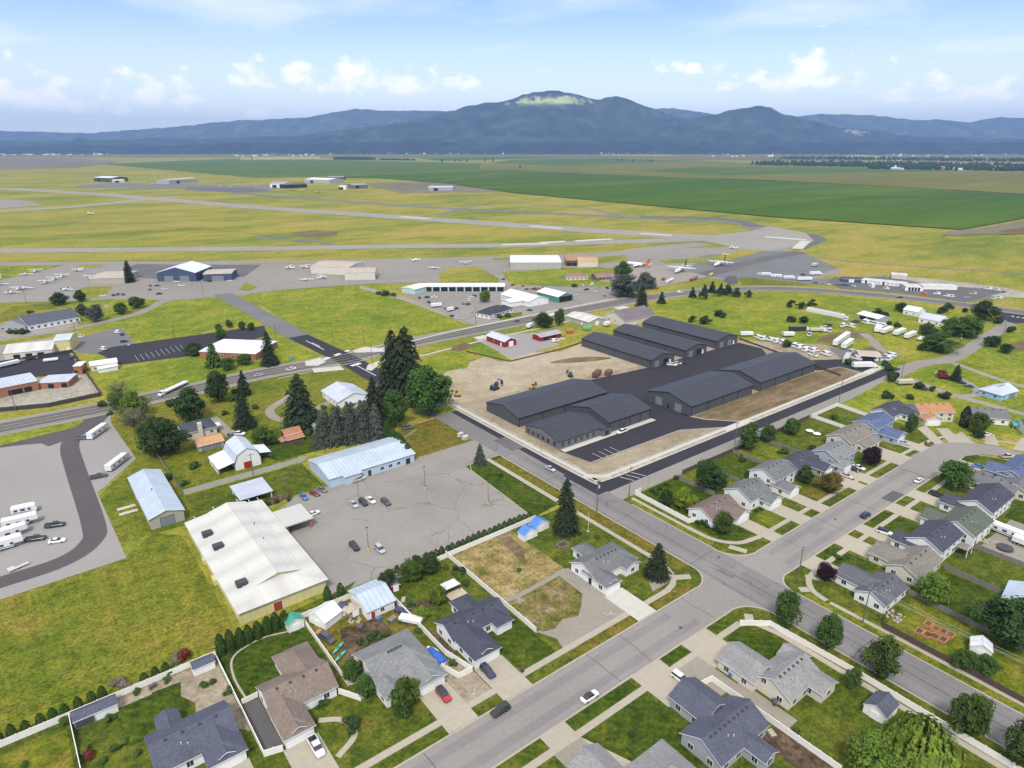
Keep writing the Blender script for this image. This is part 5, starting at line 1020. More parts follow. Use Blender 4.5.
building('house', 'grey-roofed white house with a pale new driveway on the street corner', 'house', 'white house by the dry lot', [(112.3,108.6,129.6,119.1,'x',3,.5,'1'), (112.2,104,118.4,114,'y',2.9,.5,'0'), (117.6,114,123.1,124.2,'y',2.9,.5,'1'), (122.6,106.6,128.8,113,'y',2.9,.45), (114,104.35,116.6,108.5,'y',3.5,.5)], 'roof_midgrey', 'wall_white', [G2W(1,'S'), ('door',0,'S',.5,1,2.05,.1), ('door_dark',1,'W',.3,.9,2.05,.1)], vents=6)
building('house', 'pale grey house with cream walls and a wide driveway at the lower right', 'house', 'pale grey house with cream walls', [(115.3,52.3,128.6,62.2,'x',3,.55), (113.7,60,122.9,70.2,'y',2.9,.5), (122.7,49,129.3,56,'y',2.8,.5), (126.5,57,132,62.6,'y',2.8,.5)], 'roof_lightgrey', 'wall_cream', [G2W(1,'N'), ('win',0,'W',.3,1.1,1.2,3.0)], vents=6)
building('house', 'big navy-roofed house with a long ridge of dark vents at the bottom', 'house', 'big navy-roofed house', [(90.2,51.6,106.6,61.8,'x',3,.55), (96,60,105.2,69.5,'y',2.9,.5), (97.6,46.9,102.4,56,'y',2.85,.5)], 'roof_slate', 'wall_grey', [G2W(1,'N')], vents=9)
building('house', 'pale lavender-grey roof cut off by the bottom edge of the photo', 'house', 'bottom-edge grey roof', [(64,50,86.5,63,'x',2.9,.45,'1'), (67.4,60,75.6,70.1,'y',2.9,.5)], 'roof_lightgrey', 'wall_cream', [G2W(1,'N')], vents=4)
# ---- row along the far side of the street, right of the corner
building('house', 'brown-patterned shingle house behind the lime-green tree', 'house', 'brown shingle corner house', [(163.2,107.6,178.1,118,'x',2.9,.5), (170.8,103.8,178.2,113,'y',2.8,.5)], 'roof_umber', 'wall_white', [G2W(1,'S',.5,4.6)])
building('house', 'grey two-part white house next to the brown shingle house', 'house', 'grey two-part white house', [(182,106.6,194.4,117.8,'x',3.9,.5), (187.2,102.5,195,110,'y',2.8,.5)], 'roof_midgrey', 'wall_white', [G2W(1,'S',.5,4.6)])
building('house', 'white split-level house with a bare white gable and grey roof', 'house', 'white split-level house', [(200,109,213.5,120.2,'x',4.6,.5), (199.7,103,206.6,111,'y',2.9,.5)], 'roof_midgrey', 'wall_white', [G2W(1,'S',.5,4.6)])
building('house', 'charcoal-roofed low house behind the red and green shrubs', 'house', 'charcoal-roofed low house', [(217.2,110,232.2,120,'x',2.9,.5), (224,104,231.4,113,'y',2.8,.5)], 'roof_navy', 'wall_grey', [G2W(1,'S',.5,4.6)])
building('house', 'pale grey-blue split-level house with two cars in its driveway', 'house', 'pale grey-blue split-level', [(233.2,104,247,115.4,'x',4.3,.45), (231.8,101,239.8,107,'y',2.9,.5)], 'roof_grey', 'wall_bluegrey', [G2W(1,'S',.5,4.6)])
building('house', 'tan-roofed house behind the dark purple tree', 'house', 'tan-roofed house', [(252,108.6,270.6,119.4,'x',4.3,.45), (256.6,104.4,268.2,111,'x',2.9,.5)], 'roof_tan', 'wall_cream', [G2W(1,'E',.5,4.2)])
building('house', 'blue-roofed two-storey house with light blue walls', 'house', 'blue-roofed house', [(273,108.6,288.6,119.4,'x',5,.45), (274.6,101,283.6,110,'y',2.9,.5)], 'roof_blue', 'wall_bluegrey', [G2W(1,'S',.5,4.6)])
building('house', 'black-roofed long white house behind the blue-roofed house', 'house', 'black-roofed long white house', [(297,113,314,123.4,'x',2.9,.5), (304.5,108,312,115,'y',2.8,.5)], 'roof_navy', 'wall_white', [G2W(1,'S',.5,4.6)])
building('house', 'cream two-storey house with an orange-tan roof on the bend', 'house', 'orange-roofed house', [(-8,-5.5,8,5.5,'x',4.6,.45), (-7.8,-9.5,.2,-3,'y',2.9,.5)], 'roof_orange', 'wall_cream', [G2W(1,'S',.5,5)], loc=(317,106), rot=-rad(36))
building('house', 'grey-roofed house behind a rounded tree on the cul-de-sac', 'house', 'grey cul-de-sac house', [(-7,-5.5,8,5.5,'x',2.9,.5), (-8.5,-8,-1.5,1,'y',2.8,.5)], 'roof_midgrey', 'wall_white', [G2W(1,'S',.5,5)], loc=(334,90), rot=-rad(52))
building('house', 'white-walled house half cut by the right edge beside a turquoise canopy', 'house', 'right-edge white house', [(-6,-5,8,5,'x',2.9,.5)], 'roof_navy', 'wall_white', [('garage',0,'W',.5,4.6,2.2,.05)], loc=(335.6, 71.8), rot=-rad(50))
building('house', 'pale blue hip-roofed house alone on the far right meadow', 'house', 'pale blue meadow house', [(-7.5,-5.5,7.5,5.5,'x',3,.45,'0')], 'metal_silver', 'wall_sky', [('garage_grey',0,'S',.7,4.6,2.2,.05)], loc=(374,98), rot=-rad(10))
# ---- right-hand row on the near side of that street
building('house', 'streaky blue-grey shingled house at the corner near the purple tree', 'house', 'streaky blue-grey corner house', [(163.8,54.7,177.2,63.4,'x',2.9,.5), (166.9,60,175.2,70.2,'y',2.8,.5)], 'roof_streak', 'wall_white', [G2W(1,'N')])
building('house', 'weathered tan-grey shingled house behind the bright round tree', 'house', 'weathered tan-grey house', [(182.5,54.4,198.2,63.8,'x',2.95,.5), (185,61,194.4,69.6,'y',2.8,.5)], 'roof_tan', 'wall_cream', [G2W(1,'N')])
building('house', 'navy-roofed white two-storey house with outdoor back stairs', 'house', 'white house with back stairs', [(198.4,55.2,214.6,65.6,'x',4.7,.5), (197.4,61,204.4,69.2,'y',3,.5)], 'roof_navy', 'wall_white', [G2W(1,'N')])
building('house', 'green-grey roofed white two-storey house in the right-hand row', 'house', 'green-grey roofed house', [(215.9,52.8,231.2,64,'x',4.3,.5), (218,61,226.5,69.3,'y',3,.5)], 'roof_olive', 'wall_white', [G2W(1,'N')])
building('house', 'dark navy roofed white house behind the big round street tree', 'house', 'dark navy house by big tree', [(235,54.6,254.6,65,'x',4.6,.5), (233.5,61,241.7,69.6,'y',3,.5)], 'roof_navy', 'wall_white', [G2W(1,'N')])
building('house', 'grey long-roofed house between the dark navy and royal blue roofs', 'house', 'grey long-roofed house', [(258,55.6,268,69.6,'y',2.9,.5), (262,52,272,62,'x',2.85,.5)], 'roof_midgrey', 'wall_cream', [G2W(0,'N')])
building('house', 'royal-blue roofed pale house on the inside of the bend', 'house', 'royal-blue roofed house', [(273,56.5,296,66.6,'x',3,.45), (272.4,62,281.2,69.8,'y',2.9,.5)], 'roof_blue', 'wall_bluegrey', [G2W(1,'N')])
building('house', 'white house behind the dark navy house, at the right edge', 'house', 'right-edge back house', [(246,24,262,36,'x',3,.5)], 'roof_slate', 'wall_white', [])
building('shop', 'pale blue metal-roofed outbuilding at the right edge', 'outbuilding', 'pale blue outbuilding', [(-7,-5,7,5,'x',3,.35)], 'metal_blue', 'wall_sky', [('garage',0,'S',.5,3,2.4,.05)], loc=(195.7, 33.6), rot=rad(8))
# ---- church hall: broad white roof, raised centre nave, yellow walls
ch = building('church_hall', 'long white-roofed church hall with pale yellow walls', 'church hall', 'white-roofed church hall', [(30.2,152.2,54.2,206.8,'y',4,.13,'0'), (37.5,159.6,49.1,206.6,'y',5.2,.27)], 'metal_white', 'wall_paleyellow', [('door_red',0,'S',.42,2.2,2.6,.1), ('door',0,'W',.3,1,2.1,.1), ('win',1,'S',.5,.4,.4,5.9)], win=None, vents=0, ov=.6)
for k in (-9.3, -3.4, 3.9, 7.6, 10.5):
    zz = (4+(12-abs(k+.0))*.13+.03) if abs(k-1.1) > 5.8 else 5.22+(5.8-abs(k-1.1))*.27+.03
    b = MB(); b.box(k-.1, -20, zz-.1, k+.1, 27.2, zz+.05); b.build('roof_seam', 'metal_light', ch)
for u, v in ((33.5,195), (34.2,186), (34.2,164)):
    b = MB(); b.box(-1.4,-1.1,4.3,1.4,1.1,5.6,1); b.box(-1.1,-1.4,4.3,-.3,-1.1,5.5,1); b.box(.3,-1.3,4.3,1.1,-1.1,5.5,1); b.build('roof_unit', ['metal_light', 'metal_dark'], ch, (u-42.3,v-182,0))
b = MB()
for u, v in ((46,190), (45.5,180), (44,186)): b.tube([(u-42.3,v-182,5), (u-42.3,v-182,6.6)], .12, 6)
b.build('vent_pipe', 'metal_dark', ch)
b = MB(); b.box(-1.2,-8,0,0,-5,1.6,0); b.box(-1.0,4,0,0,6,1.5,0); b.build('lean_to', 'wall_paleyellow', ch, (30.6-42.2,180-179.5,0))
cpy = thing('entrance_canopy', 'square white flat canopy on posts beside the church hall', 'canopy', (59,191.4,0)); b = MB(); b.box(-4.6,-5.6,3.3,4.6,5.6,3.7); b.build('canopy_roof', 'metal_white', cpy)
for u in (-3.8,3.8):
    for v in (-4.8,4.8): b = MB(); b.box(u-.3,v-.3,0,u+.3,v+.3,3.298); b.build('post', 'wall_brick', cpy)
landmark(59,191,'square white canopy')
# ---- long pale blue hall, left barn, carport
building('hall', 'long pale blue metal building at the head of the church lot', 'hall', 'long pale blue building', [(77.8,207,112.8,226.8,'x',3.8,.2), (83,205.5,90,210,'x',3.6,.1)], 'metal_blue', 'wall_lightblue', [('door',0,'S',.2,1,2.1,.1), ('door_dark',0,'S',.45,1,2.1,.1), ('win',0,'S',.6,1.4,1.2,1), ('win',0,'S',.7,1.4,1.2,1), ('win',0,'S',.8,1.4,1.2,1), ('door_dark',0,'S',.92,1.6,2.2,.1), ('win',0,'S',.32,1.2,1,1)], win=None, vents=0)
building('barn', 'tall pale blue metal barn standing in the rough grass, left', 'barn', 'pale blue metal barn', [(21.6,215.4,32.4,251.6,'y',4,.32)], 'metal_blue', 'wall_tan', [('garage_grey',0,'S',.5,4,3.2,.05), ('door',0,'W',.3,1,2,.1)], win=None, vents=1)
for y in (232.5,236.5): tag(slab('concrete_pad', 15.5, y-.8, 21, y+.8, 'concrete_new', 0, .18), None, None)
cp2 = thing('carport', 'flat white-roofed carport between the church hall and barns', 'carport', (54.4,218.6,0)); b = MB(); b.hexa([(-5.6,-5.8,2.6), (5.6,-5.8,2.6), (5.6,5.8,3.1), (-5.6,5.8,3.1), (-5.6,-5.8,2.8), (5.6,-5.8,2.8), (5.6,5.8,3.3), (-5.6,5.8,3.3)]); b.build('roof', 'metal_silver', cp2)
for u in (-5,5):
    for v in (-5.2,5.2): b = MB(); b.box(u-.12,v-.12,0,u+.12,v+.12,2.6); b.build('post', 'trim', cp2)
b = MB(); b.box(-4.8,3,0,4.8,5,2.4); b.build('wall', 'wall_grey', cp2); landmark(54.4,218.6,'flat white carport')
# ---- farmstead
fh = building('farmhouse', 'dark-roofed farmhouse with a white chimney and awnings', 'house', 'dark-roofed farmhouse', [(47,282,60.4,294,'x',3.2,.42,'01')], 'roof_navy', 'wall_cream', [], vents=0)
b = MB(); b.box(-1,-6.6,0,.6,-5.3,6.6); b.build('chimney', 'wall_cream', fh); b = MB(); b.box(5.6,-4,2.6,8.6,0,2.8); b.box(-9,1,2.6,-6.4,4,2.8); b.build('awning', 'metal_bright', fh)
building('garage', 'orange-roofed garage in front of the dark-roofed farmhouse', 'garage', 'orange-roofed garage', [(48.6,266.8,59,276,'x',2.6,.3)], 'metal_orange', 'wall_grey', [('garage_grey',0,'S',.3,3,2.1,.05), ('garage_grey',0,'S',.7,3,2.1,.05)], win=None, vents=0)
br = thing('gambrel_barn', 'old white gambrel barn with a red door and open lean-to', 'barn', (60.4,248.4,0)); br.scale = (1.22,1.0,1.05); landmark(60.4,248.4,'white gambrel barn')
prof = [(-3.9,3.2), (-2.9,6), (0,7.8), (2.9,6), (3.9,3.2)]; b = MB()
for y in (-7,7): b.face([(-3.8,y,-.1), (3.8,y,-.1)]+[(u*.97,y,z) for u, z in prof[::-1]] if y < 0 else [(3.8,y,-.1), (-3.8,y,-.1)]+[(u*.97,y,z) for u, z in prof])
for u in (-3.8,3.8): b.face([(u,-7,-.1), (u,7,-.1), (u,7,3.2), (u,-7,3.2)])
b.build('wall', 'wall_white', br); b = MB(); k = 0
for (u0,z0), (u1,z1) in zip(prof, prof[1:]): b.face([(u0*1.06,-7.4,z0+.1), (u0*1.06,7.4,z0+.1), (u1*1.06,7.4,z1+.1), (u1*1.06,-7.4,z1+.1)], 0, [(-7.4,k), (7.4,k), (7.4,k+3), (-7.4,k+3)]); k += 3
b.build('roof', 'metal_silver', br); b = MB(); b.face([(-9,-7,2.3), (-4.1,-7,3.5), (-4.1,7,3.5), (-9,7,2.3)], 0, [(-7,0), (-7,5), (7,5), (7,0)]); b.face([(4.1,-4,3.4), (8,-4,2.6), (8,5,2.6), (4.1,5,3.4)], 0, [(0,0), (0,4), (9,4), (9,0)]); b.build('lean_to_roof', 'metal_bright', br)
b = MB(); b.box(-1.4,-7.15,0,1.0,-7.02,2.6); b.build('barn_door', 'paint_red', br); b = MB()
for u, v in ((-8.8,-6.8), (-8.8,0), (-8.8,6.8), (7.8,-3.8), (7.8,4.8)): b.box(u-.12,v-.12,0,u+.12,v+.12,2.4)
b.build('posts', 'wood_grey', br); b = MB(); b.box(-8.8,5.5,0,-4,5.6,2.4); b.box(-8.85,-6,0,-8.8,6,1.2); b.build('lean_to_wall', 'wall_white', br)
building('shed', 'small rust-roofed shed with a white upper roof by the dark spruce', 'shed', 'rust-roofed shed', [(79.5,256,87,262,'x',2.9,.5), (79.2,252,86.6,257.6,'x',2.2,.3), (77,252.6,80.2,257,'y',1.9,.3)], 'metal_rust', 'wall_brown', [], win=None, vents=0)
building('workshop', 'white workshop with a big pale metal roof near the crossroads', 'workshop', 'white workshop', [(112,277,128.6,296.6,'y',3.4,.35), (116,274,127.5,279,'x',2.6,.2)], 'metal_silver', 'wall_white', [('garage',0,'W',.25,3,2.6,.05), ('door',0,'S',.2,1,2,.1)], win=(1,1), vents=0)
building('pole_barn', 'low white roof half hidden behind the row of blue spruces', 'barn', 'white roof behind spruces', [(92.5,243.5,100,262,'y',3,.2), (104,252,121,263,'x',3,.2)], 'metal_white', 'wall_white', [], win=None, vents=0)
# ---- new charcoal warehouses
def warehouse(label, short, w, feats):
    r = building('warehouse', label, 'warehouse', short, [w]if isinstance(w[0], (int, float)) else w, 'metal_charcoal', 'wall_charcoal', feats, win=None, vents=0, ov=.35, trim='metal_dark')
    L2, W2, e = (w[2]-w[0])/2, (w[3]-w[1])/2, w[5]; n = 4
    for i in range(n+1):          # downpipes along the eaves
        u = -1+2*i/n; b = MB()
        for s_ in (-1, 1):
            if w[4] == 'x': b.box(u*(L2-.7)-.09, s_*(W2-.28)-.07, 0, u*(L2-.7)+.09, s_*(W2-.28)+.07, e-.2)
            else: b.box(s_*(L2-.28)-.07, u*(W2-.7)-.09, 0, s_*(L2-.28)+.07, u*(W2-.7)+.09, e-.2)
        b.build('downpipe', 'void_dark', r)
    b = MB()
    for s_ in (-1, 1):
        if w[4] == 'x': b.box(-L2, s_*(W2+.06)-.08, e-.2, L2, s_*(W2+.06)+.08, e-.02)
        else: b.box(s_*(L2+.06)-.08, -W2, e-.2, s_*(L2+.06)+.08, W2, e-.02)
    b.build('gutter', 'void_dark', r); return r
warehouse('long charcoal warehouse at the front left of the new complex', 'front-left charcoal warehouse', (164.6,209,218.4,233.6,'x',4.4,.22), [('garage_grey',0,'E',.3,3.6,3.6,.05), ('garage_grey',0,'E',.7,3.6,3.6,.05)])
of = building('office', 'low charcoal office with a row of windows and a red-trimmed entry', 'office', 'charcoal office', [(163.2,181.4,192.2,203.6,'x',3.6,.24), (186,179.6,191.8,186,'y',3.3,.3)], 'metal_charcoal', 'wall_graphite', [('darkwin',0,'S',.08,1.3,1.4,1), ('darkwin',0,'S',.2,1.3,1.4,1), ('darkwin',0,'S',.32,1.3,1.4,1), ('darkwin',0,'S',.44,1.3,1.4,1), ('darkwin',0,'S',.56,1.3,1.4,1), ('darkwin',0,'S',.68,1.3,1.4,1), ('door_dark',1,'S',.5,2.2,2.4,.1)]+[('darkwin',0,'W',u,1.5,1.6,1) for u in (.1,.25,.4,.55,.7,.88)], win=None, vents=0, ov=.35, trim='metal_dark')
warehouse('tall charcoal warehouse joined to the low office', 'tall charcoal warehouse', (191,181,217.6,205.6,'x',5,.26), [('door_dark',0,'S',.35,1,2.2,.1)])
warehouse('charcoal warehouse with two grey roll-up doors beside the brown soil', 'two-door charcoal warehouse', (233.4,171.6,281,198.2,'x',4.9,.24), [('garage_grey',0,'W',.28,4,3.8,.05), ('garage_grey',0,'W',.72,4,3.8,.05), ('door_dark',0,'W',.5,1,2.1,.1)])
warehouse('charcoal warehouse at the far end of the brown soil bed', 'far-end charcoal warehouse', (286.6,171.4,338.4,196.6,'x',4.9,.24), [('garage_grey',0,'W',.3,4,3.8,.05), ('garage_grey',0,'E',.7,4,3.8,.05)])
for x0, x1, y0, y1, nm, sh in ((271.4,291.6,228.6,284,'nearest the dirt field','first rear warehouse'), (301,321.2,229,286.5,'in the middle of the three rear warehouses','middle rear warehouse'), (331,352.8,230,289,'nearest the green meadow','meadow-side rear warehouse')):
    warehouse(f'rear charcoal warehouse with gable doors, {nm}', sh, (x0,y0,x1,y1,'y',4.9,.24), [('garage_grey',0,'S',.25,3.6,3.6,.05), ('garage_dark' if x0 < 320 else 'garage_grey',0,'S',.62,3.6,3.6,.05), ('door',0,'S',.82,1.1,2.2,.1)])  # garage_dark: dark panel standing in for the shade inside an open bay
# ---- between the highway and the site
building('barn', 'small bright red metal barn with a white roll-up door', 'barn', 'red barn', [(232.6,309.4,242.4,329,'y',3.6,.4)], 'metal_silver', 'wall_red', [('garage',0,'S',.55,3.2,3,.05), ('door',0,'W',.8,1,2,.1), ('win',0,'W',.4,.9,.9,1.4)], win=None, vents=0)
building('shed', 'long dark red open-fronted shed with a grey roof', 'shed', 'dark red shed', [(258,306,276,315,'x',3,.25)], 'metal_grey', 'wall_red', [('garage_dark',0,'S',.25,4,2.4,.05), ('garage_dark',0,'S',.6,4,2.4,.05)], win=None, vents=0)  # garage_dark: dark panels standing in for the shade inside the open front
building('barn', 'cream-walled barn with a mauve-brown roof behind the rear warehouses', 'barn', 'mauve-roofed cream barn', [(326,299,357,322,'x',4,.4)], 'roof_mauve', 'wall_cream', [('win',0,'W',.3,1,1,2), ('win',0,'W',.6,1,1,2), ('door',0,'S',.3,1,2,.1)], win=None, vents=0)
building('storage_building', 'low beige metal storage building along the highway edge', 'storage building', 'beige storage building', [(306,313.4,322.6,337,'y',3.6,.22)], 'metal_white', 'wall_steel', [('garage',0,'S',.5,3,2.8,.05), ('door',0,'W',.7,1,2,.1)], win=None, vents=0)
# ---- repair yards across the highway
lu = front_building('open_bay_building', 'very long white-roofed building with dark open bays', 'open-bay building', 'long open-bay building', (279,482), (332,441.4), 15, 4.2, .12, 'x', 'metal_bright', 'wall_mint', [('garage_dark',0,'S',.05+.1*i,5.4,3.4,.05) for i in range(10)])  # garage_dark: dark panels standing in for the shade inside the open bays
building('garage', 'mint-green end building with a white roof beside the open bays', 'garage', 'mint-green end building', [(-11,-7.5,11,7.5,'x',4.3,.12)], 'metal_bright', 'wall_mint', [('garage',0,'E',.5,3,3,.05)], loc=(274,486), rot=rad(20), win=None, vents=0)
building('workshop', 'white gabled workshop with cream front doors across the highway', 'workshop', 'white gabled workshop', [(311.6,384,332,420,'y',4,.3), (300,392,312.5,404,'x',3.6,.2)], 'metal_bright', 'wall_white', [('garage',0,'S',.3,3.4,3,.05), ('garage',0,'S',.7,3.4,3,.05)]+[('win',0,'W',.1+.1*i,1,1,1.4) for i in range(8)], win=None, vents=0)
building('hangar', 'green-walled open-fronted hangar with a white roof', 'hangar', 'green open hangar', [(338,380.8,354.6,407,'y',4.8,.3)], 'metal_bright', 'wall_green', [('garage_dark',0,'S',.5,13,4.3,.05)], win=None, vents=0)
building('office', 'low white office with a dark hip roof and porch in the repair yard', 'office', 'dark hip-roofed office', [(-13,-7,5,7,'x',3,.5,'0'), (3,-6,15,5,'x',2.9,.5,'1')], 'roof_charcoal', 'wall_white', [], loc=(277.0, 380.8), rot=rad(12))
# ---- hangars and terminal buildings
front_building('hangar', 'large pale steel hangar with a white roof beside the apron', 'hangar', 'large pale steel hangar', (399.4,521), (438.9,491), 46, 7, .06, 'x', 'metal_bright', 'wall_steel', [('garage_dark',0,'W',.5,18,6,.05)])
front_building('airport_office', 'cream building with a terracotta-red roof next to the steel hangar', 'office', 'terracotta-roofed building', (460.8, 490.5), (476.4, 478.5), 20, 6, .25, 'x', 'metal_orange', 'wall_cream', [])
front_building('airport_office', 'brown timbered annex joined to the terracotta-roofed building', 'office', 'brown timbered annex', (455.7, 503.1), (464.7, 496.2), 18, 6, .25, 'x', 'metal_rust', 'wall_brown', [('garage_dark',0,'S',.3,4,3,.3), ('garage_dark',0,'S',.75,4,3,.3)], (1.2,1.2))
front_building('house', 'cream house with a reddish roof and white trim near the big trees', 'house', 'reddish-roofed cream house', (405.4, 445.5), (422.4, 435.9), 10, 3, .45, 'x', 'roof_rust', 'wall_cream', [], (1.4,1.3))
front_building('house', 'dark brown house just left of the tall bluish trees', 'house', 'dark brown house', (426.5, 429.2), (441.7, 424.6), 11, 3, .45, 'x', 'roof_rust', 'wall_brown', [], (1.4,1.3))
front_building('hangar', 'navy-walled hangar with a peaked white roof', 'hangar', 'navy-walled hangar', (112.1, 664.6), (139.6, 643.5), 34, 8, .28, 'y', 'metal_bright', 'wall_navy', [('garage_grey',0,'S',.3,8,5,.05), ('garage_grey',0,'S',.7,8,5,.05)])
front_building('hangar', 'navy hangar with a flat tan-grey roof beside the peaked one', 'hangar', 'flat-roofed navy hangar', (145.0, 640.5), (166.6, 629.6), 24, 6.5, .06, 'x', 'metal_tan', 'wall_navy', [('garage_grey',0,'S',.5,10,4.5,.05)])
front_building('hangar', 'tan flat-roofed hangar with dark doors beside the small planes', 'hangar', 'tan flat-roofed hangar', (62.3, 685.1), (87.1, 671.4), 34, 5.5, .05, 'x', 'metal_tan', 'wall_tan', [('garage_dark',0,'E',.3,8,4,.05)])
front_building('hangar', 'beige hangar with a wide low roof left of the long taxi apron', 'hangar', 'wide beige hangar', (236.5, 620.1), (259.9, 589.3), 34, 7, .1, 'x', 'metal_tan', 'wall_cream', [])
front_building('hangar', 'lower beige hangar butting onto the wide beige hangar', 'hangar', 'lower beige hangar', (247.1, 567.6), (270.0, 553.5), 26, 7, .14, 'x', 'metal_tan', 'wall_cream', [('garage_dark',0,'E',.3,5,4,.05)])
front_building('motel', 'long dark grey-roofed motel with white gable trim', 'motel', 'grey-roofed motel', (8.9, 531.2), (38.9, 539.4), 24, 3.4, .35, 'x', 'roof_slate', 'wall_white', [], (1.6,1.3))
front_building('motel_wing', 'gabled grey end wing of the motel at the left edge', 'motel wing', 'gabled motel wing', (-6.4, 543.0), (7.3, 532.4), 22, 3.4, .4, 'y', 'roof_midgrey', 'wall_grey', [], (1.6,1.3))
front_building('shop', 'long white metal shop with a row of cars under its eave', 'shop', 'long white shop', (-6.6, 462.2), (15.9, 456.2), 22, 4, .22, 'x', 'metal_white', 'wall_cream', [('garage_dark',0,'S',.25,3,2.6,.05), ('garage_dark',0,'S',.5,3,2.6,.05), ('garage_dark',0,'S',.75,3,2.6,.05)])
front_building('shop', 'yellow-fronted shop with a pale violet roof', 'shop', 'yellow-fronted shop', (17.8, 463.5), (25.5, 460.6), 16, 7, .2, 'x', 'metal_silver', 'wall_paleyellow', [('door',0,'S',.8,1,2.1,.1)])
front_building('station', 'orange brick station with a white flat roof, left edge', 'station', 'orange brick station', (-16.8, 389.6), (4.6, 392.0), 17, 5, .03, 'x', 'metal_silver', 'wall_brick', [('garage_dark',0,'S',.5,3,2.4,.3), ('garage_dark',0,'S',.62,3,2.4,.3), ('garage_dark',0,'S',.8,3,2.4,.3)])
front_building('station_wing', 'lower brick wing with a pale roof right of the brick station', 'station wing', 'lower brick wing', (4.9, 393.4), (16.9, 387.5), 12, 3.4, .04, 'x', 'metal_silver', 'wall_brick', [('garage_dark',0,'S',.4,2.4,2.2,.1), ('garage_dark',0,'S',.85,2.4,2.2,.1)])
front_building('kiosk', 'small orange-brown kiosk at the corner of the dark lot', 'kiosk', 'orange-brown kiosk', (21.6, 408.1), (25.0, 406.6), 8, 5, .04, 'x', 'metal_bright', 'wall_brick', [('garage_dark',0,'S',.2,1.6,2.2,.1)])
front_building('storage_building', 'white narrow building beside the dark striped parking lot', 'storage building', 'white narrow building', (29.3, 409.5), (42.0, 408.6), 9, 3.2, .25, 'x', 'metal_bright', 'wall_cream', [], (1,1))
front_building('storage_shed', 'small white shed in front of the white narrow building', 'shed', 'small white front shed', (32.3, 403.4), (41.3, 404.0), 5, 2.4, .2, 'x', 'metal_bright', 'wall_white', [])
front_building('clinic', 'white flat-roofed brick clinic among trees by the highway', 'clinic', 'white flat-roofed clinic', (82.3, 399.7), (106.1, 375.3), 26, 4, .03, 'x', 'metal_bright', 'wall_brick', [('win',0,'S',.2,1.6,1.4,1), ('win',0,'S',.4,1.6,1.4,1), ('win',0,'S',.6,1.6,1.4,1)])
front_building('hangar', 'white building corner with a dark forecourt at the far left edge', 'hangar', 'left-edge white hangar', (-7.7, 767.4), (2.2, 771.7), 26, 6, .1, 'x', 'metal_bright', 'wall_white', [])
# long storage rows on the right of the airfield
front_building('storage_row', 'dark navy storage row end with one white panel', 'storage row', 'dark navy storage row', (594.6, 290.7), (603.0, 277.4), 12, 3, .06, 'x', 'metal_charcoal', 'wall_navy', [('garage',0,'S',.5,4,3,.1)])
front_building('storage_row', 'long low cream storage row beside the highway, right', 'storage row', 'long cream storage row', (603.4, 277.2), (613.4, 244.5), 12, 3, .06, 'x', 'metal_white', 'wall_cream', [('garage',0,'S',.05+.1*i,5,3,.1) for i in range(10)])
front_building('storage_row', 'farther half of the cream storage row with a stepped front', 'storage row', 'stepped cream storage row', (599.3, 237.9), (607.1, 228.9), 16, 3.4, .06, 'x', 'metal_white', 'wall_cream', [('garage',0,'S',.1+.2*i,4,3,.1) for i in range(5)])
front_building('storage_row', 'last cream storage row before the parked planes, right', 'storage row', 'last cream storage row', (617.0, 232.4), (636.7, 213.1), 12, 3, .06, 'x', 'metal_white', 'wall_cream', [('garage',0,'S',.1+.16*i,4,3,.1) for i in range(6)])
front_building('storage_row', 'small cream flat roof behind the long storage row', 'storage row', 'small cream roof', (647.0, 271.5), (652.1, 260.4), 14, 3.5, .05, 'x', 'metal_white', 'wall_cream', [])
front_building('house', 'white metal-roofed house left of the pale-grey roofed one, far right', 'house', 'white metal-roofed house', (512.4, 202.7), (511.7, 192.6), 11, 3.4, .4, 'x', 'metal_bright', 'wall_white', [], (1,1))
front_building('house', 'pale violet-roofed white house beside the large green tree', 'house', 'violet-roofed white house', (495.2, 185.1), (494.8, 171.0), 13, 3.4, .4, 'x', 'metal_silver', 'wall_white', [], (1.2,1.2))
front_building('carport', 'white-roofed open carport in the trailer meadow', 'carport', 'white meadow carport', (474.4, 217.2), (470.5, 200.8), 12, 3, .25, 'x', 'metal_bright', 'wall_grey', [('garage_dark',0,'S',.3,5,2.4,.05), ('garage_dark',0,'S',.7,5,2.4,.05)])
front_building('shelter', 'grey metal shelter packed with white vehicles by the lane', 'shelter', 'grey metal shelter', (376.0, 166.7), (382.9, 157.8), 11, 3.2, .12, 'x', 'metal_tan', 'wall_grey', [('garage_dark',0,'S',.3,5,2.6,.05), ('garage_dark',0,'S',.7,5,2.6,.05)])
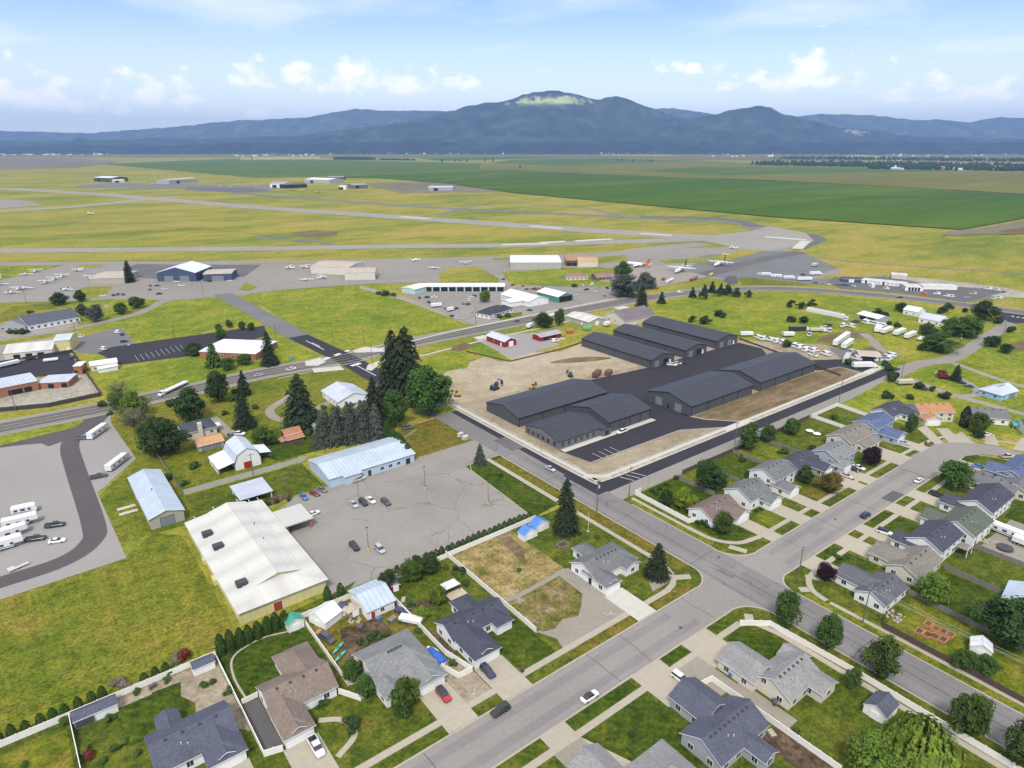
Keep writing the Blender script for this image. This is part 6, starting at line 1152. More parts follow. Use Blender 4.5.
# ---- far hangars and sheds on the other side of the runways
for lab, sh, p_, q_, dp, h_, rf_, wl_ in (
 ('dark far hangar with a white roof at the far left of the airfield', 'far-left dark hangar', (318.6, 2701.1), (358.3, 2620.1), 60, 13, 'metal_bright', 'wall_charcoal'), ('low pale annex right of the dark far hangar', 'pale far annex', (359.6, 2582.5), (391.1, 2582.6), 40, 7, 'metal_white', 'wall_cream'),
 ('far grey hangar with open dark doors and a reddish roof edge', 'far grey hangar', (481.1, 2372.9), (583.9, 2446.4), 50, 12, 'metal_tan', 'wall_steel'), ('white-walled far hangar with a long grey roof', 'white-walled far hangar', (666.3, 1995.7), (699.9, 1969.8), 70, 11, 'metal_grey', 'wall_white'),
 ('black far building in front of the grey-roofed hangars', 'black far building', (687.6, 1933.4), (755.7, 1945.7), 30, 10, 'metal_charcoal', 'wall_black'), ('far hangar with a pale green-white roof', 'pale green-roofed far hangar', (845.7, 2196.1), (890.7, 2102.7), 70, 11, 'metal_bright', 'wall_steel'),
 ('dark slatted far shed beside the green crop', 'dark far shed', (989.5, 2346.6), (1033.1, 2313.0), 30, 9, 'metal_grey', 'wall_charcoal'), ('small white-ended far shed', 'white-ended far shed', (786.5, 1795.7), (801.4, 1784.2), 25, 9, 'metal_bright', 'wall_white'),
 ('dark grey far hangar right of the white-ended shed', 'dark grey far hangar', (835.0, 1810.9), (880.4, 1812.3), 40, 10, 'metal_grey', 'wall_graphite'), ('lone pale grey hangar below the dark green crop', 'lone pale grey hangar', (956.7, 1607.6), (1008.6, 1567.7), 40, 9, 'metal_silver', 'wall_grey')):
    front_building('hangar', lab, 'hangar', sh, p_, q_, dp, h_, .12, 'x', rf_, wl_, [('garage_dark',0,'S',.3,12,h_*.7,.1)], None)
# ---- back-garden sheds
building('shop', 'large white-roofed garden workshop in the cluttered yard', 'workshop', 'white-roofed garden workshop', [(56.6,134.2,65.2,145.6,'x',3,.35)], 'metal_blue', 'wall_white', [('garage',0,'W',.3,2.6,2.2,.05), ('door_red',0,'S',.2,1,2,.1), ('win',0,'S',.55,1,1,1.1)], win=None, vents=0)
shed('shed', 'white hexagonal-looking shed with a wide white roof in the cluttered yard', 48.6, 141.5, 6, 6.4, rad(20), 2.4, 'metal_bright', 'wall_white', 'wide white garden shed')
shed('shed', 'small shed with a dark blue-grey roof beside the white garden shed', 53.4, 141.2, 2.6, 3, rad(90), 2.2, 'roof_slate', 'wall_white', 'small dark-roofed shed')
shed('shed', 'low wooden lean-to shed against the white garden workshop', 55.4, 139.4, 3, 4.4, rad(90), 2, 'wood_pale', 'wall_wood', 'wooden lean-to shed', pitch=.3)
shed('shed', 'white garden shed with a rounded green roof', 41.3, 143.8, 3.4, 4.4, rad(90), 2.3, 'metal_green', 'wall_white', 'green-roofed garden shed')
shed('shed', 'white playhouse shed with a navy roof behind the tan-brown house', 19.2, 142.6, 5, 3.2, rad(0), 2.2, 'roof_slate', 'wall_white', 'navy-roofed playhouse shed')
shed('shed', 'long navy-roofed greenhouse shed with dark striped front panels', -2.6, 142.2, 8.4, 3.6, rad(0), 2.3, 'roof_slate', 'wall_white', 'striped greenhouse shed')
b = MB()
for i in range(5): b.box(-4.0,-1.9-.0,.5+i*.32,-.4,-1.84,.68+i*.32)
sg_ = [o for o in bpy.data.objects if o.get('label', '').startswith('long navy-roofed greenhouse')][0]; b.build('dark_panels', 'glass', sg_)
shed('shed', 'small red-walled playhouse with a navy roof behind the round yard tree', 68.8, 142.2, 3, 2.6, rad(80), 2, 'roof_slate', 'wall_red', 'red playhouse')
shed('shed', 'first of two bright blue roofed white sheds, nearer the dry lot', 114, 140, 3.4, 5.8, rad(90), 2.2, 'metal_brightblue', 'wall_white', 'left blue-roofed shed')
shed('shed', 'second of two bright blue roofed white sheds, nearer the spruce', 119.8, 141.4, 3.4, 6.2, rad(90), 2.2, 'metal_brightblue', 'wall_white', 'right blue-roofed shed')
SHD = (130.9, 40.5)
shed('shed', 'grey garden shed with a barred white door by the street fence', SHD[0], SHD[1], 6, 5, rad(0), 2.4, 'roof_slate', 'wall_white', 'grey shed by street fence')
WSH = (168.4, 34.5)
shed('shed', 'white garden shed with open sides behind the weeping shrubs, right', WSH[0], WSH[1], 4, 4.6, rad(20), 2.4, 'metal_bright', 'wall_white', 'white shed by wooden fence')
gz = thing('gazebo', 'small white-roofed gazebo on a timber deck behind the navy house', 'gazebo', (80.4,130.2,0)); b = MB(); b.box(-3,-3.2,.1,3,1,.4); b.build('deck', 'wood_pale', gz)
b = MB(); b.hexa([(-2.3,.2,2.3), (2.3,.2,2.3), (2.3,3.4,2.3), (-2.3,3.4,2.3), (-1.6,1,3), (1.6,1,3), (1.6,2.6,3), (-1.6,2.6,3)]); b.build('roof', 'metal_bright', gz)
for u in (-2.1,2.1):
    for v in (.4,3.2): b = MB(); b.box(u-.08,v-.08,.1,u+.08,v+.08,2.3); b.build('post', 'wood_brown', gz)
b = MB(); b.box(-3.05,-3.2,.4,-2.95,1,1.3); b.box(-3,-3.25,.4,-1,-3.15,1.3); b.build('railing', 'wood_brown', gz); landmark(80.4,130.2,'white-roofed gazebo')
st = thing('staircase', 'wooden outdoor stairs and deck behind the navy-roofed two-storey house', 'stairs', (211,53.5,0)); b = MB(); b.box(-2,-1.5,2.6,2,1.6,2.75)
b.build('deck', 'wood_grey', st); b = MB()
for i in range(12): b.box(2.02+i*.26,-1.4,2.5-i*.21,2.3+i*.26,-.2,2.58-i*.21)
b.build('steps', 'wood_grey', st); b = MB()
for u in (-1.9,1.9): b.box(u-.08,-1.45,0,u+.08,-1.3,3.7)
b.box(-2,-1.5,3.6,2,-1.42,3.7); b.build('railing', 'trim', st)
# ================================================================== FENCES
def vf(label, pts, h=1.75): return fence('vinyl_fence', label, 'fence', pts, h, 'vinyl')
def wf(label, pts, h=1.8, m='wood_brown'): return fence('wooden_fence', label, 'fence', pts, h, m, cap=False)
vf('long white vinyl fence along the back of the gardens, left field', [(-60,144.6), (22.4,145)]); vf('white vinyl fence running between the slate-blue and tan-brown houses', [(22.4,144.8), (22.4,110), (26,109)]); vf('white vinyl fence left of the striped greenhouse shed', [(-7.2,144.2), (-6.8,122)])
vf('white vinyl fence along the back of the middle gardens beside the church lot', [(43.7,145.6), (66,145.8), (88.3,145.8)]); vf('white vinyl fence between the tan-brown house and cluttered yard', [(43.7,145.4), (43.6,116.8)]); vf('short white fence beside the light grey house', [(43.7,117.3), (47,116.2), (46.9,113), (43.9,111.4), (40.9,116.4)])
vf('white vinyl fence between the cluttered yard and navy-roofed house', [(66.1,145.6), (66.2,112), (68.2,103.6), (64.6,103.8), (62.4,111)]); vf('white vinyl fence left of the dry lot', [(88.4,147), (88.3,104.6)]); vf('white vinyl fence behind the dry lot and blue sheds', [(88.6,146), (112,146.2), (122.4,146.4)])
vf('white vinyl fence with a short gate behind the tan-brown house', [(26.4,126.4), (22.9,126.3)], 1.5); vf('white vinyl garden fence around the lime-green tree', [(163,137.8), (160.3,137.8), (160,114.6), (163.3,113.6)], 1.9); wf('weathered wooden fence beside the dark round tree', [(181.7,136.5), (181.8,120.5)], 1.8, 'wood_grey')
wf('dark wooden fence along the old road behind the gardens', [(186,138), (274,138.2)]); wf('grey wooden fence between the yellow lawn and green lawn', [(196.6,137.6), (197,121)], 1.7, 'wood_grey'); wf('grey wooden fence behind the charcoal-roofed low house', [(216.4,137.6), (216.4,121)], 1.7, 'wood_grey'); wf('grey wooden fence left of the white table lawn', [(236,137.6), (236.2,117)], 1.7, 'wood_grey')
vf('white vinyl fence around the enclosed green yard, right', [(274.6,122), (275.6,138), (298,138.2), (296,121.4)]); vf('white vinyl fence along the street behind the corner trees, lower right', [(131,75.4), (136.8,70.6), (137.6,50), (137.2,18), (136.6,-30)]); vf('white vinyl fence between the big navy and pale grey houses', [(105.6,68.6), (109.6,68), (109.8,56), (110,38)])
wf('long dark brown wooden fence beside the cross street, lower right', [(163.6,54.4), (159,53), (158.3,22), (157.8,-40)]); wf('grey plank fence between the garden-bed yard and green lawn', [(178.2,55), (176.6,18)], 1.8, 'wood_grey'); wf('grey plank fence between two lawns behind the weathered house', [(198.6,54), (196.6,18)], 1.8, 'wood_grey')
wf('brown plank fence behind the white house with stairs', [(217.2,53), (217.8,20)], 1.8, 'wood_grey'); wf('dark fence along the back of the right-hand lawns', [(176.6,18), (218,20)], 1.8, 'wood_brown'); wf('long pale grey fence behind the white gambrel barn', [(35.8,234), (79.6,234.2)], 2.0, 'fence_pale'); wf('grey fence along the left of the yellow farm field', [(35.7,234), (35,275)], 1.6, 'wood_grey'); wf('low timber rail fence beside the parked truck under the trees', [(117,227.5), (128,233)], 1, 'wood_pale')
fence('slatted_fence', 'dark slatted security fence around the brick station lot', 'fence', [(-14.6, 369.2), (6.3, 361.3), (27.8, 363.3), (26.5, 404.3), (25.5, 456.1), (-13.5, 454.0)], 2.2, 'metal_dark', None, 4, .05, False)
fence('site_fence', 'low dark silt fence along the edge of the dirt field', 'fence', [(209.5, 316.5), (218.3, 285.3), (256.1, 285.7), (279.8, 289.2)], .9, 'wood_brown', None, 5, .04, False); fence('wire_fence', 'low brown fence between the dark asphalt and trailer meadow', 'fence', [(360.6, 234.5), (347.0, 179.8), (341.2, 159.0)], 1.2, 'wood_brown', None, 5, .04, False)

# ================================================================== TREES AND SHRUBS
# spruces and pines named one by one
for kind, c, h, w, lm, lab, sh in (
 ('conifer', (125.0, 134.6), 19.5, 9.4, 'leaf_spruce', 'tall dark spruce beside the cross street, near the blue-roofed sheds', 'tall street spruce'), ('conifer', (130.5, 102.3), 10.8, 8.2, 'leaf_spruce', 'dense dark spruce on the corner lawn of the grey-roofed white house', 'corner-lawn spruce'),
 ('conifer', (139.8, 274.4), 34, 20, 'leaf_spruce', 'tallest dark spruce beside the crossroads, left of its twin', 'tallest crossroads spruce'), ('conifer', (142.6, 266.7), 37, 24, 'leaf_spruce', 'broad tall spruce standing against the large round tree', 'broad crossroads spruce'),
 ('conifer', (71.1, 281.5), 18, 10.5, 'leaf_spruce', 'dark pointed spruce right of the farm lane', 'farm-lane spruce'), ('open_conifer', (83.3, 322.2), 13, 7.5, 'leaf_spruce', 'small loose pine by the highway behind the farm-lane spruce', None),
 ('conifer', (90.6, 266.3), 25, 18, 'leaf_spruce', 'massive blunt dark spruce left of the white workshop', 'massive farm spruce'), ('conifer', (109.5, 362.7), 19, 11, 'leaf_spruce', 'dark spruce beside the white flat-roofed clinic', 'clinic spruce'), ('open_conifer', (84.0, 377.9), 15, 10, 'leaf_mid', 'loose dull green tree in front of the clinic', None),
 ('conifer', (113.9, 243.1), 25, 12, 'leaf_spruce', 'dark spruce at the right end of the blue spruce row', 'row-end spruce'), ('conifer', (131.5, 190.8), 8.5, 5.5, 'leaf_bluespruce', 'young blue-green spruce at the church lot entrance', None), ('conifer', (380.6, 333.7), 17, 11, 'leaf_spruce', 'dark pointed tree standing by the highway behind the storage building', 'highway pointed tree'),
 ('conifer', (381.6, 119.3), 9, 6.5, 'leaf_spruce', 'dark spruce on the cul-de-sac island of the lane', 'lane island spruce'), ('fine', (47.3, 533.0), 17, 15, 'leaf_bluespruce', 'large round grey-green tree at the motel corner', 'motel corner tree'), ('fine', (42.8, 557.8), 13, 10, 'leaf_bluespruce', 'paler spruce against the motel roof', None)):
    tree(kind, c[0], c[1], h, w, lm, None, lab)
    if sh: landmark(c[0], c[1], sh)
# big broadleaf trees named one by one
for kind, c, h, w, lm, lab, sh in (
 ('fine', (142.1, 245.4), 24, 25, 'leaf_mid', 'large round bright green tree at the end of the dug-up street', 'large round street-end tree'), ('fine', (122.8, 242.5), 17, 14, 'leaf_mid', 'round green tree above the pale blue building', 'round tree over blue building'),
 ('fine', (54.7, 303.3), 15, 19, 'leaf_dark', 'wide dark tree behind the dark-roofed farmhouse', 'wide farmhouse tree'), ('fine', (38.3, 272.4), 15, 18, 'leaf_dark', 'round dark tree left of the farmhouse lawn', 'round dark tree left of farmhouse'), ('fine', (71.1, 320.6), 16, 15, 'leaf_dark', 'dense dark round tree beside the highway, farm side', 'dark highway tree'), ('fine', (72.5, 259.2), 8, 12, 'leaf_mid', 'low spreading tree between the barn and rust-roofed shed', None),
 ('fine', (183.9, 124.0), 11.5, 13.5, 'leaf_dark', 'very dark round tree beside the weathered wooden fence', 'very dark round tree'), ('fine', (166.8, 121.8), 7.5, 8.5, 'leaf_bright', 'bright lime-yellow tree inside the white corner fence', 'lime-yellow tree'), ('fine', (163.1, 126.6), 6.5, 6.5, 'leaf_dark', 'dark green bush-like tree left of the lime-yellow tree', None), ('fine', (164.0, 104.6), 8, 7.4, 'leaf_mid', 'bright mid-green tree on the lawn of the brown shingle house', None),
 ('fine', (165.9, 71.8), 6.2, 6.2, 'leaf_plum', 'dark purple plum tree at the street corner', 'purple corner tree'), ('fine', (216.4, 98.3), 7.4, 10, 'leaf_orange', 'olive and russet spreading shrub-tree in front of the charcoal-roofed house', 'russet shrub-tree'), ('fine', (216.0, 106.9), 6.4, 8, 'leaf_dark', 'dark bushy tree left of the russet shrub-tree', None), ('fine', (236.0, 106.2), 5, 7, 'leaf_red', 'red-leaved shrub behind the russet shrub-tree', None), ('fine', (248.2, 98.9), 8.2, 8, 'leaf_plum', 'dark purple-brown tree beside the tan-roofed house', 'purple-brown tree'),
 ('fine', (255.1, 72.1), 10, 13.5, 'leaf_mid', 'big round green tree overhanging the street, right row', 'big round street tree'), ('fine', (179.5, 49.8), 9.5, 11, 'leaf_lime', 'bright round tree in front of the weathered tan-grey house', 'bright round tree'), ('fine', (316.0, 86.2), 9, 10, 'leaf_mid', 'round tree in front of the grey cul-de-sac house', None), ('fine', (309.2, 83.8), 4.5, 5.5, 'leaf_dark', 'dark low shrub below the cul-de-sac round tree', None), ('column', (318.2, 92.4), 9.5, 4, 'leaf_spruce', 'dark columnar evergreen beside the cul-de-sac house', None), ('fine', (293.2, 103.7), 9, 6.5, 'leaf_mid', 'loose mid-green tree between the black-roofed and orange-roofed houses', None),
 ('fine', (140.5, 68.1), 10.6, 7.6, 'leaf_mid', 'first street tree past the corner, on the verge, lower right', 'first verge tree'), ('fine', (140.7, 57.6), 10.6, 7.6, 'leaf_mid', 'second street tree along the verge, lower right', 'second verge tree'), ('fine', (141.0, 45.6), 11.6, 8.8, 'leaf_mid', 'third street tree along the verge, lower right', 'third verge tree'), ('fine', (138.9, 26.9), 10.8, 9, 'leaf_mid', 'fourth street tree along the verge near the bottom right corner', 'fourth verge tree'), ('fine', (139.9, 16.9), 11, 9.5, 'leaf_mid', 'street tree cut off by the bottom right corner', None),
 ('willow', (124.3, 30.1), 11, 13.5, 'leaf_willow', 'weeping yellow-green willow behind the street fence', 'weeping willow'), ('fine', (114.2, 34.6), 9.5, 11, 'leaf_lime', 'bright lime-green tree at the bottom edge left of the willow', None), ('fine', (133.5, 47.9), 5, 5, 'leaf_mid', 'leafy shrub leaning over the white street fence', None), ('fine', (176.9, 32.7), 13, 17, 'leaf_dark', 'very large dark tree behind the white shed, right edge', 'large dark right-edge tree'), ('fine', (159.3, 34.8), 5.5, 6, 'leaf_mid', 'grey-green tree beside the white shed near the brown fence', None), ('fine', (160.9, 30.9), 5.5, 6, 'leaf_mid', 'second grey-green tree by the brown fence', None),
 ('fine', (49.6, 102.8), 8.6, 7.5, 'leaf_mid', 'green tree on the front lawn of the light grey house', None), ('fine', (52.9, 104.7), 6, 5, 'leaf_lime', 'yellow-green small tree beside the light grey house garage', None), ('fine', (45.3, 117.9), 6.4, 6, 'leaf_mid', 'leafy tree left of the light grey house', None), ('fine', (45.9, 112.3), 5.6, 5.6, 'leaf_mid', 'bushy tree inside the white fence left of the light grey house', None), ('shrub', (38.8, 105.7), 3.2, 4.2, 'leaf_dark', 'dark shrub in an edged bed on the tan-brown house lawn', None),
 ('fine', (74.5, 129.7), 5.6, 6, 'leaf_lime', 'bright small tree in the middle of the navy house lawn', None), ('fine', (67.3, 143.5), 6, 6.2, 'leaf_dark', 'dark round tree beside the red playhouse', None), ('fine', (74.6, 143.2), 6.5, 8, 'leaf_mid', 'leafy tree at the back fence, left of its darker neighbour', None), ('fine', (80.3, 143.0), 6.5, 8, 'leaf_dark', 'darker leafy tree at the back fence beside the gazebo lawn', None), ('fine', (68.7, 126.6), 4, 4, 'leaf_willow', 'pale drooping shrub-tree near the navy house', None), ('shrub', (58.0, 127.0), 2, 2.4, 'leaf_mid', None, None),
 ('fine', (432.4, 147.2), 16, 23, 'leaf_mid', 'huge bright green tree beside the right-hand lane', 'huge lane-side tree'), ('fine', (472.1, 172.2), 12, 16, 'leaf_mid', 'mid-green tree left of the huge lane-side tree', None) if False else ('fine', (479.9, 153.1), 18, 30, 'leaf_mid', 'huge bright green spreading tree beside the right-hand lane', 'huge lane-side tree'), ('fine', (539.0, 159.8), 20, 21, 'leaf_dark', 'dark round tree behind the huge lane-side tree', None), ('fine', (467.5, 168.3), 11, 15, 'leaf_mid', 'green tree in front of the violet-roofed house', None), ('fine', (460.6, 160.9), 9, 9, 'leaf_mid', 'small green tree at the foot of the huge lane-side tree', None), ('fine', (467.6, 131.7), 10, 12, 'leaf_dark', 'bushy dark tree on the lane verge, larger of two', None), ('fine', (459.5, 121.5), 8, 9, 'leaf_dark', 'bushy dark tree on the lane verge, smaller of two', None), ('fine', (518.9, 207.0), 10, 10, 'leaf_dark', 'dark tree left of the white metal-roofed house', None),
 ('fine', (399.6, 366.4), 25, 33, 'leaf_bluespruce', 'tall bluish-grey tree clump above the highway bend', 'tall bluish tree clump'), ('fine', (435.9, 378.1), 19, 23, 'leaf_bluespruce', 'lower bluish tree right of the tall clump', None), ('fine', (454.0, 423.8), 22, 20, 'leaf_mid', 'greener tree behind the tall bluish clump', None), ('fine', (295.3, 417.9), 14, 11, 'leaf_lime', 'bright green tree beside the dark hip-roofed office', None), ('fine', (282.6, 331.9), 15, 16, 'leaf_dark', 'dark round tree by the highway between red barn and storage', None), ('fine', (293.8, 329.2), 17, 9, 'leaf_mid', 'taller narrow green tree beside the highway', None),
 ('fine', (32.7, 607.8), 14, 15, 'leaf_dark', 'round tree behind the motel, left', None), ('fine', (47.1, 612.2), 13, 13, 'leaf_dark', 'round tree behind the motel, right', None), ('fine', (65.4, 546.6), 12, 12, 'leaf_mid', 'round tree on the airport road island, nearer', None), ('fine', (77.9, 560.3), 13, 15, 'leaf_mid', 'round tree on the airport road island, farther', None), ('fine', (80.5, 408.2), 11, 12, 'leaf_dark', 'dark tree at the corner of the striped lot', None),
 ('fine', (36.1, 277.5), 15, 16, 'leaf_dark', 'big dark round tree at the top of the barn meadow', 'big dark meadow-top tree'), ('fine', (36.4, 323.4), 13, 14, 'leaf_lime', 'leafy light green tree in the thicket by the highway', None), ('fine', (31.7, 338.9), 11, 11, 'leaf_mid', 'mid-green tree at the head of the thicket', None), ('bare', (33.0, 304.1), 13, 14, 'leaf_bare', 'bare grey-branched tree in the thicket by the RV lot', None), ('bare', (34.3, 352.9), 10, 11, 'leaf_bare', 'second bare grey tree at the highway end of the thicket', None), ('shrub', (51.2, 328.6), 4, 6, 'leaf_dark', None, None),
 ('fine', (232.7, 147.8), 7, 8, 'leaf_mid', 'wispy tree by the old road, left of two', None) if False else ('fine', (224.2, 135.9), 11.5, 10.5, 'leaf_mid', 'tallest loose tree along the old road fence', 'tall loose fence tree'), ('fine', (236.8, 135.5), 8, 8, 'leaf_mid', 'loose tree right of the tallest fence tree', None), ('fine', (251.9, 133.6), 7.5, 9.5, 'leaf_mid', 'grey-green bushy tree by the old road', None), ('shrub', (241.8, 118.9), 3.6, 4.6, 'leaf_dark', None, None), ('shrub', (232.1, 125.7), 2.6, 5, 'leaf_mid', None, None), ('shrub', (212.1, 130.5), 2.6, 2.8, 'leaf_dark', None, None), ('shrub', (203.2, 121.6), 3.4, 4, 'leaf_dark', None, None), ('shrub', (281.8, 130.8), 3.4, 3.4, 'leaf_mid', None, None)):
    o = tree(kind, c[0], c[1], h, w, lm, 'low green shrub' if lab is None else None, lab)
    if sh: landmark(c[0], c[1], sh)
BS0, BS1 = (90.4, 243.3), (110.7, 236.3)
# row of blue spruces above the pale blue building
for i, (u, v, h) in enumerate(((20,600,14), (60,610,15), (150,580,17), (200,570,16), (255,560,18), (300,555,17), (350,545,18), (400,530,17), (440,520,16))):
    x, y = BS0[0]+(BS1[0]-BS0[0])*i/8, BS0[1]+(BS1[1]-BS0[1])*i/8
    tree('conifer', x, y+(i % 2)*2.5, h, 9.5, 'leaf_bluespruce', None, f'blue-grey spruce, {ORD[i]} from left in the row over the pale blue building', 'row of blue spruces')
# arborvitae hedges
def hedge(pts, h, w, group, lab, lm='leaf_arb'):
    for i, (x, y) in enumerate(pts):
        k = random.uniform(.88, 1.1); tree('column', x, y, h*k, w, lm, None, lab.format(ORD[i] if i < 20 else 'last'), group)
def along(a, b_, n): return [(a[0]+(b_[0]-a[0])*i/(n-1)+random.uniform(-.2,.2), a[1]+(b_[1]-a[1])*i/(n-1)+random.uniform(-.2,.2)) for i in range(n)]
hedge(along((24.0,145), (39.4,145.6), 8), 5.6, 2.3, 'arborvitae behind the tan-brown house', 'tall slim arborvitae, {} from left behind the tan-brown house')
hedge(along((-24,146), (-.5,146.3), 11), 3.5, 1.8, 'low arborvitae along the left back fence', 'low arborvitae, {} from left outside the long white back fence'); hedge(along((7.6,146.4), (12.2,146.5), 3), 2.9, 1.8, 'short arborvitae trio', 'low arborvitae, {} of three beside the flowering bushes')
hedge([(51.6,146.9), (55.4,147.2)], 5.4, 2.2, 'pair of tall arborvitae', 'tall arborvitae, {} of the pair behind the white garden sheds'); hedge(along((72.4,147.2), (95,147.6), 13), 3.2, 1.9, 'arborvitae hedge beside the church lot', 'arborvitae, {} from left in the hedge beside the church lot'); hedge(along((97,147.7), (121,147.9), 13), 3.0, 1.9, 'arborvitae hedge behind the dry lot', 'arborvitae, {} from left in the hedge behind the dry lot'); hedge(along((114.4, 233.5), (111.9, 211.7), 7), 7.5, 3, 'evergreen screen at the end of the pale blue building', 'columnar evergreen, {} from left at the end of the pale blue building', 'leaf_arb')
# loose shrubs and smaller trees, named by what they stand beside
def many(kind, lst, h, w, lm, desc, group=None, jit=.2):
    for c in lst: k = random.uniform(1-jit, 1+jit); tree(kind, c[0], c[1], h*k, w*k, lm, desc, group=group)
many('shrub', [(18.1, 136.8), (19.6, 136.4), (21.4, 131.6), (37.7, 115.1), (33.4, 112.2), (11.3, 143.4), (5.2, 144.0), (-7.9, 144.0), (-3.4, 128.3), (-0.6, 130.4), (2.6, 125.8), (-0.3, 138.8), (-15.8, 136.7), (65.5, 108.1), (56.1, 127.0), (52.7, 127.1), (65.1, 122.9), (55.2, 128.7), (63.0, 128.6), (85.0, 141.2), (85.0, 137.3), (100.7, 127.4), (130.7, 126.3), (122.8, 145.9), (130.4, 150.4)], 1.7, 2.2, 'leaf_mid', 'low green garden shrub')
many('shrub', [(12.5, 145.3), (36.2, 115.6), (80.8, 150.7), (86.7, 139.4), (87.4, 136.8), (85.4, 131.5), (68.3, 132.7), (51.9, 128.0), (54.0, 127.9), (56.0, 128.0), (56.6, 209.3), (59.7, 208.6), (63.4, 207.5), (131.5, 177.7)], 1.8, 2.4, 'leaf_dark', 'dark green shrub')
many('shrub', [(1.6, 149.5), (3.1, 149.8), (3.8, 147.8), (14.9, 148.5), (14.6, 148.7), (15.5, 150.3)], 1.8, 2.6, 'leaf_bare', 'pale twiggy bush'); many('shrub', [(-5.6, 131.3), (16.5, 149.2)], 2.4, 2.8, 'leaf_red', 'dark red-leaved shrub'); many('shrub', [(-6.3, 133.2), (0.7, 130.5)], 2.2, 3, 'leaf_lime', 'yellow-green shrub')
many('shrub', [(84.2, 69.0), (162.5, 112.6), (163.0, 109.4), (183.9, 105.4), (168.5, 116.5), (185.7, 105.1), (217.0, 133.7), (225.6, 110.2), (166.9, 136.0), (169.6, 135.0), (174.2, 135.9), (180.7, 136.5), (165.9, 133.6), (164.8, 119.5), (165.1, 117.3), (163.1, 111.6), (163.7, 110.2)], 1.6, 2, 'leaf_dark', 'small dark shrub'); many('shrub', [(179.5, 76.4), (178.7, 74.6), (93.6, 68.9), (111.9, 48.8), (185.3, 42.5), (265.4, 66.1), (276.1, 81.6)], 1.5, 1.8, 'leaf_mid', 'small round shrub')
tree('conifer', *(91.7, 675.8), 20, 11, 'leaf_spruce', None, 'dark conifer at the end of the tan flat-roofed hangar')
many('fine', [(32.0, 351.4), (33.3, 328.7), (34.6, 300.3), (33.3, 314.5), (37.8, 305.7)], 7, 9, 'leaf_lime', 'light green thicket tree')
many('fine', [(107.1, 453.3), (115.6, 459.3), (120.8, 449.0), (124.6, 442.9), (102.8, 433.0)], 9, 7, 'leaf_mid', 'leafy tree in the striped parking lot', 'trees along the clinic lot'); many('fine', [(80.6, 405.7), (88.9, 367.7), (98.3, 371.3)], 9, 10, 'leaf_mid', 'broad tree around the clinic')
many('small_conifer', [(437.2, 330.9), (450.8, 329.8), (465.3, 333.1), (471.1, 328.6), (401.2, 332.0)], 15, 9, 'leaf_spruce', 'dark meadow conifer', 'meadow conifers'); many('small', [(438.1, 321.1), (465.2, 318.7), (468.3, 311.6), (465.6, 309.0), (470.8, 302.3), (465.7, 318.3), (457.0, 320.4)], 10, 9, 'leaf_dark', 'dark round meadow tree', 'round meadow trees')
many('small', [(375.9, 272.0), (373.4, 280.7), (400.1, 277.8), (375.3, 272.5), (400.0, 277.8), (427.8, 238.8), (431.7, 232.4), (469.1, 264.2), (470.3, 257.2), (474.6, 253.9), (486.4, 257.0), (428.1, 239.6), (433.0, 233.2), (492.6, 211.2), (487.6, 204.3), (528.9, 212.1)], 6.5, 9, 'leaf_dark', 'dark bush in the trailer meadow', 'bushes in the trailer meadow')
many('shrub', [(368.0, 206.2), (364.8, 166.3), (370.4, 148.2), (426.3, 154.2), (469.3, 187.0), (472.5, 193.9), (541.5, 186.9), (554.5, 188.1), (535.1, 186.3), (553.7, 177.5), (534.7, 150.8), (516.4, 137.2), (354.4, 138.4), (349.0, 112.2), (355.9, 120.7), (352.3, 125.2), (326.3, 128.0), (334.1, 122.0), (362.2, 140.9), (377.1, 152.2)], 4.4, 5.6, 'leaf_dark', 'dark green bush', jit=.3); many('shrub', [(379.4, 125.0), (384.1, 127.3)], 4, 6, 'leaf_red', 'reddish shrub on the lane island')
many('shrub', [(13.6, 586.9), (-1.3, 529.9), (2.3, 527.1), (6.2, 524.1)], 3.5, 6, 'leaf_dark', 'dark clipped shrub'); many('shrub', [(242.5, 494.9), (245.8, 487.6), (249.1, 480.4), (275.1, 370.4), (281.2, 369.3), (391.4, 419.4), (474.7, 499.2)], 4, 7, 'leaf_mid', 'low green bush')
many('shrub', [(71.9, 264.1), (75.1, 264.1), (81.2, 300.8), (76.4, 317.2), (107.0, 281.0), (89.5, 258.0), (80.7, 328.3), (68.6, 301.2), (69.4, 245.8), (25.7, 346.7), (27.0, 333.6), (33.7, 291.1), (33.9, 249.9), (37.9, 241.2), (43.7, 254.3)], 3, 4, 'leaf_mid', 'rough green shrub')
# tree belts too far off to count: three wood masses on the plain and the wooded strip under the hills
def belt(name, label, p, q, w, n, h, seed, kind=None):
    rnd = random.Random(seed); b = MB(); p, q = Vector(p), Vector(q); d = q-p; nr = Vector((-d.y, d.x)).normalized()
    for i in range(n):
        c = p+d*rnd.random()+nr*rnd.uniform(-w, w); hh = h*rnd.uniform(.5, 1.15); r = hh*rnd.uniform(.28, .55); k = 7
        if rnd.random() < .45: rings = [[(c.x+r*f*math.cos(2*PI*j/k), c.y+r*f*math.sin(2*PI*j/k), hh*z*rnd.uniform(.95, 1.05)) for j in range(k)] for f, z in ((.5,0), (.9,.2), (.55,.6), (.05,1))]
        else: rings = [[(c.x+r*f*rnd.uniform(.8, 1.2)*math.cos(2*PI*j/k), c.y+r*f*rnd.uniform(.8, 1.2)*math.sin(2*PI*j/k), hh*z) for j in range(k)] for f, z in ((.5,0), (1,.3), (.9,.65), (.35,.95))]
        b.loft(rings)
    o = b.build(name, 'leaf_far'); o['kind'] = 'stuff'; o['label'] = label; return o
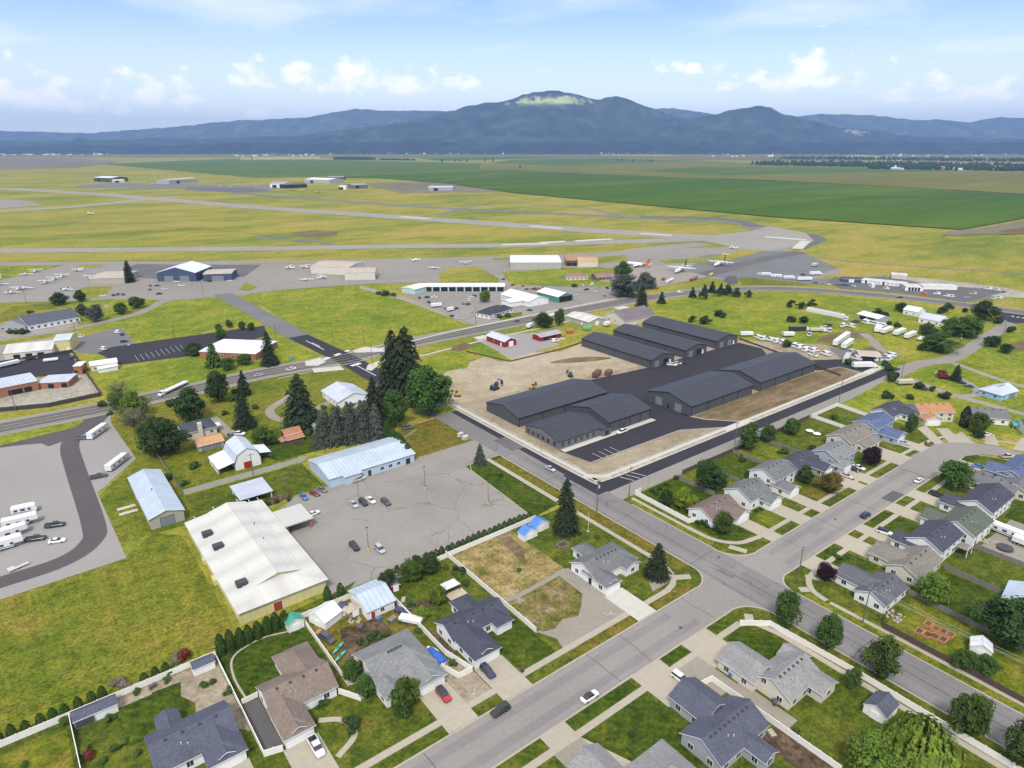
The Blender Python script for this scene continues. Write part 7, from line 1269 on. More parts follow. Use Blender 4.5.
belt('far_woods', 'dark wood on the plain left of centre', (2468.9, 5607.2), (2640.6, 5321.8), 60, 420, 22, 1); belt('far_woods', 'thin dark tree line right of the wood', (2656.6, 5210.7), (2764.3, 4846.6), 14, 160, 14, 2); belt('far_woods', 'loose belt of trees and gardens on the far right plain', (4026.8, 2616.9), (4553.1, 1009.6), 330, 620, 24, 3); belt('far_woods', 'dense far belt behind the right-hand settlement', (5820.8, 3585.9), (6552.0, 1351.0), 420, 700, 22, 4); belt('far_woods', 'near band of trees at the right edge of the plain', (3703.7, 1760.9), (4044.4, 893.8), 110, 330, 20, 8); belt('far_woods', 'wooded strip at the foot of the hills, left', (-285.0, 12348.2), (5519.2, 7878.4), 500, 1600, 26, 5); belt('far_woods', 'wooded strip at the foot of the hills, right', (5519.2, 7878.4), (12720.7, 2332.4), 600, 2000, 28, 6); belt('far_woods', 'front belt by the right-hand farm buildings', (3919.1, 2277.7), (4215.2, 1087.1), 120, 260, 22, 7)
many('small_conifer', [(2693.9, 4322.1), (2852.5, 4395.4), (2796.4, 4243.2), (2836.2, 4212.6), (3123.8, 4394.1), (3075.3, 4223.8), (1895.1, 6049.1)], 34, 14, 'leaf_far', 'lone dark conifer', 'lone conifers on the plain'); many('small', [(3921.9, 3779.5), (3952.1, 3756.2), (3896.1, 3591.7), (3984.1, 3524.0), (4007.5, 3505.9), (2364.6, 2999.4)], 20, 20, 'leaf_far', 'lone dark tree', 'lone trees on the plain')
# far settlement: tiny pale houses
def far_house(x, y, w, d, h, wall, roof, rz, desc, group):
    r = link('far_house', None, None, (x, y, 0), rz); b = MB(); walls_into(b, -w/2, -d/2, w/2, d/2, 'x', h, .45, '', .3); b.build('wall', wall, r)
    b = MB(); shared_ridge['off'] = True; roof_into(b, -w/2, -d/2, w/2, d/2, 'x', h, .45); b.build('roof', [roof, 'trim', roof], r); pend(r, desc, 'house', x, y, group)
rnd = random.Random(11)
def spread(p0, p1, n0, n1):
    t = rnd.random(); a = Vector(p0)+(Vector(p1)-Vector(p0))*t; c = Vector(n0)+(Vector(n1)-Vector(n0))*t
    return a+(c-a)*rnd.random()**1.6
landmark(*(1004.8, 11354.9), 'far left town'); landmark(*(4874.3, 8375.0), 'far central town'); landmark(*(7024.0, 6719.5), 'far slope town'); landmark(*(5512.0, 2554.9), 'right-hand far settlement')
for i in range(150):
    x0, x1, y0, y1 = (((304.9, 10153.8), (1502.6, 9231.5), (359.9, 11851.5), (1757.2, 10775.5)), ((2168.9, 7810.5), (3052.2, 7130.3), (2778.3, 9989.1), (3906.9, 9120.0)), ((3906.9, 9120.0), (5949.2, 7547.3), (3906.9, 9120.0), (5949.2, 7547.3)), ((6809.0, 6885.1), (7453.9, 6388.4), (6809.0, 6885.1), (7453.9, 6388.4)), ((5906.7, 4534.9), (8486.3, 2548.3), (7883.9, 6057.3), (11323.4, 3408.5)), ((3373.3, 1649.4), (3995.5, 1170.3), (4101.5, 2009.8), (4857.0, 1428.0)))[i % 6]
    c = spread(x0, x1, y0, y1); big = rnd.random() < .25
    far_house(c[0], c[1], 55 if big else rnd.uniform(20, 36), 28 if big else 16, 11 if big else 8, rnd.choice(['wall_white', 'wall_white', 'wall_cream', 'wall_brick']), rnd.choice(['metal_bright', 'metal_silver', 'roof_lightgrey', 'metal_white']), rnd.uniform(0, 3), 'tiny pale building', 'pale buildings of the far town')
for c, w, m1, m2, lab in (((3899.0, 1420.1), 40, 'wall_red', 'metal_silver', 'long red farm building at the right-hand far settlement'), ((4509.5, 1574.2), 34, 'wall_white', 'metal_bright', 'white farm building at the right-hand far settlement'), ((4052.8, 1765.2), 26, 'wall_cream', 'metal_bright', 'cream farm house on the near edge of the far settlement'), ((4150.0, 1320.0), 22, 'wall_white', 'metal_bright', 'small white house right of the red farm building')):
    far_house(c[0], c[1], w, 14, 7, m1, m2, -YAW, 'x', 'farm buildings on the plain'); PEND[-1][0]['label'] = lab; PEND.pop()
# ================================================================== VEHICLES
UX, UY = 0.0, -PI/2     # heading along the street / across it (towards the viewer)
V = vehicle
for k, c, rz, col, lab in (
 ('sedan', (84.3, 81.4), UX, 'white', 'white sedan with a dark glass roof parked at the street kerb'), ('suv', (66.4, 90.3), UX+PI, 'black', 'black car parked on the street by the navy-roofed house'), ('suv', (70.8, 101.1), UY, 'navy', 'dark car in the driveway of the navy-roofed house'), ('suv', (59.0, 101.4), UY, 'red', 'red car with a black roof in the light grey house driveway'), ('pickup', (31.4, 105.5), UY, 'white', 'white pickup with a dark bed in the tan-brown house driveway'),
 ('suv', (104.3, 72.5), UY, 'white', 'white car in the driveway beside the big navy house'), ('suv', (209.5, 81.8), UX, 'navy', 'dark blue car parked on the right-hand street'), ('suv', (203.9, 73.2), UY+.2, 'white', 'white car with a black roof in the weathered house driveway'), ('sedan', (249.2, 81.9), UX, 'white', 'white sedan driving near the big round street tree'), ('suv', (242.7, 73.6), UY, 'black', 'black car in the driveway beside the big round street tree'), ('sedan', (279.2, 72.9), UY+.6, 'blue', 'bright blue car beside the royal-blue roofed house'), ('pickup', (297.4, 69.6), -.55, 'beige', 'beige pickup parked on the bend of the street'),
 ('suv', (239.1, 100.8), UY, 'black', 'black car in the pale grey-blue house driveway'), ('sedan', (242.3, 100.3), UY, 'white', 'white car beside the black one, pale grey-blue house'), ('sedan', (278.6, 100.0), UY+.3, 'silver', 'silver car outside the blue-roofed house'), ('sedan', (232.0, 99.7), UY, 'beige', 'pale car nosing out below the russet shrub-tree'), ('sedan', (149.5, 170.4), UY, 'silver', 'silver car driving on the cross street below the office'), ('pickup', (196.0, 178.1), UX+PI, 'white', 'white pickup parked in front of the charcoal office'),
 ('sedan', (68.1, 206.2), UY, 'blue', 'bright blue car in the church lot corner'), ('sedan', (71.9, 206.2), UY+.3, 'maroon', 'dark red car next to the blue one, church lot'), ('sedan', (75.1, 207.2), UY+.3, 'grey', 'grey car at the end of the church lot row'), ('pickup', (88.6, 206.5), UX+.1, 'beige', 'beige pickup in front of the pale blue building'), ('sedan', (79.5, 190.9), UY, 'silver', 'silver car left of the black one in the lot centre'), ('suv', (82.5, 190.0), UY, 'black', 'black car in the middle of the church lot'), ('sedan', (85.3, 189.9), UY+.05, 'white', 'white car right of the black one in the church lot'), ('suv', (88.7, 185.5), UY+.05, 'darkgrey', 'dark grey car alone in the church lot'), ('sedan', (66.3, 193.4), UX+.2, 'white', 'white car beside the church canopy'), ('suv', (68.6, 167.2), UY, 'black', 'black car near the hedge end of the church lot'), ('suv', (74.1, 161.2), UY, 'silver', 'silver car nearest the arborvitae hedge, church lot'),
 ('pickup', (-1.9, 236.8), UX-.35, 'black', 'black pickup behind the campers in the gravel lot'), ('pickup', (-7.4, 231.1), UX-.35, 'black', 'black pickup between the campers and white car'), ('sedan', (-2.3, 225.9), UX-.35, 'white', 'white car beside the black pickup in the gravel lot'), ('pickup', (14.2, 266.7), UX-.1, 'darkgrey', 'dark pickup parked below the rounded camper'), ('pickup', (14.3, 309.6), UX-.5, 'grey', 'grey pickup towing the upper motorhome'),
 ('pickup', (66.5, 274.9), UY+.9, 'white', 'white pickup beside the white gambrel barn'), ('suv', (63.6, 274.1), UY+.3, 'grey', 'grey car next to the white pickup by the barn'), ('pickup', (126.3, 237.5), UX-.2, 'grey', 'grey truck under the trees near the timber rail'), ('van', (265.6, 300.9), UX-.4, 'white', 'white van beside the dark red shed'), ('sedan', (271.6, 301.9), UX-.4, 'white', 'white car right of the van by the dark red shed'), ('pickup', (285.1, 225.3), UX-.9, 'white', 'white pickup at the rear warehouse doors'), ('suv', (289.6, 224.9), UX-.9, 'silver', 'silver car between two parked at the rear warehouse'), ('suv', (293.0, 223.6), UX-.9, 'black', 'black car at the rear warehouse doors'), ('sedan', (509.7, 374.9), 0, 'white', 'small pale car beside the highway trees') if False else ('sedan', (277.6, 354.5), UX+.15, 'black', 'black car driving on the highway past the repair yard'), ('van', (443.0, 348.4), UX-.3, 'white', 'white van driving on the highway bend'), ('pickup', (115.5, 346.0), UX+.15, 'white', 'white pickup driving on the highway before the crossing'), ('sedan', (98.3, 346.9), UX+.1, 'silver', 'silver car following the white pickup on the highway'), ('sedan', (566.5, 228.6), 2.6, 'black', 'black car on the highway by the storage rows'), ('sedan', (305.5, 375.5), UX, 'darkgrey', 'dark car leaving the white gabled workshop')):
    V(k, c[0], c[1], rz, col, None, lab, roof='black' if col == 'red' or 'black roof' in lab or 'dark glass' in lab else None)
def cars(lst, desc, group, s=1.0):
    for k, c, col in lst: V(k, c[0], c[1], random.uniform(-.4,.4)+(PI/2 if random.random() < .5 else 0), col, f'{col.replace("darkgrey", "dark grey")} {dict(sedan="car",suv="car",pickup="pickup",van="van")[k]} {desc}', group=group, s=s)
cars([('sedan',(102.5, 645.4),'black'), ('sedan',(107.2, 641.8),'black'), ('sedan',(98.8, 627.4),'black'), ('sedan',(109.1, 622.5),'white'), ('suv',(101.4, 603.6),'black'), ('sedan',(124.3, 630.7),'white'), ('pickup',(124.7, 650.4),'white'), ('suv',(70.6, 620.7),'black'), ('suv',(74.2, 621.7),'black'), ('suv',(77.3, 618.4),'darkgrey'), ('sedan',(63.6, 623.3),'white'), ('suv',(148.1, 634.6),'black'), ('sedan',(155.3, 630.3),'silver'), ('sedan',(163.4, 626.3),'white'), ('pickup',(124.0, 629.9),'white')], 'on the airport lot', 'cars outside the hangars')
cars([('suv',(25.9, 547.4),'black'), ('van',(31.0, 550.5),'white'), ('van',(34.0, 550.7),'white'), ('sedan',(36.7, 537.0),'silver'), ('sedan',(60.1, 579.3),'white'), ('van',(53.6, 489.6),'white'), ('suv',(55.5, 482.2),'black'), ('suv',(53.6, 462.5),'black'), ('pickup',(33.7, 492.0),'white'), ('sedan',(54.5, 453.7),'silver'), ('van',(40.6, 452.0),'white'), ('sedan',(15.4, 537.5),'grey')], 'outside the motel', 'cars around the motel and store')
cars([('sedan',(-0.7, 454.8),'black'), ('sedan',(1.2, 454.7),'silver'), ('suv',(4.8, 454.8),'black'), ('sedan',(8.2, 455.0),'darkgrey'), ('sedan',(12.6, 461.6),'black'), ('suv',(24.3, 442.5),'navy'), ('suv',(25.8, 434.5),'black'), ('sedan',(14.9, 461.3),'darkgrey')], 'in the dark lot', 'cars along the white shop')
cars([('suv',(261.9, 460.8),'black'), ('suv',(268.1, 458.7),'black'), ('pickup',(272.2, 455.6),'white'), ('pickup',(259.7, 442.9),'darkgrey'), ('suv',(264.8, 411.7),'black'), ('suv',(249.5, 393.9),'black'), ('pickup',(249.2, 387.6),'white'), ('sedan',(297.2, 439.1),'white'), ('suv',(300.3, 439.5),'black'), ('van',(287.8, 428.6),'white'), ('suv',(279.8, 418.2),'black'), ('sedan',(278.0, 422.2),'grey'), ('sedan',(269.4, 395.5),'silver'), ('suv',(267.6, 386.6),'white'), ('suv',(268.4, 371.6),'white'), ('sedan',(325.5, 452.7),'white'), ('suv',(333.0, 447.0),'white'), ('sedan',(258.5, 416.5),'grey'), ('suv',(361.3, 482.3),'black')], 'in the repair yard', 'cars in the repair yard')
cars([('sedan',(352.8, 456.9),'black'), ('sedan',(348.6, 444.9),'silver'), ('sedan',(356.8, 448.0),'darkgrey'), ('sedan',(351.2, 435.4),'maroon'), ('suv',(355.4, 432.2),'maroon'), ('van',(358.3, 431.2),'orange'), ('sedan',(361.0, 429.1),'red'), ('suv',(366.8, 430.8),'black'), ('pickup',(389.8, 403.2),'darkgrey'), ('van',(409.0, 416.3),'white'), ('sedan',(398.2, 399.2),'silver'), ('sedan',(391.5, 393.5),'white'), ('suv',(408.2, 397.7),'black'), ('van',(396.9, 416.5),'silver'), ('sedan',(405.8, 403.3),'silver'), ('suv',(365.2, 389.5),'white'), ('pickup',(382.5, 375.1),'silver'), ('sedan',(304.7, 374.8),'black')], 'behind the workshops', 'vehicles behind the workshops')
cars([('van',(371.1, 228.3),'white'), ('van',(371.6, 224.2),'white'), ('van',(372.3, 220.1),'white'), ('van',(373.2, 215.9),'white'), ('van',(373.9, 212.7),'white'), ('van',(373.1, 203.9),'white'), ('van',(372.1, 199.7),'white'), ('van',(370.1, 194.7),'white'), ('van',(372.5, 191.3),'white')], 'in the meadow row', 'row of white vans in the meadow', 1.25)
cars([('van',(371.0, 183.8),'white'), ('sedan',(364.1, 187.5),'white'), ('pickup',(403.3, 211.8),'white'), ('pickup',(427.5, 214.6),'white'), ('pickup',(423.1, 209.0),'white'), ('suv',(436.3, 217.0),'navy'), ('van',(442.5, 210.2),'white'), ('van',(445.4, 206.9),'white'), ('van',(461.7, 218.0),'white'), ('suv',(460.4, 211.3),'darkgrey'), ('van',(376.8, 168.7),'white'), ('van',(383.9, 159.5),'white'), ('van',(390.6, 156.6),'white'), ('van',(387.2, 175.9),'silver'), ('van',(398.3, 159.7),'white')], 'by the meadow shelters', 'vehicles in the trailer meadow', 1.25)
cars([('van',(465.0, 206.6),'white'), ('van',(464.3, 203.9),'white'), ('van',(463.8, 201.1),'white'), ('van',(463.3, 198.4),'white'), ('van',(463.7, 196.0),'white'), ('van',(464.1, 193.6),'white')], 'before the carport', 'white vans before the carport', 1.25)
cars([('van',(566.3, 355.8),'white'), ('suv',(569.6, 301.4),'darkgrey'), ('suv',(572.1, 295.4),'silver'), ('sedan',(573.0, 290.5),'white'), ('suv',(576.6, 284.5),'grey'), ('suv',(579.4, 280.8),'black'), ('suv',(581.9, 277.9),'grey'), ('sedan',(583.4, 274.4),'white'), ('suv',(597.8, 329.6),'black'), ('van',(593.1, 251.2),'white'), ('van',(604.4, 216.2),'white'), ('van',(601.2, 207.4),'white'), ('van',(602.3, 203.8),'white'), ('van',(594.3, 222.1),'orange'), ('pickup',(620.0, 181.0),'white'), ('van',(626.2, 179.0),'white'), ('van',(627.8, 198.2),'beige'), ('suv',(607.5, 195.2),'silver'), ('van',(660.3, 198.0),'white'), ('van',(659.7, 191.3),'white'), ('sedan',(657.0, 185.5),'maroon')], 'by the storage rows', 'vehicles along the storage rows')
cars([('sedan',(379.0, 115.6),'black'), ('sedan',(376.3, 111.1),'darkgrey'), ('suv',(353.3, 123.7),'darkgrey'), ('sedan',(315.5, 82.7),'white'), ('sedan',(33.6, 491.6),'white')], 'off the lane', 'cars off the lane'); cars([('sedan',(388.6, 2524.4),'white'), ('van',(419.3, 2573.2),'white'), ('van',(442.4, 2425.2),'white'), ('van',(458.0, 2413.2),'white'), ('van',(577.1, 2161.4),'white'), ('van',(648.0, 2233.3),'white'), ('van',(649.3, 2066.1),'white'), ('van',(587.5, 2104.0),'white'), ('van',(634.1, 1939.1),'white')], 'across the runways', 'far vehicles by the far hangars')
# campers and motorhomes in the gravel lot
travel_trailer(*(19.9, 311.6), rad(26)+.45, 12, 'long white motorhome parked at the top of the gravel lot', motor=True, h=3.3); travel_trailer(*(21.5, 273.9), rad(50), 12, 'rounded white travel trailer with dark windows, gravel lot'); travel_trailer(*(-8.9, 252.9), -.15, 7, 'smallest white camper at the top of the left camper group'); travel_trailer(*(-10.4, 244.3), -.1, 9.5, 'white fifth-wheel camper with a blue front mark', fifth=True, h=3.6, stripe='paint_navy'); travel_trailer(*(-13.7, 238.2), .12, 9.5, 'white fifth-wheel camper between two others at the left edge', fifth=True, h=3.6); travel_trailer(*(-15.4, 231.3), .0, 10, 'large white fifth-wheel camper nearest the left edge', fifth=True, h=3.7)
for c, lab in (((566.6, 348.0), 'first'), ((566.3, 337.2), 'second'), ((568.8, 326.2), 'third')): travel_trailer(c[0], c[1], -.62, 10, f'white camper by the airport ramp, {lab} from left of the trailer line', h=3.3)
box_trailer(*(573.4, 313.9), -.62, 13, 2.6, 3.5, 'paint_white', 'long white bus-like trailer at the end of the ramp trailer line'); box_trailer(*(606.5, 322.9), -.5, 10, 2.6, 3.6, 'paint_white', 'white box truck crossing the dark ramp', cab='paint_white', name='box_truck', cat='truck'); box_trailer(*(652.2, 348.6), .2, 9, 4, 3.2, 'paint_beige', 'tan and white service vehicle alone on the ramp'); box_trailer(*(592.5, 263.4), .9, 6, 2.6, 3.6, 'paint_white', 'upright white box container beside the cream storage row', z0=.2, name='container', cat='container')
box_trailer(*(370.5, 236.1), -.6, 8, 2.6, 3, 'paint_white', 'white box trailer at the left end of the meadow row'); box_trailer(*(391.0, 219.4), -.6, 7, 3, 3, 'paint_white', 'square white trailer above the meadow van row'); box_trailer(*(408.3, 223.4), -.62, 11, 2.6, 3.2, 'paint_black', 'black dump truck with a white cab in the meadow', cab='paint_white', name='dump_truck', cat='truck'); box_trailer(*(415.8, 214.6), -.7, 8, 2.5, 2.6, 'paint_beige', 'beige flatbed truck with a white cab in the meadow', cab='paint_white', name='flatbed_truck', cat='truck')
box_trailer(*(405.6, 192.3), rad(12), 27, 2.9, 4, 'paint_white', 'longest white semi trailer lying across the meadow'); box_trailer(*(398.3, 184.9), rad(12), 16, 2.9, 3.8, 'paint_white', 'shorter white semi trailer in front of the longest one'); box_trailer(*(371.3, 171.4), rad(20), 13, 2.8, 3, 'paint_beige', 'cream-yellow container by the asphalt edge', z0=.2, name='container', cat='container'); box_trailer(*(364.2, 159.1), -.6, 11, 2.6, 3.4, 'paint_white', 'white box truck behind the new asphalt', cab='paint_white', name='box_truck', cat='truck')
SR0, SR1 = (465.9, 247.6), (465.2, 223.2)
for i in range(10): t = i/9; c = (SR0[0]+(SR1[0]-SR0[0])*t, SR0[1]+(SR1[1]-SR0[1])*t); box_trailer(c[0], c[1], -1.55, 3.4, 3.2, 3, 'paint_white', f'white storage container, {ORD[i]} from left of the long meadow line', z0=.15, group='line of white containers', name='container', cat='container')
for c, l, lab in (((450.5, 185.7), 13, 'leftmost of three long white trailers by the lane trees'), ((452.4, 178.6), 13, 'middle of three long white trailers by the lane trees'), ((450.2, 171.0), 13, 'rightmost of three long white trailers by the lane trees')): box_trailer(c[0], c[1], .05, l, 3, 3.3, 'paint_white', lab)
box_trailer(*(256.4, 426.3), -.3, 8, 2.5, 3.2, 'paint_white', 'white box trailer in the repair yard'); box_trailer(*(257.9, 409.0), .1, 5, 2.4, 3, 'paint_white', 'short white box trailer beside the repair-yard cars'); box_trailer(*(13.9, 444.4), -.2, 7, 3, 1.6, 'paint_white', 'low white trailer parked in the dark lot', z0=.7); box_trailer(*(-6.3, 447.7), .35, 12, 2.8, 2.6, 'paint_white', 'long low white trailer at the left edge of the dark lot'); box_trailer(*(448.7, 163.9), .1, 7, 2.4, 2.2, 'paint_white', 'white covered boat on a trailer by the lane'); box_trailer(*(449.9, 190.8), .35, 12, 4, 3.2, 'paint_white', 'pale grey-white trailer home right of the carport, nearer'); box_trailer(*(354.5, 132.6), -.6, 8, 2.6, 2.8, 'paint_beige', 'long beige camper by the lane corner')
box_trailer(*(239.3, 237.5), .45, 7, 3, 3, 'wall_brown', 'dark brown site trailer with a white top, dirt field'); box_trailer(*(246.0, 235.6), .45, 5, 3, 2.6, 'wall_brown', 'smaller dark brown dumpster beside the site trailer', z0=.3); box_trailer(*(274.2, 336.5), .4, 6, 2.6, 3, 'paint_white', 'white trailer left of the dark highway tree'); box_trailer(*(318.2, 308.4), .2, 5, 2.8, 3, 'paint_white', 'white tank-like trailer in front of the cream barn'); box_trailer(*(300.1, 308.9), -.4, 6, 2.6, 2.4, 'paint_green', 'bright green trailer beside the beige storage building', z0=.6); box_trailer(*(286.7, 310.5), -.3, 5, 2.4, 2.4, 'paint_orange', 'orange machine beside the bright green trailer', z0=.6)
# semi truck on the highway
box_trailer(*(58.7, 351.3), rad(38)+PI, 16, 2.5, 2.0, 'paint_white', 'white semi truck with a low flat trailer on the highway', z0=1.2, cab='paint_white', name='semi_truck', cat='truck')
# building-site machines
def digger(x, y, rz, s, label, col='machine_yellow'):
    r = thing('excavator', label, 'digger', (x, y, 0), rz); r.scale = (s,)*3
    for v in (-.9, .9): b = MB(); b.loft([body_ring(-1.6, .28, .0, .8, .1), body_ring(1.6, .28, .0, .8, .1)]); b.build('track', 'rubber', r, (0, v, 0))
    b = MB(); b.box(-1.7,-1,.85,1.0,1,1.9); b.build('body', col, r); b = MB(); b.box(0,-.9,1.92,1.2,.1,2.9); b.build('cab', 'glass', r)
    b = MB(); b.tube([(1,.4,1.6), (2.6,.4,3.6), (4.4,.4,2.6)], .22, 6); b.build('boom', col, r); b = MB(); b.hexa([(4.1,0,.9), (5,0,.9), (5,.8,.9), (4.1,.8,.9), (4.2,0,2.6), (4.7,0,2.6), (4.7,.8,2.6), (4.2,.8,2.6)]); b.build('bucket', 'metal_dark', r)
digger(*(164.9, 257.4), 2.4, .9, 'small yellow excavator at the edge of the dirt field'); digger(*(200.1, 243.5), .3, .9, 'low yellow machine beside the front-left warehouse'); digger(*(184.9, 254.2), .2, 1.3, 'large dark digger in the middle of the dirt field', 'paint_navy'); digger(*(227.8, 245.5), 1.2, .9, 'small dark digger at the warehouse corner', 'metal_dark')
def mound(x, y, w, l, h, rz, label, m='dirt'):
    b = MB(); rnd = random.Random(int(x)); n = 14; P_ = []
    for j in range(n+1):
        for i in range(n+1):
            u, v = i/n*2-1, j/n*2-1; z = h*max(0, 1-(u*u+v*v))**.8*rnd.uniform(.8, 1.1); P_.append((u*w/2, v*l/2, z-.05))
    b.v = P_
    for j in range(n):
        for i in range(n): a = j*(n+1)+i; b.f.append((a, a+1, a+n+2, a+n+1)); b.m.append(0); b.uv.append(None)
    tag(b.build('dirt_mound', m, None, (x, y, .1), rz, True), label, 'dirt mound')
mound(*(180.6, 279.3), 30, 22, 3.2, .6, 'wide spread dirt mound at the left of the building site', 'dirt'); mound(*(251.9, 263.0), 36, 6, 1.8, -.42, 'long low ridge of dark earth behind the front warehouse', 'brown_soil'); mound(*(212.9, 326.4), 16, 10, 1.5, .3, 'low dark earth heap beside the grassy strip', 'brown_soil')
mound(*(56.9, 149.1), 5, 3, .5, .3, 'small earth heap at the yard edge', 'garden_soil') if False else None
# ================================================================== AIRCRAFT
for c, rz in (((21.1, 773.2),1.0), ((29.6, 786.0),1.0), ((62.2, 767.6),2.2), ((46.8, 739.8),1.0), ((39.6, 727.4),1.0), ((32.2, 713.7),1.0), ((6.6, 681.5),1.0), ((11.5, 692.6),1.0), ((16.0, 696.2),1.0), ((43.6, 667.9),.6), ((0.3, 729.5),1.0), ((66.9, 715.8),1.0), ((228.5, 655.9),2.3), ((242.4, 650.8),2.0), ((219.6, 588.8),1.0), ((234.0, 587.1),.2), ((351.1, 624.0),2.4), ((342.6, 570.8),.6), ((381.9, 574.0),1.2), ((689.9, 471.6),2.4)):
    light_plane(c[0], c[1], rz, 1.25, 'white light plane', high=random.random() < .5, stripe=random.choice(['paint_red', 'paint_white', 'paint_navy', 'paint_white']))
light_plane(*(151.1, 1409.2), .4, 2.0, None, 'lone white plane standing in the airfield grass', group=None)
for c, lab in (((674.8, 1775.0), 'left of two bright yellow crop planes by the far hangars'), ((696.7, 1719.5), 'right of two bright yellow crop planes by the far hangars')):
    o = light_plane(c[0], c[1], .3, 2.2, None, lab, group='yellow crop planes')
    for ch in o.children:
        if ch.name.split('.')[0] in ('fuselage', 'wing', 'tailplane', 'fin'): me = ch.data.copy(); me.materials[0] = PAINT['yellow']; ch.data = me
tanker_plane(*(510.8, 456.7), rad(105), 26, 'orange-tailed white plane parked on the left of the tanker ramp', 'orange', 'white', False, False, 2); tanker_plane(*(520.4, 410.4), rad(200), 30, 'white high-winged tanker plane with a black tail', 'black', 'white', True, False, 2); tanker_plane(*(579.9, 409.2), rad(195), 28, 'white tanker jet with a red T-tail', 'red', 'white', True, True, 4)
for c, l, m_, lab in (((473.5, 384.5), 14, 'paint_white', 'white and red fire-retardant tank unit below the tanker ramp'), ((498.4, 377.4), 18, 'paint_red', 'long red and white ground tank line by the tanker ramp'), ((474.8, 392.8), 5, 'paint_red', 'small red tank beside the white retardant unit'), ((526.7, 379.9), 6, 'paint_yellow', 'yellow tank at the end of the red ground line'), ((440.7, 371.4), 5, 'paint_orange', 'orange tank beside the highway trees')):
    r = thing('ground_tank', lab, 'tank', (*c, 0), -.55+.9); b = MB(); b.cyl((0,0,1.5), (1,0,0), 1.2, l, 12); b.build('tank', m_, r); b = MB()
    for u in (-l*.35, l*.35): b.box(u-.2,-1,0,u+.2,1,.6)
    b.build('cradle', 'metal_dark', r)
# windsock-like poles skipped; light poles, street poles and wires
E_ = [('utility pole with a transformer standing at the foot of the new road', (141.0, 137.1), 12.6, 1, True), ('slim utility pole on the corner of the new road', (156.5, 137.2), 12.6, 1, False), ('utility pole beside the old road, third along the new asphalt', (218.3, 138.3), 12.6, 1, False), ('utility pole near the enclosed green yard on the old road', (299.5, 138.3), 12.6, 1, False), ('utility pole at the top end of the old road', (365.0, 138.7), 12.6, 1, False), ('utility pole beside the right-hand lane', (431.4, 137.1), 13, 1, True), ('utility pole on the lane near the highway junction', (511.2, 139.1), 11, 1, False), ('utility pole on the verge near the purple corner tree', (159.6, 76.4), 11.5, 1, False), ('leaning-looking utility pole in front of the streaky blue-grey house', (156.8, 56.8), 11.5, 1, False)]
PO = [power_pole(c[0], c[1], h, lab, a, t, .1) for lab, c, h, a, t in E_]
tops = [Vector((o.location.x, o.location.y, h-.4)) for o, (l, c, h, a, t) in zip(PO, E_)]
def span(i, j, lab): wire([tops[i], tops[j]], lab)
span(1, 2, 'power line between the slim corner pole and the old road pole'); span(2, 3, 'power line over the old road gardens'); span(3, 4, 'power line along the upper old road'); span(4, 5, 'power line along the right-hand lane'); span(0, 1, 'power line crossing the new road corner'); span(7, 8, 'power line between the two corner poles')
for k, (dx, dz) in enumerate(((-.9,0), (.2,0), (1,-1.6))): wire([tops[8]+Vector((dx,0,dz)), Vector((163+dx,-30,11+dz))], f'{["leftmost", "middle", "lowest"][k]} overhead wire over the raised garden beds', 1.2, .02)
tops[0:0] = []
for c, h, lab in (((152.0, 374.4), 13, 'utility pole in the bright meadow by the crossing'), ((166.5, 362.2), 13, 'second utility pole in the bright meadow'), ((153.9, 326.4), 12, 'utility pole at the crossroads corner'), ((126.1, 398.6), 13, 'tall pole beside the clinic spruce'), ((126.9, 569.9), 12, 'pole on the airport road edge'), ((249.8, 364.6), 12, 'utility pole at the repair yard entrance'), ((-6.2, 365.1), 11, 'dark pole inside the brick station lot'), ((13.0, 631.0), 10, 'light pole at the small-plane apron'), ((31.6, 496.5), 9, 'thin pole beside the motel lot'), ((80.1, 453.4), 9, 'thin pole in the meadow left of the airport road'), ((59.6, 234.1), 9, 'pole behind the long pale grey fence'), ((64.0, 210.4), 8, 'thin pole in the lawn beside the pale blue building')): power_pole(c[0], c[1], h, lab)
lamp_post(*(104.4, 186.0), 9, 'tall lamp post with a yellow base in the church lot, farther'); lamp_post(*(115.9, 163.7), 9, 'tall lamp post with a yellow base by the grass island'); lamp_post(*(82.5, 193.6), 8, 'lamp post beside the black car in the church lot'); lamp_post(*(71.4, 163.4), 8, 'lamp post with a yellow base by the hedge'); lamp_post(*(156.1, 183.9), 8, 'lamp post with a white base in front of the office', False)
# ================================================================== SMALL THINGS IN THE YARDS
bt = thing('boat', 'boat under a bright blue cover beside the light grey house', 'boat', (63.4,112,0), UY+PI); bt.scale = (1.1,1.25,1.1); b = MB()
rb = lambda u, w, z0, z1: [(u,-w*.4,z0), (u,w*.4,z0), (u,w,z1), (u,-w,z1)]
b.loft([rb(-2.9,1.1,.6,1.4), rb(1.2,1.1,.6,1.5), rb(2.4,.7,.8,1.6), rb(3.1,.1,1.3,1.7)]); b.build('hull', 'paint_white', bt); b = MB(); b.loft([[(-2.95,-1.15,1.4), (-2.95,1.15,1.4), (-2.95,.4,1.9), (-2.95,-.4,1.9)], [(0,-1.15,1.5), (0,1.15,1.5), (0,.5,2.3), (0,-.5,2.3)], [(2.6,-.6,1.65), (2.6,.6,1.65), (2.6,.1,1.8), (2.6,-.1,1.8)]]); b.build('cover', 'tarp_blue', bt)
for wy in (-.9,.9): link('wheel', wheel_mesh(.33,.2), bt, (-.6,wy,.33))
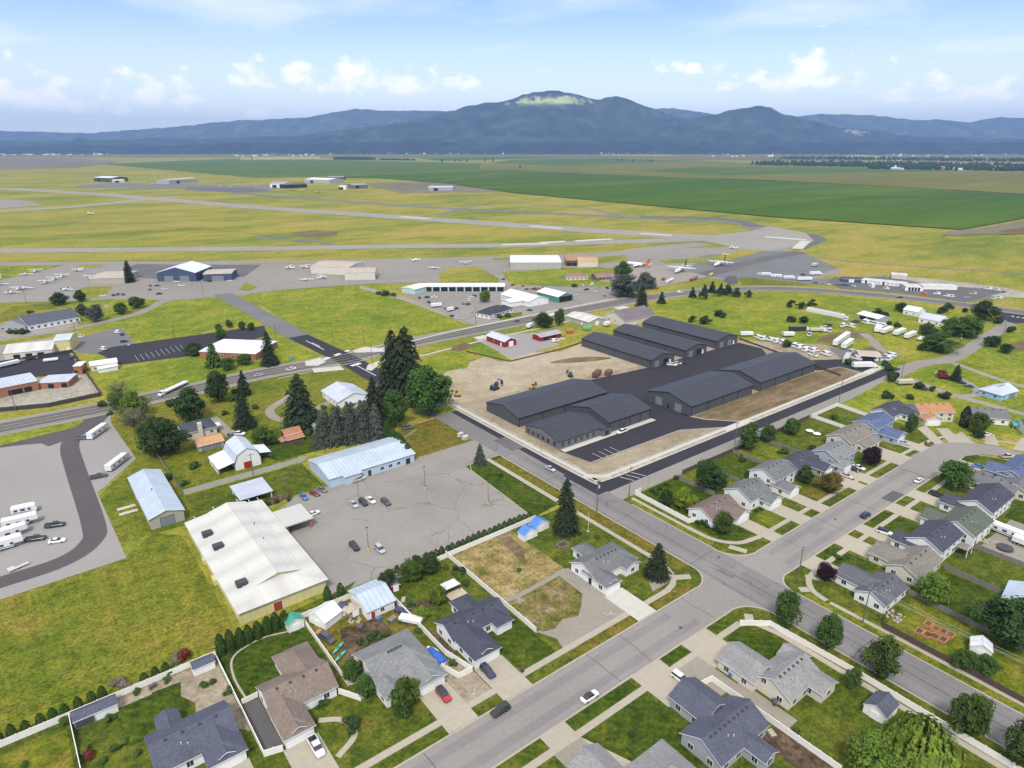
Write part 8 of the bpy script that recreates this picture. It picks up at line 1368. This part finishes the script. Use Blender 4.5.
for c, rz, m_, lab in (((46.6, 129.1), .55, 'metal_light', 'pale turquoise kayak leaning beside the white fence'), ((45.8, 126.2), .5, 'teal', 'teal kayak beside the light grey house')):
    b = MB(); b.loft([rb(-2.2,.05,.5,.62), rb(-1.2,.36,.3,.7), rb(1.2,.36,.3,.7), rb(2.2,.05,.5,.62)]); o = b.build('kayak', 'teal', None, (*c,.3), rz); tag(o, lab, 'kayak'); b = MB(); b.box(-.5,-.2,.702,.5,.2,.72); b.build('cockpit', 'metal_dark', o)
V('suv', *(46.0, 134.1), UY+.3, 'darkgrey', None, 'dark grey-violet car in the cluttered yard'); box_trailer(*(65.5, 127.3), 2.2, 6, 2.2, 1.7, 'paint_white', 'white covered boat trailer between the garden workshop and fence', z0=.7); box_trailer(*(65.6, 132.1), 2.2, 4, 1.7, 1.1, 'paint_navy', 'small navy utility trailer behind the garden workshop', z0=.5)
for i, (x, y) in enumerate(((168.9, 46.2), (164.2, 46.4), (168.5, 44.3), (164.5, 44.6), (169.0, 42.7), (165.3, 43.1), (168.9, 41.1), (165.7, 41.5))): 
    r = thing('raised_bed', None, None, (x, y, GZ)); pend(r, 'orange timber raised garden bed', 'garden bed', x, y, 'raised garden beds'); b = MB(); L2, W2 = 2.6, .85
    for u0, v0, u1, v1 in ((-L2/2,-W2,L2/2,-W2+.22), (-L2/2,W2-.22,L2/2,W2), (-L2/2,-W2+.221,-L2/2+.22,W2-.221), (L2/2-.22,-W2+.221,L2/2,W2-.221)): b.box(u0,v0,0,u1,v1,.7)
    b.build('frame', 'wood_orange', r); b = MB(); b.box(-L2/2+.23,-W2+.23,0,L2/2-.23,W2-.23,.45); b.build('soil', 'garden_soil', r)
for c, lab in (((259.4, 129.8), 'white round garden table on the green lawn, left'), ((258.9, 126.3), 'larger white round garden table beside the grey fence')):
    r = thing('garden_table', lab, 'table', (*c, GZ)); b = MB(); b.cyl((0,0,.75), (0,0,1), 1.6, .06, 16); b.build('table_top', 'trim', r); b = MB(); b.cyl((0,0,.37), (0,0,1), .12, .72, 8); b.build('leg', 'metal_dark', r)
for c, lab in (((119.5, 129.8), 'square timber sandbox on the lawn by the white corner house'),):
    r = thing('sandbox', lab, 'sandbox', (*c, GZ)); b = MB()
    for u0, v0, u1, v1 in ((-1.7,-1.4,1.7,-1.2), (-1.7,1.2,1.7,1.4), (-1.7,-1.4,-1.5,1.4), (1.5,-1.4,1.7,1.4)): b.box(u0,v0,0,u1,v1,.5)
    b.build('frame', 'wood_grey', r); b = MB(); b.box(-1.49,-1.19,0,1.49,1.19,.2); b.build('sand', 'garden_soil', r)
def bin_(x, y, col, lab, rz=0):
    r = thing('wheelie_bin', lab, 'bin', (x, y, GZ+.05), rz); b = MB(); b.hexa([(-.28,-.3,.08), (.28,-.3,.08), (.28,.3,.08), (-.28,.3,.08), (-.34,-.38,1.0), (.34,-.38,1.0), (.34,.38,1.0), (-.34,.38,1.0)]); b.build('body', col, r); b = MB(); b.box(-.37,-.42,1.002,.37,.42,1.08); b.build('lid', col, r)
    for v in (-.26,.26): link('wheel', wheel_mesh(.12,.07), r, (-.28,v,.12))
bin_(77.3,96.5,'metal_dark','dark bin at the driveway edge of the navy-roofed house'); bin_(114.2,66.2,'paint_blue','blue bin beside the pale grey house wall'); bin_(116.2,60.4,'metal_dark','dark bin below the cream gable wall'); bin_(285.6,94.5,'metal_dark','dark bin on the verge at the bend'); bin_(128.8,119.6,'paint_blue','small blue bin behind the white corner house')
def hydrant(x, y, lab):
    r = thing('hydrant', lab, 'hydrant', (x, y, GZ)); b = MB(); b.tube([(0,0,0), (0,0,.1), (0,0,.11), (0,0,.62)], [.2,.2,.13,.12], 10); b.build('barrel', 'paint_red', r); b = MB(); b.tube([(0,0,.62), (0,0,.74), (0,0,.8)], [.16,.12,.03], 10); b.build('cap', 'paint_red', r); b = MB(); b.cyl((0,0,.45), (0,1,0), .07, .42, 8); b.build('nozzles', 'paint_red', r)
def crate(x, y, l, w, h, m, rz, name, lab, cat):
    r = thing(name, lab, cat, (x, y, GZ), rz); b = MB(); b.box(-l/2,-w/2,.1,l/2,w/2,h); b.build('body', m, r); b = MB()
    for i in range(4): b.box(-l/2+(l-.1)*i/3,-w/2-.03,.1,-l/2+.1+(l-.1)*i/3,w/2+.03,h+.04)
    b.box(-l/2,-w/2,0,l/2,-w/2+.15,.098); b.box(-l/2,w/2-.15,0,l/2,w/2,.098); b.build('slats', 'wood_grey', r)
for c, a in (((54.4, 138.7), (2.2,1,.9,'wood_pale',.4,'crate','pale timber crate in front of the wooden lean-to shed','crate')), ((54.3, 133.1), (1.6,1.2,.8,'metal_dark',.9,'crate','dark crate beside the ring of pale stones','crate')), ((61.9, 130.6), (2.4,1.4,1,'wood_grey',.3,'crate','grey timber stack right of the garden workshop','timber stack')), ((59.1, 132.8), (1.4,1,1.1,'paint_blue',.2,'crate','blue crate at the garden workshop wall','crate')), ((45.1, 137.7), (1.8,1.2,.7,'wood_orange',.5,'crate','orange timber box behind the dark grey-violet car','crate')), ((68.0, 135.9), (2.4,1,.6,'wood_pale',.9,'planter','pale timber planter by the navy house lawn fence','planter')), ((68.6, 132.5), (2.6,1.4,.5,'garden_soil',.9,'planter','dark soil planter on the navy house lawn','planter')), ((8.6, 143.4), (1.6,.8,.9,'wood_brown',.3,'garden_bench','brown slatted bench on the pink-tan garden path','bench')), ((107.2, 51.3), (2,1.2,.7,'wood_pale',1.2,'planter','long pale planter beside the big navy house','planter')), ((115.1, 55.5), (1.4,.9,1,'metal_dark',.6,'grill','dark barbecue box at the foot of the cream gable','barbecue'))): crate(*c, *a)
hydrant(137.4,78.2,'red hydrant on the street corner below the crossing'); hydrant(97.5,93.4,'hydrant on the dry verge')
def mailbox(x, y, lab, rz=0):
    r = thing('mailbox', lab, 'mailbox', (x, y, GZ), rz); b = MB(); b.box(-.06,-.06,0,.06,.06,1.05); b.build('post', 'wood_grey', r); b = MB(); b.loft([[(-.15,-.28,1.06), (.15,-.28,1.06), (.15,-.28,1.25), (.0,-.28,1.36), (-.15,-.28,1.25)], [(-.15,.28,1.06), (.15,.28,1.06), (.15,.28,1.25), (.0,.28,1.36), (-.15,.28,1.25)]]); b.build('box', 'metal_dark', r)
for x, lab in ((63.4,'mailbox on the verge beside the gravel yard'), (83.6,'mailbox on the verge by the dry street edge'), (126.8,'mailbox on the corner verge by the spruce'), (35.4,'mailbox on the verge of the tan-brown house'), (181,'mailbox on the verge of the grey two-part house'), (210,'mailbox on the verge of the charcoal-roofed house')): mailbox(x, 92.9, lab)
def rocks(x, y, n, r, lab):
    b = MB(); rnd = random.Random(n)
    for i in range(n):
        c = Vector((rnd.uniform(-r,r), rnd.uniform(-r,r), .1)); s = rnd.uniform(.2,.5); k = 6
        b.loft([[(c.x+s*f*math.cos(2*PI*j/k)*rnd.uniform(.8,1.2), c.y+s*f*math.sin(2*PI*j/k), c.z+s*z) for j in range(k)] for f, z in ((.9,-.3), (1,.2), (.5,.7))])
    o = b.build('rocks', 'rock', None, (x, y, GZ)); o['label'] = lab; o['kind'] = 'stuff'
rocks(*(65.2, 98.5), 7, .9, 'pale rocks at the gravel yard corner'); rocks(*(107.6, 98.7), 9, 1.2, 'boulders in the gravel beside the pale driveway'); rocks(*(134.5, 100.3), 5, .8, 'rocks at the corner lawn bed'); rocks(*(165.5, 53.2), 26, 2, 'heap of pale rubble behind the streaky blue-grey house'); rocks(*(224.9, 51.2), 30, 2.2, 'junk and rubble in the back yard of the white two-storey house'); rocks(*(54.3, 136.4), 14, 1.6, 'ring of pale stones in the cluttered yard')
travel_trailer(*(233.1, 49.4), UY-.05, 9, 'long white motorhome parked in the yard at the right edge', motor=True, h=3.2); box_trailer(*(230.2, 44.0), UY, 6, 2.4, 2.8, 'paint_white', 'white trailer behind the motorhome at the right edge')
b = MB(); b.cyl((0,0,.35), (0,0,1), 2.2, .7, 18); tag(b.build('round_pool', 'metal_dark', None, (*(223.9, 47.0), GZ)), 'dark covered round pool in the right-edge yard', 'pool')
fp = thing('flagpole', 'white flagpole on the lawn behind the grey-roofed white house', 'flagpole', (*(130.9, 130.7), GZ)); b = MB(); b.tube([(0,0,0), (0,0,6.5)], [.07,.04], 8); b.build('pole', 'trim', fp); b = MB(); b.cyl((0,0,.08), (0,0,1), .5, .16, 12); b.build('base', 'concrete', fp)
for c, rz, lab in (((139.8, 216.8), .3, 'left of two white utility cabinets on the rough verge'), ((139.7, 213.1), .3, 'right of two white utility cabinets on the rough verge')):
    r = thing('utility_cabinet', lab, 'utility cabinet', (*c, .1), rz); b = MB(); b.box(-1.3,-.7,.15,1.3,.7,1.5); b.build('cabinet', 'metal_light', r); b = MB(); b.box(-1.4,-.8,0,1.4,.8,.148); b.build('plinth', 'concrete', r)
sp = thing('solar_trailer', 'flat white panel trailer lying in the gravel lot', 'trailer', (*(-12.5, 216.8), 0), .35); b = MB(); b.box(-2.6,-.5,.5,2.6,.5,.62); b.box(-2.4,.6,.5,-.6,1.8,.6); b.build('panels', 'metal_light', sp)
for wy in (-.5,.5): link('wheel', wheel_mesh(.3,.2), sp, (0,wy,.3))
aw = thing('tent_canopy', 'white pop-up tent beside the lane', 'tent', (*(446.9, 155.4), 0), .4); b = MB(); b.loft([[(-4.5,-3,2.2), (4.5,-3,2.2), (4.5,3,2.2), (-4.5,3,2.2)], [(-.6,-.3,3.8), (.6,-.3,3.8), (.6,.3,3.8), (-.6,.3,3.8)]]); b.build('canopy', 'trim', aw)
for u in (-4.3,4.3):
    for v in (-2.8,2.8): b = MB(); b.box(u-.06,v-.06,0,u+.06,v+.06,2.2); b.build('post', 'metal_light', aw)
tq = thing('tent_canopy', 'turquoise canopy at the right edge beside the white-walled house', 'tent', (*(334.2, 77.4), 0), .4); b = MB(); b.loft([[(-2.5,-2,2.2), (2.5,-2,2.2), (2.5,2,2.2), (-2.5,2,2.2)], [(-.6,-.3,3), (.6,-.3,3), (.6,.3,3), (-.6,.3,3)]]); b.build('canopy', 'teal', tq)
for u in (-2.4,2.4):
    for v in (-1.9,1.9): b = MB(); b.box(u-.06,v-.06,0,u+.06,v+.06,2.2); b.build('post', 'metal_light', tq)
sg = thing('shop_sign', 'small blank teal roadside sign by the clinic spruce', 'sign', (*(122.5, 362.7), 0), .3); b = MB(); b.box(-1.6,-.1,.6,1.6,.1,2.4); b.build('panel', 'teal', sg); b = MB(); b.box(-1.3,-.08,0,-1.1,.08,.6); b.box(1.1,-.08,0,1.3,.08,.6); b.build('posts', 'metal_dark', sg)
# ------------------------------------------------------------------ the air: one pale even haze over the whole valley
def haze():
    m = bpy.data.materials.new('haze'); m.use_nodes = True; nt = m.node_tree; nt.nodes.remove(nt.nodes['Principled BSDF'])
    v = nt.nodes.new('ShaderNodeVolumePrincipled'); v.inputs['Color'].default_value = (*HAZE_C, 1); v.inputs['Density'].default_value = HAZE_D; v.inputs['Anisotropy'].default_value = 0.0
    nt.links.new(v.outputs[0], nt.nodes['Material Output'].inputs['Volume']); MAT['haze'] = m
    b = MB(); b.box(-26800,-26800,-40,26800,26800,990); o = b.build('haze', 'haze'); o['kind'] = 'stuff'; o['label'] = 'thin blue summer haze over the valley and hills'
HAZE_C, HAZE_D = (.36, .56, 1.0), 5.6e-5
haze()
write_labels()
